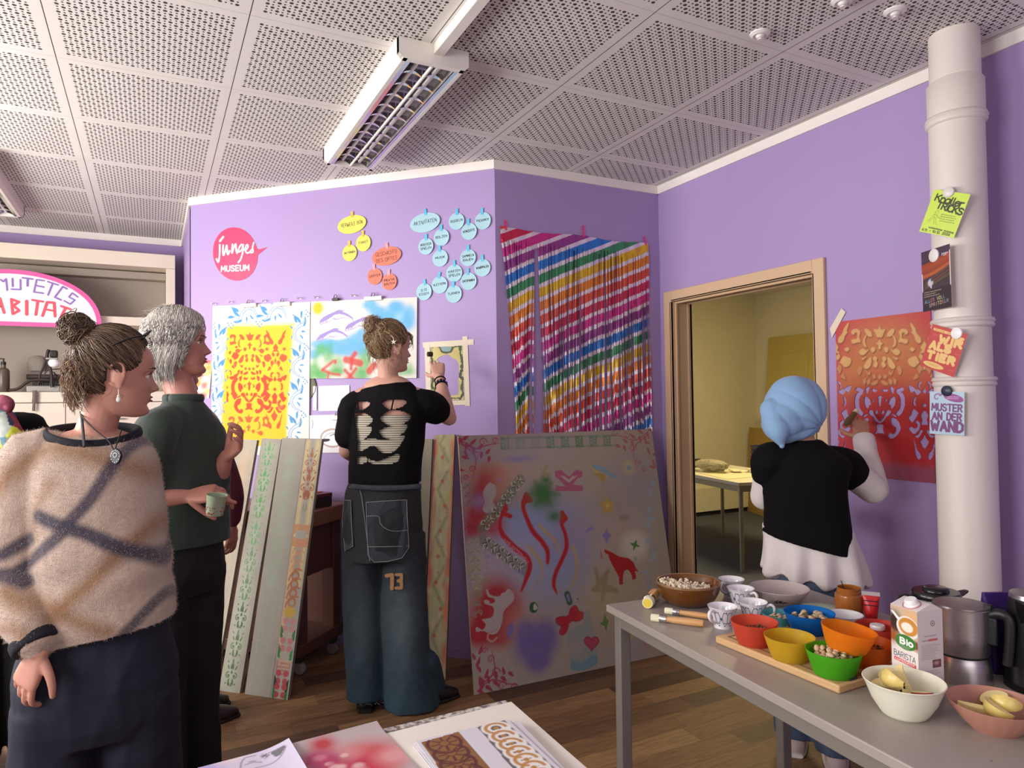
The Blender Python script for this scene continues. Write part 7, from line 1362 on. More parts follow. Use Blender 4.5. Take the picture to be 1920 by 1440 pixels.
def face_bits(H,t,eye='#4a3a30',brow='#4a3a2e',lip='#a8605a',brow_w=.004,sk=None):
 EW=mat('eye_white','#e8e2dc',.15,noise=.01);
 for s in(1,-1):
  c=hp(H,(s*.031,.0600,.0055));R_=H[0];f=MB().ell(c,(.0115,)*3,R_,20,14).build('eye',EW,t,world=True,smooth=180)
  MB().ell(hp(H,(s*.0316,.0684,.0050)),(.0064,.0042,.0064),R_,14,10).build('iris',mat('iris_'+eye[1:],eye,.1),f,world=False,smooth=180).matrix_parent_inverse=t.matrix_basis.inverted()
  MB().ell(hp(H,(s*.031,.0588,.0100)),(.0140,.0125,.0112),R_,20,14).build('eyelid',sk,t,world=True,smooth=180)
  P=hp(H,[(s*x,y,z)for x,y,z in((.014,.0800,.0220),(.026,.0800,.0262),(.038,.0745,.0260),(.049,.0640,.0225))]);MB().limb(P,np.array([.0030,.0036,.0032,.0016])*brow_w/.004,8,14,.5).build('eyebrow',mat('brow_'+brow[1:],brow,.7,noise=.2,ns=300),t,world=True,smooth=180)
  P=hp(H,[(s*x,y,z)for x,y,z in((.020,.0698,.0068),(.027,.0722,.0108),(.035,.0710,.0112),(.043,.0655,.0070))]);MB().limb(P,[.0012,.0020,.0021,.0012],8,12).build('eyelid',mat('lash_dark','#3a2c28',.6),t,world=True,smooth=180)
 for z,r,dz in((-.0555,.0034,.0012),(-.0635,.0040,-.0010)):
  P=hp(H,[(x,y,z+dz*(1-(x/.022)**2)+.0016*(abs(x)/.02))for x,y in((-.022,.0715),(-.012,.0808),(0,.0838),(.012,.0808),(.022,.0715))]);MB().limb(P,[.0010,r*.8,r,r*.8,.0010],10,18,.8).build('lip',mat('lip_'+lip[1:],lip,.4),t,world=True,smooth=180)
def add_hand(mb,w,d,b,th,curl=(.35,.4,.45,.5),sc=1.0,thumb=(.7,.5),spread=.06,tk=None):
 """w wrist, d towards the knuckles, b back of the hand, th thumb side; curl in radians per joint for index..little"""
 d=unit(d);b=unit(np.array(b)-np.dot(b,d)*d);th0=np.cross(d,b);th0=th0 if th0@np.array(th)>0 else-th0;w=np.array(w,float);k=sc
 mb.loft([(w-d*.012*k,th0*.026*k,b*.019*k,2.2),(w+d*.012*k,th0*.029*k,b*.0175*k,2.4),(w+d*.045*k,th0*.038*k,b*.0155*k,2.8),(w+d*.080*k,th0*.041*k,b*.0130*k,3.0),(w+d*.094*k,th0*.038*k,b*.0095*k,2.6)],22,4)
 Ls=[(.043,.026,.021),(.047,.030,.022),(.044,.028,.021),(.035,.021,.018)];tips=[]
 for j in range(4):
  off=(.0300-.0200*j);base=w+d*(.086-.004*abs(j-1))*k+th0*off*k;dj=unit(d+th0*spread*(1.5-j));c=curl[j];P=[base-d*.012*k,base];a=0;p=base
  cs=c if np.ndim(c)else(c,c*1.15,c*.8)
  for L_,ai in zip(Ls[j],cs):a+=ai;p=p+(dj*math.cos(a)-b*math.sin(a))*L_*k;P.append(p)
  r=np.array([.0088,.0090,.0084,.0078,.0064])*k*(1 if j<3 else .88);mb.limb(P,r,12,18);tips.append(P[-1])
 t1=unit(d*.55+th0*(.85 if tk is None else tk[0])-b*(thumb[0]*.6 if tk is None else tk[1]));t2=unit(d*.9+th0*.25-b*(thumb[1]if tk is None else tk[1]*1.2));base=w+d*.020*k+th0*.022*k-b*.004*k;p1=base+t1*.038*k;p2=p1+unit(t1*.5+t2*.6)*.032*k;p3=p2+t2*.026*k
 mb.limb([base,p1,p2,p3],np.array([.0150,.0118,.0102,.0078])*k,12,16);return tips,p3
def strands(name,L_,r0,r1,m,parent,sides=3):
 """tubes along an array of polylines (n, s, 3)"""
 P=np.asarray(L_,float);n,s,_=P.shape;T=np.gradient(P,axis=1);T/=np.linalg.norm(T,axis=2,keepdims=True)+1e-9
 a=np.cross(T,np.array([.31,.17,.93]));a/=np.linalg.norm(a,axis=2,keepdims=True)+1e-9;b=np.cross(T,a);r=np.linspace(r0,r1,s)[None,:,None]*(np.ones((n,1,1)))
 V=np.stack([P+r*(a*math.cos(2*PI*k/sides)+b*math.sin(2*PI*k/sides))for k in range(sides)],2)
 idx=np.arange(n*s*sides).reshape(n,s,sides);Q=np.concatenate([np.stack([idx[:,:-1,k],idx[:,:-1,(k+1)%sides],idx[:,1:,(k+1)%sides],idx[:,1:,k]],-1).reshape(-1,4)for k in range(sides)])
 me=npmesh(name,V.reshape(-1,3),Q)
 if m.name in HC:
  u=np.clip(np.random.default_rng(n).normal(.5,.27,n),0,1)[:,None];c1,c3,c2=[np.array(c)for c in HC[m.name]];c=np.where(u<.5,c1+(c3-c1)*u*2,c3+(c2-c3)*(u*2-1));setcol(me,np.repeat(c,s*sides,axis=0))
 return link(name,me,m,parent,None,180,True)
HC={}
def hairmat(name,c1,c2,c3=None):
 m=mat(name,None,.42,attr=True,noise=.10,ns=30,spec=.6);HC[m.name]=[srgb(c)for c in(c1,c3 or c1,c2)];return m
SK_C,SK_R=np.array([0,-.012,.022]),np.array([.0745,.0925,.0935])
def skull(d,off=0.0):d=d/np.linalg.norm(d,axis=-1,keepdims=True);return SK_C+d*(SK_R+np.asarray(off)[...,None]if np.ndim(off)else SK_R+off)
def slerp(a,b,t):
 a=a/np.linalg.norm(a,axis=-1,keepdims=True);b=b/np.linalg.norm(b,axis=-1,keepdims=True);w=np.arccos(np.clip((a*b).sum(-1),-.999,.999))[...,None];return(np.sin((1-t)*w)*a+np.sin(t*w)*b)/np.sin(w)
def scalp_dirs(n,rnd,front=.30):
 """directions over the hair-bearing scalp; face and ears stay free"""
 out=[]
 while len(out)<n:
  d=rnd.normal(0,1,3);d/=np.linalg.norm(d);x,y,z=d
  if y>0:ok=z>front+.42*y+.25*max(0,y-.5)-1.1*max(0,abs(x)-.45)
  else:ok=z>(-.80 if y<-.2 else-.55)and not(abs(x)>.8 and z<-.12 and y>-.25)
  if ok:out.append(d)
 return np.array(out)
SKIN=lambda nm,c:mat(nm,c,.48,noise=.10,ns=22,sss=.12,bump=.05,bs=260,spec=.4)
def skin_body(t,mb,m,vox=.0034):return put(fuse(mb,vox,3,.45),'body',m,t)
def body(t,skin,H,nb,ts,tf,pel,sh,el,wr,hands,legs=None,slim=1.0,kw={},trap=0):
 """one continuous skin surface: head, neck, torso, arms with hands, legs; index 0 = the person's right"""
 mb=MB();add_head(mb,H,**kw);up=np.array([0,0,1.]);nt=hp(H,(0,-.025,-.045));mb.limb([nt,(nt+nb)/2,nb,nb-up*.05],[.050*slim,.048*slim,.055*slim,.075],20,12)
 mb.loft([(nb-up*.02,ts*.085,tf*.06,2),(nb-up*.07,ts*.14,tf*.08,2.2),(nb-up*.20,ts*.130,tf*.09,2.3),(nb*.3+pel*.7+up*.02,ts*.12,tf*.085,2.2),(pel,ts*.14,tf*.10,2.3),(pel-up*.1,ts*.13,tf*.10,2.2)],26,3)
 if trap:mb.ell(nb-up*(.045-trap),(.118,.075,.06),np.stack([ts,tf,up],1),28,16)
 for i,s in((0,1),(1,-1)):
  mb.limb([nb-up*.07+ts*.06*s,sh[i],(sh[i]+el[i])/2,el[i]],[.058,.051,.043,.037],16);mb.limb([el[i],(el[i]+wr[i])/2,wr[i]],[.037,.034,.024],16)
  if hands[i]:add_hand(mb,wr[i],*hands[i][0],**hands[i][1])
  h=pel+ts*.085*s-up*.06;kn,an=legs[i]if legs else(h-up*.40,np.array([h[0],h[1],.09]));mb.limb([h,kn,an],[.080,.052,.040],16)
 return skin_body(t,mb,skin)
def shoe(t,fo,fd,m,s=1.0,name='shoe',sole=None):
 up=np.array([0,0,1.]);sd=np.cross(fd,up);o=MB().loft([(fo-fd*.085*s+up*.045*s,sd*.036*s,up*.040*s,2.4),(fo-fd*.03*s+up*.055*s,sd*.042*s,up*.052*s,2.4),(fo+fd*.06*s+up*.042*s,sd*.047*s,up*.038*s,2.4),(fo+fd*.13*s+up*.032*s,sd*.042*s,up*.026*s,2.4),(fo+fd*.175*s+up*.026*s,sd*.02*s,up*.014*s,2)],20,4).build(name,m,t,world=True,smooth=180)
 MB().loft([(fo-fd*.098*s+up*.008,sd*.030*s,up*.008,3),(fo-fd*.05*s+up*.009,sd*.044*s,up*.009,4),(fo+fd*.08*s+up*.009,sd*.052*s,up*.009,4),(fo+fd*.182*s+up*.009,sd*.024*s,up*.008,3)],20,4).build('sole',sole or mat('dark_sole','#16130f',.6),o,smooth=60).matrix_basis=t.matrix_basis.inverted()
def cap(t,H,m,cond,o=.0055,name='hair_cap'):
 n_,m_=110,70;V=[]
 for j in range(m_+1):
  for i in range(n_):
   th=PI*j/m_;ph=2*PI*i/n_;d=np.array([math.sin(th)*math.cos(ph),math.sin(th)*math.sin(ph),math.cos(th)]);V.append(skull(d,o if cond(*d)else-.012))
 return MB().add(hp(H,np.array(V)),[(j*n_+i,j*n_+(i+1)%n_,(j+1)*n_+(i+1)%n_,(j+1)*n_+i)for j in range(m_)for i in range(n_)]).build(name,mat('scalp_'+m.name,'#%02x%02x%02x'%tuple(int(255*min(1,c)**.4545)for c in HC[m.name][0]),.7),t,world=True,smooth=180)
def hs(name,H,A,r0,r1,m,t):A=np.asarray(A);return strands(name,hp(H,A.reshape(-1,3)).reshape(A.shape),r0,r1,m,t)
ONHEAD=lambda front:lambda x,y,z:(z>(-.82 if y<-.2 else-.55)and not(abs(x)>.80 and z<-.12 and y>-.25))if y<=0 else z>front+.42*y+.25*max(0,y-.5)-1.1*max(0,abs(x)-.45)
def swept(H,n,tgt_d,r,front=.30,lift=.010,jit=.10,S_=14,end=.014):
 d0=scalp_dirs(n,r,front);tt=np.linspace(0,1,S_);nm=r.uniform(.5,1.2,len(d0));tg=tgt_d+r.normal(0,jit,d0 .shape);out=[]
 for ti in tt:d=slerp(d0,tg,ti);w=.010*np.sin(8*ti+d0[:,:1]*40+nm[:,None]*9)*ti*(1-ti);out.append(SK_C+d/np.linalg.norm(d,axis=1,keepdims=True)*(SK_R+(.006+lift*np.sin(PI*min(1,ti*.9+.05))*nm+end*ti**3)[:,None]+w))
 return np.stack(out,1)
def curls(c,ax0,n,R0,R1,r,wob=.5,S_=14,thick=.010):
 out=[]
 for i in range(n):
  ax=unit(ax0+r.normal(0,wob,3));e1=unit(np.cross(ax,r.normal(0,1,3)));e2=np.cross(ax,e1);R_=r.uniform(R0,R1);a=r.uniform(0,6)+np.linspace(0,r.uniform(3,5.5),S_);out.append(c+ax*r.normal(0,thick)+np.outer(np.cos(a),e1)*R_+np.outer(np.sin(a),e2)*R_*r.uniform(.75,1.05))
 return np.array(out)
# person 1: bun, plaid wool pullover
def person_bun():
 D=1.92;k=D/FPX;A=lambda x,y,dd=0.0:atD(x,y,D+dd);fwd=np.array([_f[0],_f[1],0]);fwd/=np.linalg.norm(fwd);rgt=np.array([_r[0],_r[1],0]);rgt/=np.linalg.norm(rgt);up=np.array([0,0,1.])
 tf=unit(-fwd*.88+rgt*.48);ts=unit(np.cross(tf,up))
 base=A(175,1440);t=thing('person','person with brown hair in a bun wearing a beige plaid wool pullover, looking right','person',(base[0],base[1],0))
 skin=SKIN('skin_bun','#c08a78');nb=A(176,826);
 hc=A(224,702,.0);hf=unit(rgt*.83+fwd*.56-up*.10);H=hframe(hc,hf,unit(up+rgt*.10),1.02)
 sh_r,sh_l=A(58,862,-.06),A(254,872,.04);pel=A(185,1230,.0)
 el_r=A(20,1075,-.10);wr_r=A(74,1222,-.18);el_l=A(268,1050,.12);wr_l=A(262,1180,.06)
 body(t,skin,H,nb,ts,tf,pel,(sh_r,sh_l),(el_r,el_l),(wr_r,wr_l),(((A(42,1290,-.19)-wr_r,-fwd*.9-rgt*.3,rgt),dict(curl=((.30,.75,.6),(.30,.75,.6),(.35,.8,.6),(.4,.9,.7)),sc=.94,thumb=(.2,.3))),((-up,fwd,-rgt),dict(sc=.9))),kw=dict(smile=.003),trap=.022)
 face_bits(H,t,'#4a3a30','#4a382c','#a35f58',sk=skin)
 tm=mat('navy_twill','#17182a',.75,noise=.25,ns=90,bump=.25,bs=500);mb=MB();hz=A(180,1190)[2]
 mb.loft([(pel+up*.10,ts*.165,tf*.12,2.4),(pel,ts*.195,tf*.14,2.4),(pel-up*.12,ts*.20,tf*.145,2.3),(pel-up*.2,ts*.19,tf*.13,2.3)],28,4)
 for s in(1,-1):
  hipp=pel+ts*.10*s-up*.10;mb.loft([(hipp,ts*.105,tf*.125,2.2),(hipp-up*.22,ts*.110,tf*.118,2.2),(hipp-up*.45,ts*.112,tf*.105,2.2),(np.array([hipp[0],hipp[1],.02]),ts*.115,tf*.11,2.2)],24,4)
 tr=put(fuse(mb,.008,4,.5,wrinkle(3,.006,.8)),'trousers',tm,t)
 P=[A(30,1265,-.2),A(70,1290,-.205),A(120,1240,-.2)]
 for s in(1,-1):shoe(t,np.array([pel[0],pel[1],0])+ts*.10*s+tf*.02,tf,mat('black_leather','#1a1718',.4))
 mb=MB();c0=A(178,846,.0);c1=A(184,930,.0);c2=A(192,1040,.0);c3=A(198,1130,.0);c4=A(206,1175,.0)
 mb.loft([(nb+up*.012,ts*.113,tf*.096,2.0),(nb+up*.002,ts*.128,tf*.098,2.1),(c0-up*.02,ts*.158,tf*.122,2.2),(c1,ts*.164,tf*.150,2.3),(c2,ts*.168,tf*.158,2.3),(c3,ts*.172,tf*.160,2.3),(c4,ts*.170-up*.026,tf*.155,2.3)],40,5)
 mb.limb([nb-up*.055+ts*.05,sh_r+up*.004,(sh_r*.45+el_r*.55),el_r-up*.01],[.062,.076,.075,.072],22);mb.limb([el_r-up*.005,el_r*.45+wr_r*.55,wr_r+(el_r-wr_r)*.12],[.070,.068,.058],22)
 mb.limb([nb-up*.055-ts*.05,sh_l+up*.002,sh_l*.4+el_l*.6,el_l],[.060,.064,.058,.052],20);mb.limb([el_l,wr_l],[.050,.046],18)
 def fold(P):
  d=P-c2;u=d@ts;z=P[:,2];w=wrinkle(9,.0055,.55)(P);hem=np.clip((c4[2]+.06-z)/.06,0,1);return w+.004*np.sin(z*55+u*18)*np.clip(1-np.abs(z-el_r[2])/.16,0,1)-.012*hem**2
 me=fuse(mb,.0048,6,.5,fold);P=verts(me)
 UW=lambda pts:np.array([((atD(x,y,D-.13)-c2)@rgt,atD(x,y,D-.13)[2])for x,y in pts]);u=(P-c2)@rgt;z=P[:,2];col=np.tile(np.array(srgb('#c6ae9e')),(len(P),1))
 def stripe(pts,wpx,colr,op=.9,soft=.45,side=None):
  nonlocal col
  Q=catmull(UW(pts),24);dmin=np.full(len(P),9.)
  for a,b in zip(Q[:-1],Q[1:]):
   d=b-a;tt=np.clip(((u-a[0])*d[0]+(z-a[1])*d[1])/(d@d+1e-12),0,1);dmin=np.minimum(dmin,np.hypot(u-a[0]-tt*d[0],z-a[1]-tt*d[1]))
  w=wpx*k/2;m=np.clip((w*(1+soft)-dmin)/(2*soft*w),0,1)*op
  col=col*(1-m[:,None])+np.array(srgb(colr))*m[:,None]
 br,dk='#94683f','#403b4d'
 stripe([(-30,950),(0,920),(25,887),(75,847),(105,840),(175,862),(225,885),(265,910),(300,940)],30,br,.75,.8);stripe([(300,935),(270,970),(247,1005),(205,1055),(175,1092),(145,1120),(120,1150)],24,br,.8,.8);stripe([(40,1100),(67,1117),(112,1130),(150,1155),(200,1185)],26,br,.75,.8);stripe([(0,1170),(60,1160),(95,1175)],22,br,.6,.8);stripe([(105,905),(80,950),(70,1000)],20,br,.5,.9)
 stripe([(212,825),(207,840),(197,868),(175,930),(147,970),(125,1000),(95,1027),(50,1062)],21,dk,.9);stripe([(85,965),(140,987),(175,1002),(225,1035),(265,1062),(295,1095),(330,1140)],25,dk,.95);stripe([(318,1040),(310,1058),(292,1100),(265,1140),(240,1175),(215,1205)],16,dk,.85);stripe([(246,800),(265,822),(287,852),(295,880)],14,dk,.6);stripe([(-20,1052),(20,1035),(62,1008)],22,dk,.9);stripe([(-20,1075),(30,1072),(62,1085)],24,dk,.9)
 r=np.random.default_rng(2);col*=(1+.16*(r.random(len(P))-.5))[:,None]
 wool=mat('plaid_wool',None,.95,attr=True,noise=.12,ns=160,bump=.6,bs=420,sheen=.35,spec=.15);setcol(me,col);pl=put(me,'pullover',wool,t)
 idx=r.choice(len(P),26000);me.calc_loop_triangles();Nn=np.empty(len(P)*3,np.float32);me.vertices.foreach_get('normal',Nn);Nn=Nn.reshape(-1,3)[idx].astype(float);P0=P[idx];j=r.normal(0,.6,(len(idx),3));d1=Nn+j;d1/=np.linalg.norm(d1,axis=1,keepdims=True);ln=r.uniform(.003,.008,(len(idx),1));L_=np.stack([P0,P0+d1*ln*.5,P0+d1*ln+r.normal(0,.0016,P0 .shape)],1)
 fz=strands('wool_fuzz',L_,.00032,.00012,mat('wool_fibre','#cdb8a6',.9,noise=.15),t);fz['kind']='stuff'
 nv=mat('navy_rib','#15151f',.85,noise=.15,ns=200,bump=.3,bs=600)
 n=40;P_=[]
 for i in range(n+1):
  a=2*PI*i/n;P_.append(nb+up*(.020-.030*max(0,math.sin(a))**1.5+.014*max(0,-math.sin(a)))+ts*(.111*math.cos(a))+tf*(.094*math.sin(a)+.004))
 MB().tube(P_,.0085,10,up=up,flat=1.9).build('neckband',nv,t,world=True,smooth=180)
 cu=wr_r+(el_r-wr_r)*.10;ax=unit(wr_r-el_r);c_=np.cross(ax,fwd);c_/=np.linalg.norm(c_);MB().loft([(cu-ax*.020,c_*.057,np.cross(ax,c_)*.052,2),(cu-ax*.014,c_*.060,np.cross(ax,c_)*.055,2),(cu+ax*.006,c_*.058,np.cross(ax,c_)*.053,2),(cu+ax*.010,c_*.050,np.cross(ax,c_)*.045,2)],28,3).build('cuff',nv,t,world=True,smooth=180)
 bk=mat('black_strap','#17151a',.7);q=[A(152,772,-.035),A(155,800,-.075),A(157,825,-.105),A(158,838,-.115)];MB().tube(catmull(q,14),.0048,8,flat=.45,up=fwd).build('top_strap',bk,t,world=True,smooth=180)
 q=[A(150,772,-.03),A(158,786,-.07),A(178,806,-.102),A(203,826,-.122),A(214,843,-.136),A(220,829,-.122),A(228,806,-.08)];MB().tube(catmull(q,26),.0017,7).build('cord_necklace',bk,t,world=True,smooth=180)
 Mp=frame(A(218,855,-.172),rgt,up+fwd*.08+rgt*-.30);pd=MB().prism([(.0,.020),(.011,.013),(.015,.001),(.010,-.015),(.001,-.023),(-.009,-.016),(-.015,.0),(-.010,.013)],-.004,.004,Mp).build('pendant',mat('black_pendant','#141216',.35),t,world=True,bevel=.002)
 mb=MB();
 for i in range(12):a=2*PI*i/12;mb.ell(np.array(Mp@Vector((.0105*math.cos(a),-.001+.015*math.sin(a),.0045))),(.0016,)*3,n=8,m=6)
 for i in range(8):a=2*PI*i/8;mb.ell(np.array(Mp@Vector((.0045*math.cos(a),.002+.0055*math.sin(a),.0048))),(.0019,)*3,n=8,m=6)
 mb.build('beads',mat('silver_beads','#d8d4d2',.25,metal=.4),t,world=True,smooth=180)
 e0=hp(H,(.082,-.004,-.041));MB().tube(catmull([e0+up*.004,e0-up*.008,e0-up*.016],6),.0012,6).ell(e0-up*.024,(.0062,.0062,.0078)).ell(e0-up*.0145,(.004,.004,.004)).build('earring',mat('pearl','#e8ddd0',.2,coat=.4),t,world=True,smooth=180)
 r=np.random.default_rng(4);hm=hairmat('brown_hair','#3c2c22','#8c6f54','#5c4636');bun_d=unit((0,-.76,.66));bun_c=SK_C+bun_d*(SK_R+.030)
 cap(t,H,hairmat('brown_hair_base','#33261e','#55412f','#42321f'),ONHEAD(.30));hs('hair',H,swept(H,2600,bun_d,r,.33),.0013,.0009,hm,t)
 hs('hair_bun',H,np.vstack([curls(bun_c+bun_d*.006,bun_d,620,.012,.042,r,.75,thick=.014)]),.0017,.0011,hm,t)
 Kk=[]
 for i in range(900):
  s=skull(unit((r.normal(.25,.45),-.9+r.normal(0,.1),r.uniform(-.75,.35))),.006);n1=14;u_=np.linspace(0,1,n1)[:,None];end=s+np.array([r.normal(0,.012),r.uniform(-.016,.006),-r.uniform(.02,.075)]);cu_=np.stack([np.sin(u_[:,0]*9+i),np.cos(u_[:,0]*7+i*2),np.sin(u_[:,0]*5+i)],1)*.006*u_;Kk.append(s*(1-u_)+end*u_+np.array([0,-.014,0])*np.sin(PI*u_)+cu_)
 hs('loose_hair',H,Kk,.0013,.0007,hairmat('brown_hair_ends','#5a4433','#a98662','#7a5f47'),t)
 Kk=[]
 for i in range(46):
  s=skull(unit((r.normal(0,.5),r.uniform(-1,.1),r.uniform(-.6,.9))),.012);u_=np.linspace(0,1,14)[:,None];d_=unit(s-SK_C+r.normal(0,.05,3));Kk.append(s+d_*.030*u_+np.stack([np.sin(u_[:,0]*6+i),np.cos(u_[:,0]*5+i),-u_[:,0]*2],1)*.010*u_)
 hs('stray_hair',H,Kk,.0006,.0003,hm,t)
 gm=mat('dark_glasses','#17141a',.25)
 for s in(1,-1):
  c=np.array([s*.030,.048,.112]);a=np.linspace(0,2*PI,26);P_=np.stack([c[0]+.024*np.cos(a),c[1]+.012*np.sin(a),c[2]+.016*np.sin(a)],1);g=MB().tube(hp(H,P_),.0022,7).build('glasses_rim',gm,t,world=True,smooth=180)
  MB().add(hp(H,P_[:-1]),[tuple(range(25))]).build('glasses_lens',mat('glasses_lens','#4a4a50',.1,trans=.5,ior=1.1),t,world=True);MB().tube(hp(H,catmull([(s*.054,.046,.112),(s*.072,.010,.098),(s*.080,-.030,.074)],10)),.0020,7).build('glasses_temple',gm,t,world=True,smooth=180)
 MB().tube(hp(H,[(-.007,.050,.115),(.007,.050,.115)]),.002,7).build('glasses_bridge',gm,t,world=True)
person_bun()
# person 2: grey bob, dark green shirt
def person_grey():
 D=2.5;k=D/FPX;A=lambda x,y,dd=0.0:atD(x,y,D+dd);fwd=unit((_f[0],_f[1],0));rgt=unit((_r[0],_r[1],0));up=np.array([0,0,1.])
 tf=unit(rgt*.90+fwd*.20-fwd*.55);ts=unit(np.cross(tf,up));base=A(330,1400);t=thing('person','person with grey bobbed hair in a dark green shirt, one hand raised','person',(base[0],base[1],0))
 skin=SKIN('skin_grey','#b97f70');nb=A(344,752);H=hframe(A(338,645),unit(rgt*.95+fwd*.28+up*.02),unit(up+rgt*.02),1.02);pel=A(330,1015)
 sh=(A(292,815,-.16),A(378,805,.10));el=(A(268,935,-.17),A(404,905,.03));wr=(A(352,931,-.14),A(424,856,.0))
 hands=(((A(402,924,-.14)-wr[0],up*.75-fwd*.6,-fwd*.2+rgt*.2-up*.3),dict(curl=((.10,.25,.2),(.5,.75,.5),(.6,.85,.6),(.65,.9,.6)),sc=.98,tk=(.35,.75))),((A(462,818,-.04)-wr[1],fwd*.55+rgt*.72-up*.3,-rgt*.5+up*.5),dict(curl=((.55,.8,.5),(.5,.75,.5),(.45,.7,.5),(.4,.6,.5)),sc=.98,spread=.02,thumb=(.5,.4))))
 body(t,skin,H,nb,ts,tf,pel,sh,el,wr,hands);face_bits(H,t,'#4a4440','#6a5a50','#9a5550',sk=skin)
 g=mat('dark_green_cotton','#2f3a33',.8,noise=.12,ns=40,bump=.1,bs=500,sheen=.1);mb=MB();hem=A(338,1018)
 mb.loft([(nb+up*.008,ts*.062,tf*.066,2),(nb-up*.03,ts*.100,tf*.080,2),(A(336,812),ts*.185,tf*.115,2.2),(A(336,880),ts*.185,tf*.145,2.3),(A(338,950),ts*.175,tf*.148,2.3),(hem,ts*.175,tf*.152,2.3)],36,5)
 mb.limb([nb-up*.06+ts*.05,sh[0]+up*.004,sh[0]*.45+el[0]*.55,el[0]*.92+sh[0]*.08],[.06,.076,.072,.066],20);mb.limb([nb-up*.06-ts*.05,sh[1]+up*.004,sh[1]*.4+el[1]*.6,el[1]*.93+sh[1]*.07],[.06,.072,.066,.060],20)
 put(fuse(mb,.0058,6,.5,wrinkle(17,.006,.6)),'shirt',g,t);MB().tube([nb+up*.010+ts*.060*math.cos(a)+tf*(.063*math.sin(a))for a in np.linspace(0,2*PI,26)],.0085,8,up=up,flat=1.8).build('collar_band',g,t,world=True,smooth=180)
 bt=mat('black_twill','#121014',.75,noise=.2,ns=90,bump=.2,bs=500);mb=MB();mb.loft([(pel+up*.06,ts*.15,tf*.13,2.3),(pel-up*.08,ts*.165,tf*.15,2.3),(pel-up*.18,ts*.15,tf*.13,2.2)],28,4)
 for s in(1,-1):
  h=pel+ts*.08*s-up*.1;mb.loft([(h,ts*.095,tf*.12,2.2),(h-up*.3,ts*.085,tf*.105,2.2),(h-up*.52,ts*.080,tf*.095,2.2),(np.array([h[0],h[1],.05])+tf*.02,ts*.075,tf*.085,2.2)],22,4);shoe(t,np.array([h[0],h[1],0])+tf*.05,tf,mat('black_leather','#1a1718',.4))
 put(fuse(mb,.008,4,.5,wrinkle(5,.005,.8)),'trousers',bt,t)
 hm=hairmat('silver_hair','#86807a','#ece8e0','#c0b9b0');cap(t,H,hairmat('silver_hair_base','#6a645c','#a09a90'),ONHEAD(.34),.008);r=np.random.default_rng(6);out=[]
 for i in range(3000):
  d=scalp_dirs(1,r,.30)[0]if i%3 else unit((r.normal(0,.35),r.uniform(-.6,.75),1));side=1 if d[0]>-.12 else-1;n1=18;low=unit((side*(.93+r.normal(0,.05)),d[1]*.9-.12,-.25+r.normal(0,.13)))if d[1]>-.55 else unit((d[0]*1.2,-1,-.3+r.normal(0,.1)))
  tt=np.linspace(0,1,11);q=np.array([skull(slerp(d,low,np.array([u])),.012+.013*math.sin(PI*min(1,u+.15))*r.uniform(.7,1.2))for u in tt]);e=q[-1];drop=r.uniform(.06,.125)if d[1]<.3 else r.uniform(.03,.075);inw=r.uniform(-.004,.02)
  tail=np.array([e+np.array([-side*inw*v*v+(.006*math.sin(v*5+(i%7)*.3)),-.012*v+.005*math.sin(v*5+side),-drop*v])for v in np.linspace(.15,1,7)]);out.append(np.vstack([q,tail]))
 hs('hair',H,out,.0012,.0007,hm,t);Kk=[]
 for i in range(60):s=skull(unit((r.normal(0,.4),r.normal(0,.5),1)),.016);u_=np.linspace(0,1,14)[:,None];Kk.append(s+unit(s-SK_C+r.normal(0,.04,3))*.03*u_+np.stack([np.sin(u_[:,0]*4+i)*.012*u_[:,0],-.03*u_[:,0],-.02*u_[:,0]**2],1))
 hs('stray_hair',H,Kk,.0006,.0003,hm,t)
 c=A(402,944,-.19);o=MB().lathe([(0,0),(.026,0),(.027,.002),(.032,.066),(.0328,.067),(.031,.066),(.026,.004),(0,.003)],36).build('paper_cup',mat('mottled_cup','#a9b89a',.6,noise=.25,ns=40),M=Matrix.Translation(c-up*.036)@Matrix(rotm(.15,.12,0).tolist()).to_4x4(),smooth=50);tag(o,'small mottled pale green cup held by the grey haired person','cup')
 mb=MB();rr=random.Random(3)
 for _ in range(60):a=rr.uniform(0,6.28);z=rr.uniform(.004,.03);q=.0272+.0055*z/.067;mb.ell((q*math.cos(a),q*math.sin(a),z),(.0022,.0022,.0016),n=6,m=5)
 mb.build('red_specks',mat('red_specks','#b04a48',.6),o,smooth=180)
person_grey()
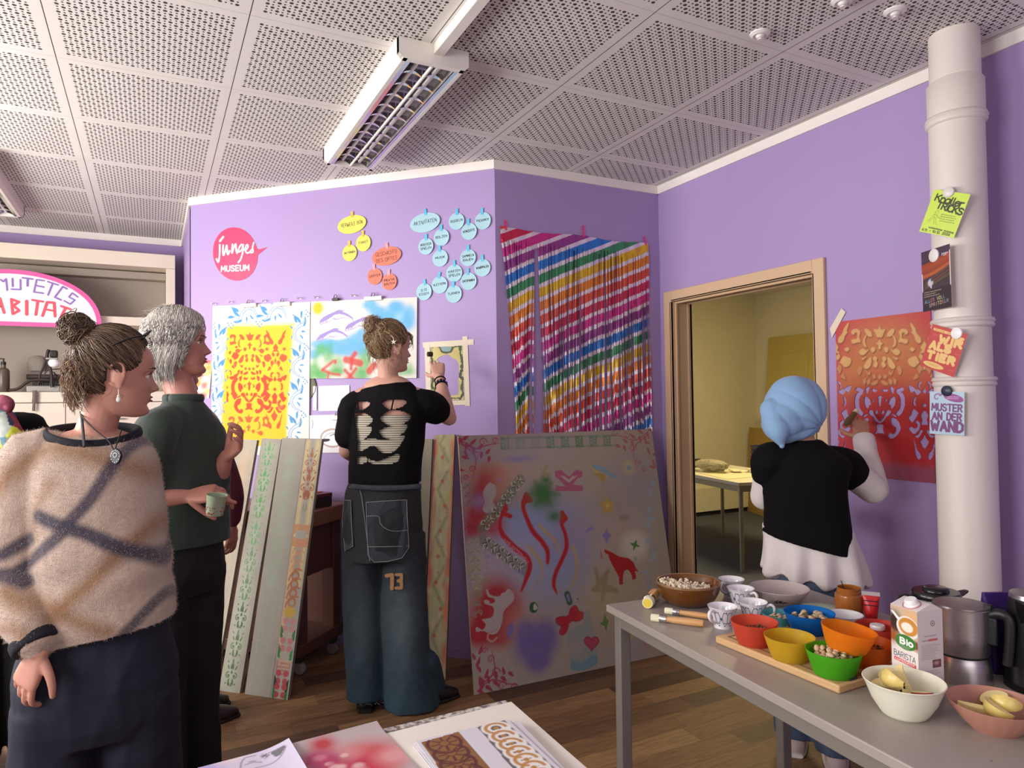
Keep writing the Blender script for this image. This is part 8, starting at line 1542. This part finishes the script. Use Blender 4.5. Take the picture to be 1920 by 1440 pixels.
# person 3: at the wall, slashed black shirt, wide jeans
def person_blonde():
 D=3.28;A=lambda x,y,dd=0.0:atD(x,y,D+dd);fwd=unit((_f[0],_f[1],0));rgt=unit((_r[0],_r[1],0));up=np.array([0,0,1.]);tf=unit(fwd*.97+rgt*.12);ts=unit(np.cross(tf,up));base=A(735,1310)
 t=thing('person','person with blonde pinned-up hair in slashed black shirt and wide jeans, painting at the wall','person',(base[0],base[1],0));skin=SKIN('skin_fair','#d0a08c');nb=A(728,712);pel=A(718,945);H=hframe(A(735,652),unit(rgt*.80+fwd*.58-up*.05),unit(up+rgt*.03),1.0)
 sh=(A(792,752),A(668,756));el=(A(842,784,.12),A(650,845,.02));wr=(A(824,708,.34),A(672,862,.24));wl=atA(818,670,.03)
 hands=(((A(817,668,.42)-wr[0],-tf*.9+rgt*.2,-rgt),dict(curl=((.35,.7,.5),(.45,.8,.5),(.6,.9,.6),(.7,1.0,.6)),sc=.95,tk=(.75,.5))),((tf*.8+rgt*.5,-rgt*.8+up*.2,up),dict(sc=.95)))
 body(t,skin,H,nb,ts,tf,pel,sh,el,wr,hands,[(pel+ts*.10-up*.42,np.array([*(A(772,1290)[:2]),.12])),(pel-ts*.10-up*.42,np.array([*(A(690,1280)[:2]),.12]))],.95,trap=.008);face_bits(H,t,'#5a5048','#8a6a50','#b0706a',sk=skin)
 b=mat('black_jersey','#0c0b0d',.85,noise=.15,ns=60,bump=.1,bs=500,spec=.2);sm=mat('striped_mesh_top','#b9b2a2',.8,noise=.1);mb=MB();hem=A(722,905)
 mb.loft([(A(722,722),ts*.122+up*.018,tf*.082,2),(A(725,735),ts*.150+up*.012,tf*.092,2.1),(A(727,762),ts*.180,tf*.110,2.3),(A(726,810),ts*.178,tf*.120,2.4),(A(724,860),ts*.172,tf*.118,2.4),(hem,ts*.172,tf*.118,2.4)],36,5)
 for s,e,q in((sh[0],el[0],.50),(sh[1],el[1],.66)):mb.limb([nb-up*.065,s-up*.01,s*(1-q*.6)+e*q*.6,s*(1-q)+e*q],[.045,.072,.076,.074],20)
 me=fuse(mb,.0055,6,.5,wrinkle(23,.005,.7));P=verts(me)
 zz=zf(600,580,4.114);holes=[[(265,740),(290,715),(370,722),(350,752),(305,772),(275,765)],[(478,722),(540,700),(655,705),(640,735),(575,765),(520,760)],[(250,805),(330,806),(398,850),(360,890),(300,912),(260,908)],[(462,842),(520,795),(600,785),(692,825),(650,870),(590,896),(520,885)],[(268,915),(380,908),(390,935),(340,990),(290,1018),(275,985)],[(455,942),(520,912),(664,893),(640,945),(570,985),(500,985)],[(278,1040),(340,1010),(420,1005),(520,1010),(640,975),(622,1030),(560,1095),(480,1100),(410,1042),(340,1075),(285,1090)],[(275,1150),(345,1140),(350,1175),(280,1190)],[(365,1160),(450,1175),(600,1120),(590,1170),(500,1190),(400,1185)]]
 c0=A(724,810);u=(P-c0)@rgt;z_=P[:,2];back=(P-c0)@tf;cut=np.zeros(len(P),bool)
 for h in holes:
  Q=np.array([((q-c0)@rgt,q[2])for q in(atD(x,y,D-.115)for x,y in zz(h))]);Q=catmull(np.vstack([Q,Q[:1]]),30);m=np.zeros(len(P),bool)
  for i in range(len(Q)-1):
   (x0,y0),(x1,y1)=Q[i],Q[i+1]
   if abs(y1-y0)>1e-9:m^=(z_>=min(y0,y1))&(z_<max(y0,y1))&(u<x0+(z_-y0)/(y1-y0)*(x1-x0))
  cut|=m
 cut&=back<.03
 import bmesh
 bm=bmesh.new();bm.from_mesh(me);bm.verts.ensure_lookup_table();bmesh.ops.delete(bm,geom=[bm.verts[i]for i in np.nonzero(cut)[0]],context='VERTS');bmesh.ops.smooth_vert(bm,verts=[v for v in bm.verts if v.is_boundary],factor=.5,use_axis_x=True,use_axis_y=True,use_axis_z=True);bm.to_mesh(me);bm.free();s_=put(me,'slashed_shirt',b,t);sf=s_.modifiers.new('thick','SOLIDIFY');sf.thickness=.003;sf.offset=-1
 m,nt,bs=_nt('striped_under_shirt');tc=N(nt,'ShaderNodeTexCoord');sp_=N(nt,'ShaderNodeSeparateXYZ');L(nt,tc.outputs['Object'],sp_.inputs[0]);st=math_(nt,'SINE',math_(nt,'MULTIPLY',sp_.outputs[2],620));L(nt,mix_(nt,math_(nt,'GREATER_THAN',st,.35),srgb('#c4bca8'),srgb('#6d6658')),bs.inputs['Base Color']);bs.inputs['Roughness'].default_value=.8
 mb=MB();z2=A(720,778)[2];mb.loft([(np.array([*A(725,780)[:2],z2]),ts*.150,tf*.100,2.3),(A(725,820),ts*.158,tf*.108,2.4),(A(723,905),ts*.158,tf*.108,2.4)],30,4);us=mb.build('under_shirt',m,t,world=True,smooth=60)
 for x0,x1 in(((670,752),(672,768)),((738,748),(734,768))):MB().tube([atD(x0[0],x0[1],D-.105),atD(x1[0],x1[1],D-.108)],.0035,6).build('strap',b,t,world=True)
 mb=MB();mb.loft([(A(720,902),ts*.165,tf*.115,2.4),(A(718,930),ts*.180,tf*.130,2.4),(A(716,990),ts*.188,tf*.140,2.4),(A(716,1045),ts*.180,tf*.14,2.3)],32,4);fl=[]
 for s,P_ in((1,[(757,1000),(757,1110),(762,1220),(775,1318)]),(-1,[(680,1000),(682,1110),(686,1220),(688,1304)])):
  rr=(.100,.108,.112,.132)if s>0 else(.098,.098,.096,.092);Q=[A(*q)for q in P_];mb.loft([(q,ts*w,tf*w*1.08,2.2)for q,w in zip(Q,rr)],26,4);fl.append(Q[-1])
 mb.limb([A(800,1240),A(818,1296,.06)],[.06,.055],14);me=fuse(mb,.0062,5,.5,wrinkle(31,.0055,.7));P=verts(me);z_=P[:,2];u=(P-c0)@rgt;t_=np.clip((z_-.02)/.75,0,1);c=np.array(srgb('#2c4450'))*(1-t_)[:,None]+np.array(srgb('#2b2c30'))*t_[:,None];f_=np.exp(-((z_-.42)/.20)**2)*np.exp(-((u-.09)/.07)**2)*.55+np.exp(-((z_-.42)/.18)**2)*np.exp(-((u+.10)/.06)**2)*.3;c=c+f_[:,None]*np.array([.13,.165,.17]);r=np.random.default_rng(8);c*=(1+.22*(r.random(len(P))-.5))[:,None];setcol(me,c);put(me,'jeans',mat('washed_denim',None,.85,attr=True,noise=.2,ns=25,bump=.35,bs=420),t)
 sw=mat('denim_stitch','#8a8f8e',.8);dn=mat('dark_denim','#3d4147',.85,noise=.25,ns=60,bump=.3,bs=420)
 def onb(x,y,o=.0):
  d=ray(x,y);q=P[np.argmin(np.linalg.norm(np.cross(P-CAM,d/np.linalg.norm(d)),axis=1)+.08*((P-CAM)@_f))];return q-_f*(.004+o)
 def patch(pts,name,m,th=.004):V=[onb(x,y)for x,y in pts];c_=sum(V)/len(V);n_=len(V);MB().add([v-_f*th for v in V]+[v+_f*.02 for v in V],[tuple(range(n_)),*[(i,(i+1)%n_,n_+(i+1)%n_,n_+i)for i in range(n_)]]).build(name,m,t,world=True,smooth=None);MB().tube([v-_f*(th+.001)for v in V+V[:1]],.0017,6).build('seam',sw,t,world=True)
 z5=zf(380,700,4);patch(z5([(1228,965),(1380,955),(1530,945),(1535,1060),(1550,1300),(1500,1380),(1390,1412),(1290,1412),(1240,1360),(1235,1160)]),'back_pocket',dn);patch(z5([(1060,950),(1112,950),(1118,1050),(1130,1290),(1070,1330),(1050,1100)]),'side_pocket',dn)
 for pts in([(1230,1070),(1325,1075),(1335,1120),(1380,1165),(1450,1180),(1540,1170)],[(1240,1300),(1400,1300),(1550,1290)],[(1105,850),(1330,858),(1545,850)],[(1180,860),(1200,980),(1255,1400)]):MB().tube(catmull([onb(x,y,.005)for x,y in z5(pts)],14),.0016,6).build('seam',sw,t,world=True)
 MB().tube(catmull([A(658,912,-.12),A(720,916,-.135),A(790,912,-.12)],12),.012,8,flat=.5,up=fwd).build('waistband',dn,t,world=True,smooth=180)
 o=onb(741,1089,.004);M=frame(o,rgt,up);n3=MB()
 for P_,w in(([(-.038,.024),(-.012,.028),(-.014,-.034)],.017),([(.006,.028),(.030,.028),(.030,.006),(.014,.0),(.030,-.004),(.029,-.032),(.004,-.032)],.014)):n3 .ribbon(P_,w,.002)
 n3 .build('number_patch',mat('tan_felt','#b0855c',.9,noise=.1),t,M=M,smooth=None).matrix_basis=t.matrix_basis.inverted()@M
 fr=[]
 for q,w in((fl[0],.128),(fl[1],.09)):
  for i in range(46):a=r.uniform(0,6.28);p0=q+ts*w*math.cos(a)+tf*w*math.sin(a)+up*.012;fr.append(np.array([p0,p0+np.array([r.normal(0,.008),r.normal(0,.008),-.012]),p0+np.array([r.normal(0,.016),r.normal(0,.016),-.020])]))
 strands('frayed_hem',fr,.0007,.0004,mat('frayed_thread','#9aa6a8',.9),t);wp=mat('black_leather','#1a1718',.4);shoe(t,np.array([*A(792,1312)[:2],0]),unit(rgt*.9+fwd*.45),wp);shoe(t,np.array([*A(688,1290)[:2],0]),unit(-rgt*.1+fwd),wp)
 ax=unit(el[0]-wr[0]);e1=unit(np.cross(ax,fwd));e2=np.cross(ax,e1);q=wr[0]+ax*.022;MB().tube([q+e1*.028*math.cos(a)+e2*.028*math.sin(a)for a in np.linspace(0,6.283,22)],.0032,7).build('wristband',b,t,world=True,smooth=180);q=wr[0]+ax*.058;w_=MB().loft([(q-ax*.013,e1*.030,e2*.030,2),(q+ax*.013,e1*.033,e2*.033,2)],28,2).build('studded_bracelet',b,t,world=True,smooth=40)
 mb=MB();[mb.box(q+e1*.0325*math.cos(a)+e2*.0325*math.sin(a),(.004,.004,.014))for a in np.linspace(0,6.28,13)];mb.build('studs',STEEL,w_).matrix_basis=t.matrix_basis.inverted()
 p=A(806,664,.40);tag(MB().tube([p-rgt*.012,p+rgt*.010+tf*.012],.013,12).build('sponge',mat('dark_sponge','#3c332c',.9,noise=.3),smooth=60),'dark stub of sponge in the raised hand of the blonde painter','sponge')
 hm=hairmat('blonde_hair','#5c4632','#c0a27c','#8e7252');cap(t,H,hairmat('blonde_hair_base','#5a4632','#7d6448'),ONHEAD(.24));r=np.random.default_rng(12);bd=unit((.05,-.75,.62));hs('hair',H,swept(H,1700,bd,r,.24,.012,.25),.0013,.0009,hm,t);bc=SK_C+bd*(SK_R+.022);hs('pinned_curls',H,np.vstack([curls(bc,bd,260,.018,.044,r,.8,thick=.016),curls(SK_C+unit((.5,-.6,.55))*(SK_R+.012),unit((.5,-.6,.5)),120,.015,.034,r,.8),curls(SK_C+unit((-.5,-.5,.6))*(SK_R+.014),unit((-.5,-.5,.5)),120,.015,.036,r,.8),curls(SK_C+unit((.0,-.9,.1))*(SK_R+.010),unit((0,-1,.1)),110,.014,.034,r,.7)]),.0016,.0010,hm,t)
 Kk=[]
 for i in range(150):
  d=unit((r.uniform(-.6,.6),1,.62+r.normal(0,.1)))if i%2 else unit((r.choice([-1,1])*r.uniform(.3,.9),-1+r.uniform(0,1.2),-.5+r.normal(0,.25)));s=skull(d,.010);u_=np.linspace(0,1,14)[:,None];dn_=np.array([r.normal(0,.012),.012 if d[1]>0 else-.008,-r.uniform(.02,.07)]);Kk.append(s+dn_*u_+np.stack([np.sin(u_[:,0]*7+i),np.cos(u_[:,0]*6+i),0*u_[:,0]],1)*.005*u_+np.array([0,.010 if d[1]>0 else-.006,.004])*np.sin(PI*u_))
 hs('loose_hair',H,Kk,.0011,.0006,hm,t);p=A(738,641,-.115);Ms=frame(p,rgt,up);MB().prism([((.0125 if i%2==0 else .0052)*math.sin(PI*i/5),(.0125 if i%2==0 else .0052)*math.cos(PI*i/5))for i in range(10)][::-1],-.002,.002,Ms).tube(catmull([p+up*.03-rgt*.012,p+up*.018-rgt*.002,p+up*.010],8),.0012,6).build('star_pin',mat('pearl','#e8ddd0',.2,coat=.4),t,world=True,smooth=None)
person_blonde()
# person 4: blue headscarf at the red stencil
def person_scarf():
 D=2.75;A=lambda x,y,dd=0.0:atD(x,y,D+dd);fwd=unit((_f[0],_f[1],0));rgt=unit((_r[0],_r[1],0));up=np.array([0,0,1.]);tf=unit(fwd*.92+rgt*.38);ts=unit(np.cross(tf,up));base=atZ(1520,1420,0)
 t=thing('person','person with a pale blue headscarf, black top over white blouse, stencilling beside the door','person',(base[0],base[1],0));skin=SKIN('skin_scarf','#b8836c');nb=A(1502,826);pel=A(1524,1060);H=hframe(A(1500,764,.03),unit(rgt*.62+fwd*.78-up*.05),unit(up),.98)
 sh=(A(1576,872,.02),A(1448,862));el=(A(1636,916,.06),A(1434,930,.10));wr=(A(1620,824,.20),A(1462,950,.28));f0,f1=atZ(1492,1408,0),atZ(1568,1442,0)
 hands=(((A(1606,776,.255)-wr[0],-tf*.75+rgt*.2,-rgt),dict(curl=((.45,.8,.5),(.5,.9,.5),(.6,.95,.6),(.7,1.0,.6)),sc=.9,tk=(.8,.55))),((tf*.8+rgt*.5,-rgt*.8+up*.2,up),dict(sc=.9)))
 body(t,skin,H,nb,ts,tf,pel,sh,el,wr,hands,[(np.array([*(f1[:2]*.5+pel[:2]*.5),.45]),f1+up*.10),(np.array([*(f0[:2]*.5+pel[:2]*.5),.45]),f0+up*.10)],.95);face_bits(H,t,'#4a3a30','#4a382c','#a35f58',sk=skin)
 wh=mat('white_cotton','#ddd3d0',.8,noise=.04,bump=.1,bs=300);mb=MB();mb.loft([(A(1512,985),ts*.165,tf*.115,2.3),(A(1520,1030),ts*.180,tf*.130,2.3),(A(1524,1062),ts*.190,tf*.142,2.3),(A(1526,1082),ts*.196-up*.022,tf*.150,2.3)],40,5)
 mb.limb([sh[0]-ts*.03,sh[0]*.6+el[0]*.4,el[0]],[.066,.064,.062],20);mb.limb([el[0],el[0]*.5+wr[0]*.5,wr[0]*.9+el[0]*.1],[.062,.052,.043],20);mb.limb([sh[1],el[1]],[.062,.060],18);mb.limb([el[1],wr[1]],[.058,.042],16)
 def bf(P):
  c=A(1524,1062);d=P-c;a=np.arctan2(d@tf,d@ts);low=np.clip((A(1515,1000)[2]-P[:,2])/.16,0,1);return wrinkle(41,.0045,.8)(P)+.016*low*np.sin(a*9+.6)*(np.abs(d@ts)<.26)
 put(fuse(mb,.0058,5,.5,bf),'blouse',wh,t);ax=unit(wr[0]-el[0]);e1=unit(np.cross(ax,fwd));e2=np.cross(ax,e1);q=wr[0]*.93+el[0]*.07;MB().loft([(q-ax*.030,e1*.045,e2*.043,2),(q+ax*.022,e1*.044,e2*.042,2),(q+ax*.026,e1*.036,e2*.036,2)],26,3).build('blouse_cuff',wh,t,world=True,smooth=60)
 bk=mat('black_knit','#0b090b',.9,noise=.15,ns=70,bump=.15,bs=500,spec=.2);mb=MB();mb.loft([(nb+up*.004,ts*.075,tf*.065,2),(nb-up*.03,ts*.115,tf*.085,2.1),(A(1506,866),ts*.172,tf*.118,2.3),(A(1508,920),ts*.158,tf*.122,2.4),(A(1512,975),ts*.160,tf*.122,2.4),(A(1517,1018),ts*.176-up*.042,tf*.138,2.4)],36,5)
 for s,e in zip(sh,el):mb.limb([nb-up*.06,s+up*.002,s*.72+e*.28],[.05,.074,.076],20)
 put(fuse(mb,.0056,6,.5,wrinkle(43,.0045,.7)),'knit_top',bk,t)
 mb=MB();Rh=np.stack([ts,tf,up],1);mb.ell(A(1490,764,.02),(.118,.128,.128),Rh,40,24);mb.ell(A(1468,790,-.03),(.082,.080,.085),Rh,30,18);mb.limb([A(1448,770,-.02),A(1458,806,-.08),A(1466,836,-.10)],[.05,.046,.012],16,flat=1.0);mb.limb([A(1480,806,-.05),A(1510,806,-.03),A(1528,800,.0)],[.042,.034,.018],16);mb.ell(A(1528,802,.0),(.02,.02,.022),Rh);kn=A(1530,800,-.02)
 def sf(P):
  d=P-kn;a=np.arctan2(d[:,2],d@rgt);q=np.linalg.norm(d,axis=1);return .0095*(np.abs(np.sin(a*5.5+.5*np.sin(q*20)))**.7-.6)*np.clip(q/.07,0,1)*np.clip(1.35-q/.22,0,1)+wrinkle(47,.0028,.6)(P)
 me=fuse(mb,.0045,6,.5,sf)
 import bmesh
 bm=bmesh.new();bm.from_mesh(me);fc=hp(H,(0,.11,-.02));fd=H[0][:,1];bmesh.ops.delete(bm,geom=[v for v in bm.verts if(np.array(v.co)-H[1])@fd>.058*H[0][0,0]/H[0][0,0]and abs((np.array(v.co)-H[1])[2])<.085 and np.linalg.norm(np.array(v.co)-fc)<.115],context='VERTS');bm.to_mesh(me);bm.free();o=put(me,'headscarf',mat('pale_blue_cloth','#84a7cb',.8,noise=.06,bump=.08,bs=400,sheen=.15),t);sd=o.modifiers.new('thick','SOLIDIFY');sd.thickness=.003
 mb=MB();jn=mat('blue_denim','#4a5a72',.85,noise=.25,ns=50,bump=.3,bs=420);mb.loft([(pel+up*.03,ts*.15,tf*.115,2.3),(pel-up*.08,ts*.165,tf*.135,2.3),(pel-up*.16,ts*.15,tf*.12,2.3)],28,4)
 for f,s in((f1,1),(f0,-1)):h=pel+ts*.08*s-up*.08;mb.loft([(h,ts*.095,tf*.11,2.2),(h*.5+(f+up*.2)*.5,ts*.085,tf*.095,2.2),(f+up*.075,ts*.080,tf*.088,2.2)],22,6)
 put(fuse(mb,.0075,4,.5,wrinkle(51,.005,.8)),'jeans',jn,t);pw=mat('pale_pink_sneaker','#cbb5ae',.7,noise=.05)
 for f in(f0,f1):shoe(t,f+tf*.03,tf,pw,.92,'sneaker',mat('white_sole','#d8d0ca',.6))
 a,b=A(1606,770,.30),A(1578,806,.20);d=unit(b-a);tt=thing('stencil_brush','stencil brush with olive handle held against the red stencil','brush',frame(a,d,np.cross(d,up)),'stencil brushes');Rx=rotm(0,PI/2,0);MB().lathe([(0,0),(.010,0),(.011,.024),(0,.024)],18,R=Rx).build('bristles',BRI,tt,smooth=50);MB().lathe([(.0105,.0245),(.013,.03),(.014,.10),(.010,.125),(0,.126)],18,R=Rx).build('handle',mat('olive_handle','#6a5c34',.5),tt,smooth=50)
person_scarf()
# persons mostly hidden at the left
def person_maroon():
 D=3.0;A=lambda x,y,dd=0.0:atD(x,y,D+dd);fwd=unit((_f[0],_f[1],0));rgt=unit((_r[0],_r[1],0));up=np.array([0,0,1.]);tf=unit(rgt*.8+fwd*.6);ts=unit(np.cross(tf,up));base=atZ(385,1358,0)
 t=thing('person','person in a maroon top and dark leather shoes hidden behind the grey haired person','person',(base[0],base[1],0));skin=SKIN('skin_maroon','#a87060');nb=A(345,780);pel=A(362,985);H=hframe(A(335,690),tf,up,.95);sh=(A(392,830,-.05),A(300,835,.1));el=(A(428,920,-.06),A(300,930,.1));wr=(A(434,984,-.05),A(310,1000,.1));f0=atZ(400,1354,0)
 body(t,skin,H,nb,ts,tf,pel,sh,el,wr,(((-up*1.0+rgt*.02,rgt*.8-fwd*.3,tf),dict(curl=((.3,.4,.3),(.35,.5,.3),(.4,.5,.3),(.4,.5,.3)),sc=.8)),None));cap(t,H,hairmat('dark_hair','#2c221c','#4a3a30'),ONHEAD(.25),.012)
 m=mat('maroon_wool','#4f1526',.85,noise=.12,ns=50,bump=.1);mb=MB();mb.loft([(nb,ts*.06,tf*.06,2),(nb-up*.05,ts*.13,tf*.09,2),(A(355,850),ts*.15,tf*.12,2.2),(A(366,990),ts*.14,tf*.11,2.2)],28,4);put(fuse(mb,.007,4),'shirt',mat('magenta_top','#6e1444',.85,noise=.1),t);mb=MB();mb.limb([nb-up*.06+ts*.03,sh[0],el[0],wr[0]+up*.03],[.05,.066,.060,.044],18);mb.limb([nb-up*.06-ts*.03,sh[1],el[1],wr[1]],[.05,.06,.055,.04],16);put(fuse(mb,.006,5,.5,wrinkle(61,.004)),'sleeve',m,t)
 mb=MB();[mb.loft([(pel+ts*.07*s+up*.02,ts*.10,tf*.11,2.2),(pel+ts*.07*s-up*.4,ts*.075,tf*.08,2.2),(np.array([*(f0[:2]-tf[:2]*.09+ts[:2]*(.0 if s>0 else-.16)),.08]),ts*.06,tf*.07,2.2)],20,4)for s in(1,-1)];put(fuse(mb,.008,4),'trousers',mat('black_twill','#121014',.75),t);lm=mat('brown_boot','#2e2024',.35,noise=.1)
 for s in(0,-.16):shoe(t,f0-tf*.07+ts*s,tf,lm)
person_maroon()
def person_edge():
 D=2.75;A=lambda x,y,dd=0.0:atD(x,y,D+dd);fwd=unit((_f[0],_f[1],0));rgt=unit((_r[0],_r[1],0));up=np.array([0,0,1.]);tf=unit(-rgt*.5+fwd*.8);ts=unit(np.cross(tf,up));base=A(5,1300)
 t=thing('person','person in black with a colourful knotted scarf, cut off by the left frame edge','person',(base[0],base[1],0));skin=SKIN('skin_maroon','#a87060');nb=A(4,815,.02);pel=A(10,1030);H=hframe(A(-52,752,.02),tf,unit(up-rgt*.35),.95);sh=(A(70,838),A(-60,850,.1));el=(A(72,930,-.1),A(-70,940,.1));wr=(A(50,1010,-.1),A(-60,1020,0))
 body(t,skin,H,nb,ts,tf,pel,sh,el,wr,(None,None));m=mat('black_knit','#100e10',.9);mb=MB();mb.loft([(A(14,806),ts*.10,tf*.08,2),(A(12,850),ts*.165,tf*.12,2.2),(A(10,1040),ts*.17,tf*.13,2.2)],28,4);mb.limb([A(28,812),sh[0],el[0],wr[0]],[.075,.080,.07,.055],18);mb.limb([A(-10,830),sh[1],el[1],wr[1]],[.06,.07,.06,.05],16);mb.limb([A(30,792),A(58,800)],[.045,.055],14);put(fuse(mb,.007,5,.5,wrinkle(71,.005)),'jumper',m,t)
 mb=MB();[mb.loft([(pel+ts*.08*s+up*.03,ts*.11,tf*.13,2.2),(pel+ts*.08*s-up*.4,ts*.085,tf*.09,2.2),(np.array([*(pel+ts*.08*s)[:2],.06]),ts*.07,tf*.08,2.2)],20,4)for s in(1,-1)];put(fuse(mb,.008,4),'trousers',mat('black_twill','#121014',.75),t);[shoe(t,np.array([*(pel+ts*.08*s)[:2],0])+tf*.02,tf,mat('black_leather','#1a1718',.4))for s in(1,-1)]
 cap(t,H,hairmat('dark_hair','#2c221c','#4a3a30'),ONHEAD(.25),.012);mb=MB();mb.ell(A(-2,800,-.09),(.062,.05,.085));mb.limb([A(-12,760,-.10),A(12,800,-.13),A(28,842,-.12),A(22,858,-.11)],[.03,.045,.045,.03],16);mb.limb([A(-20,780,-.1),A(-4,830,-.13),A(6,860,-.12)],[.03,.045,.03],14);me=fuse(mb,.0045,4,.5,wrinkle(73,.006,1.2));P=verts(me);r=np.random.default_rng(5);pts=P[r.choice(len(P),46)];cl=np.array([srgb(c)for c in('#2b3a63','#3a4a78','#c6cc3c','#a9b83a','#5f7f8c','#28304e','#8a2f3e','#a8b0a8','#34486f')]);setcol(me,cl[(np.argmin(((P[:,None]-pts[None])**2).sum(2),1)*5)%9]);put(me,'scarf',mat('patterned_scarf',None,.85,attr=True,noise=.12,ns=40),t)
 mb=MB();mb.limb([A(-14,752,-.10),A(6,750,-.13),A(19,756,-.13),A(14,768,-.12),A(0,768,-.13)],[.018,.020,.016,.016,.014],14);put(fuse(mb,.004,3),'scarf_knot',mat('plum_scarf','#7a3448',.8,noise=.25,ns=50),t);MB().ell(A(-8,878,-.15),(.05,.04,.06)).build('mint_scarf_end',mat('mint_cloth','#b5d4c0',.85),t,world=True,smooth=180)
person_edge()
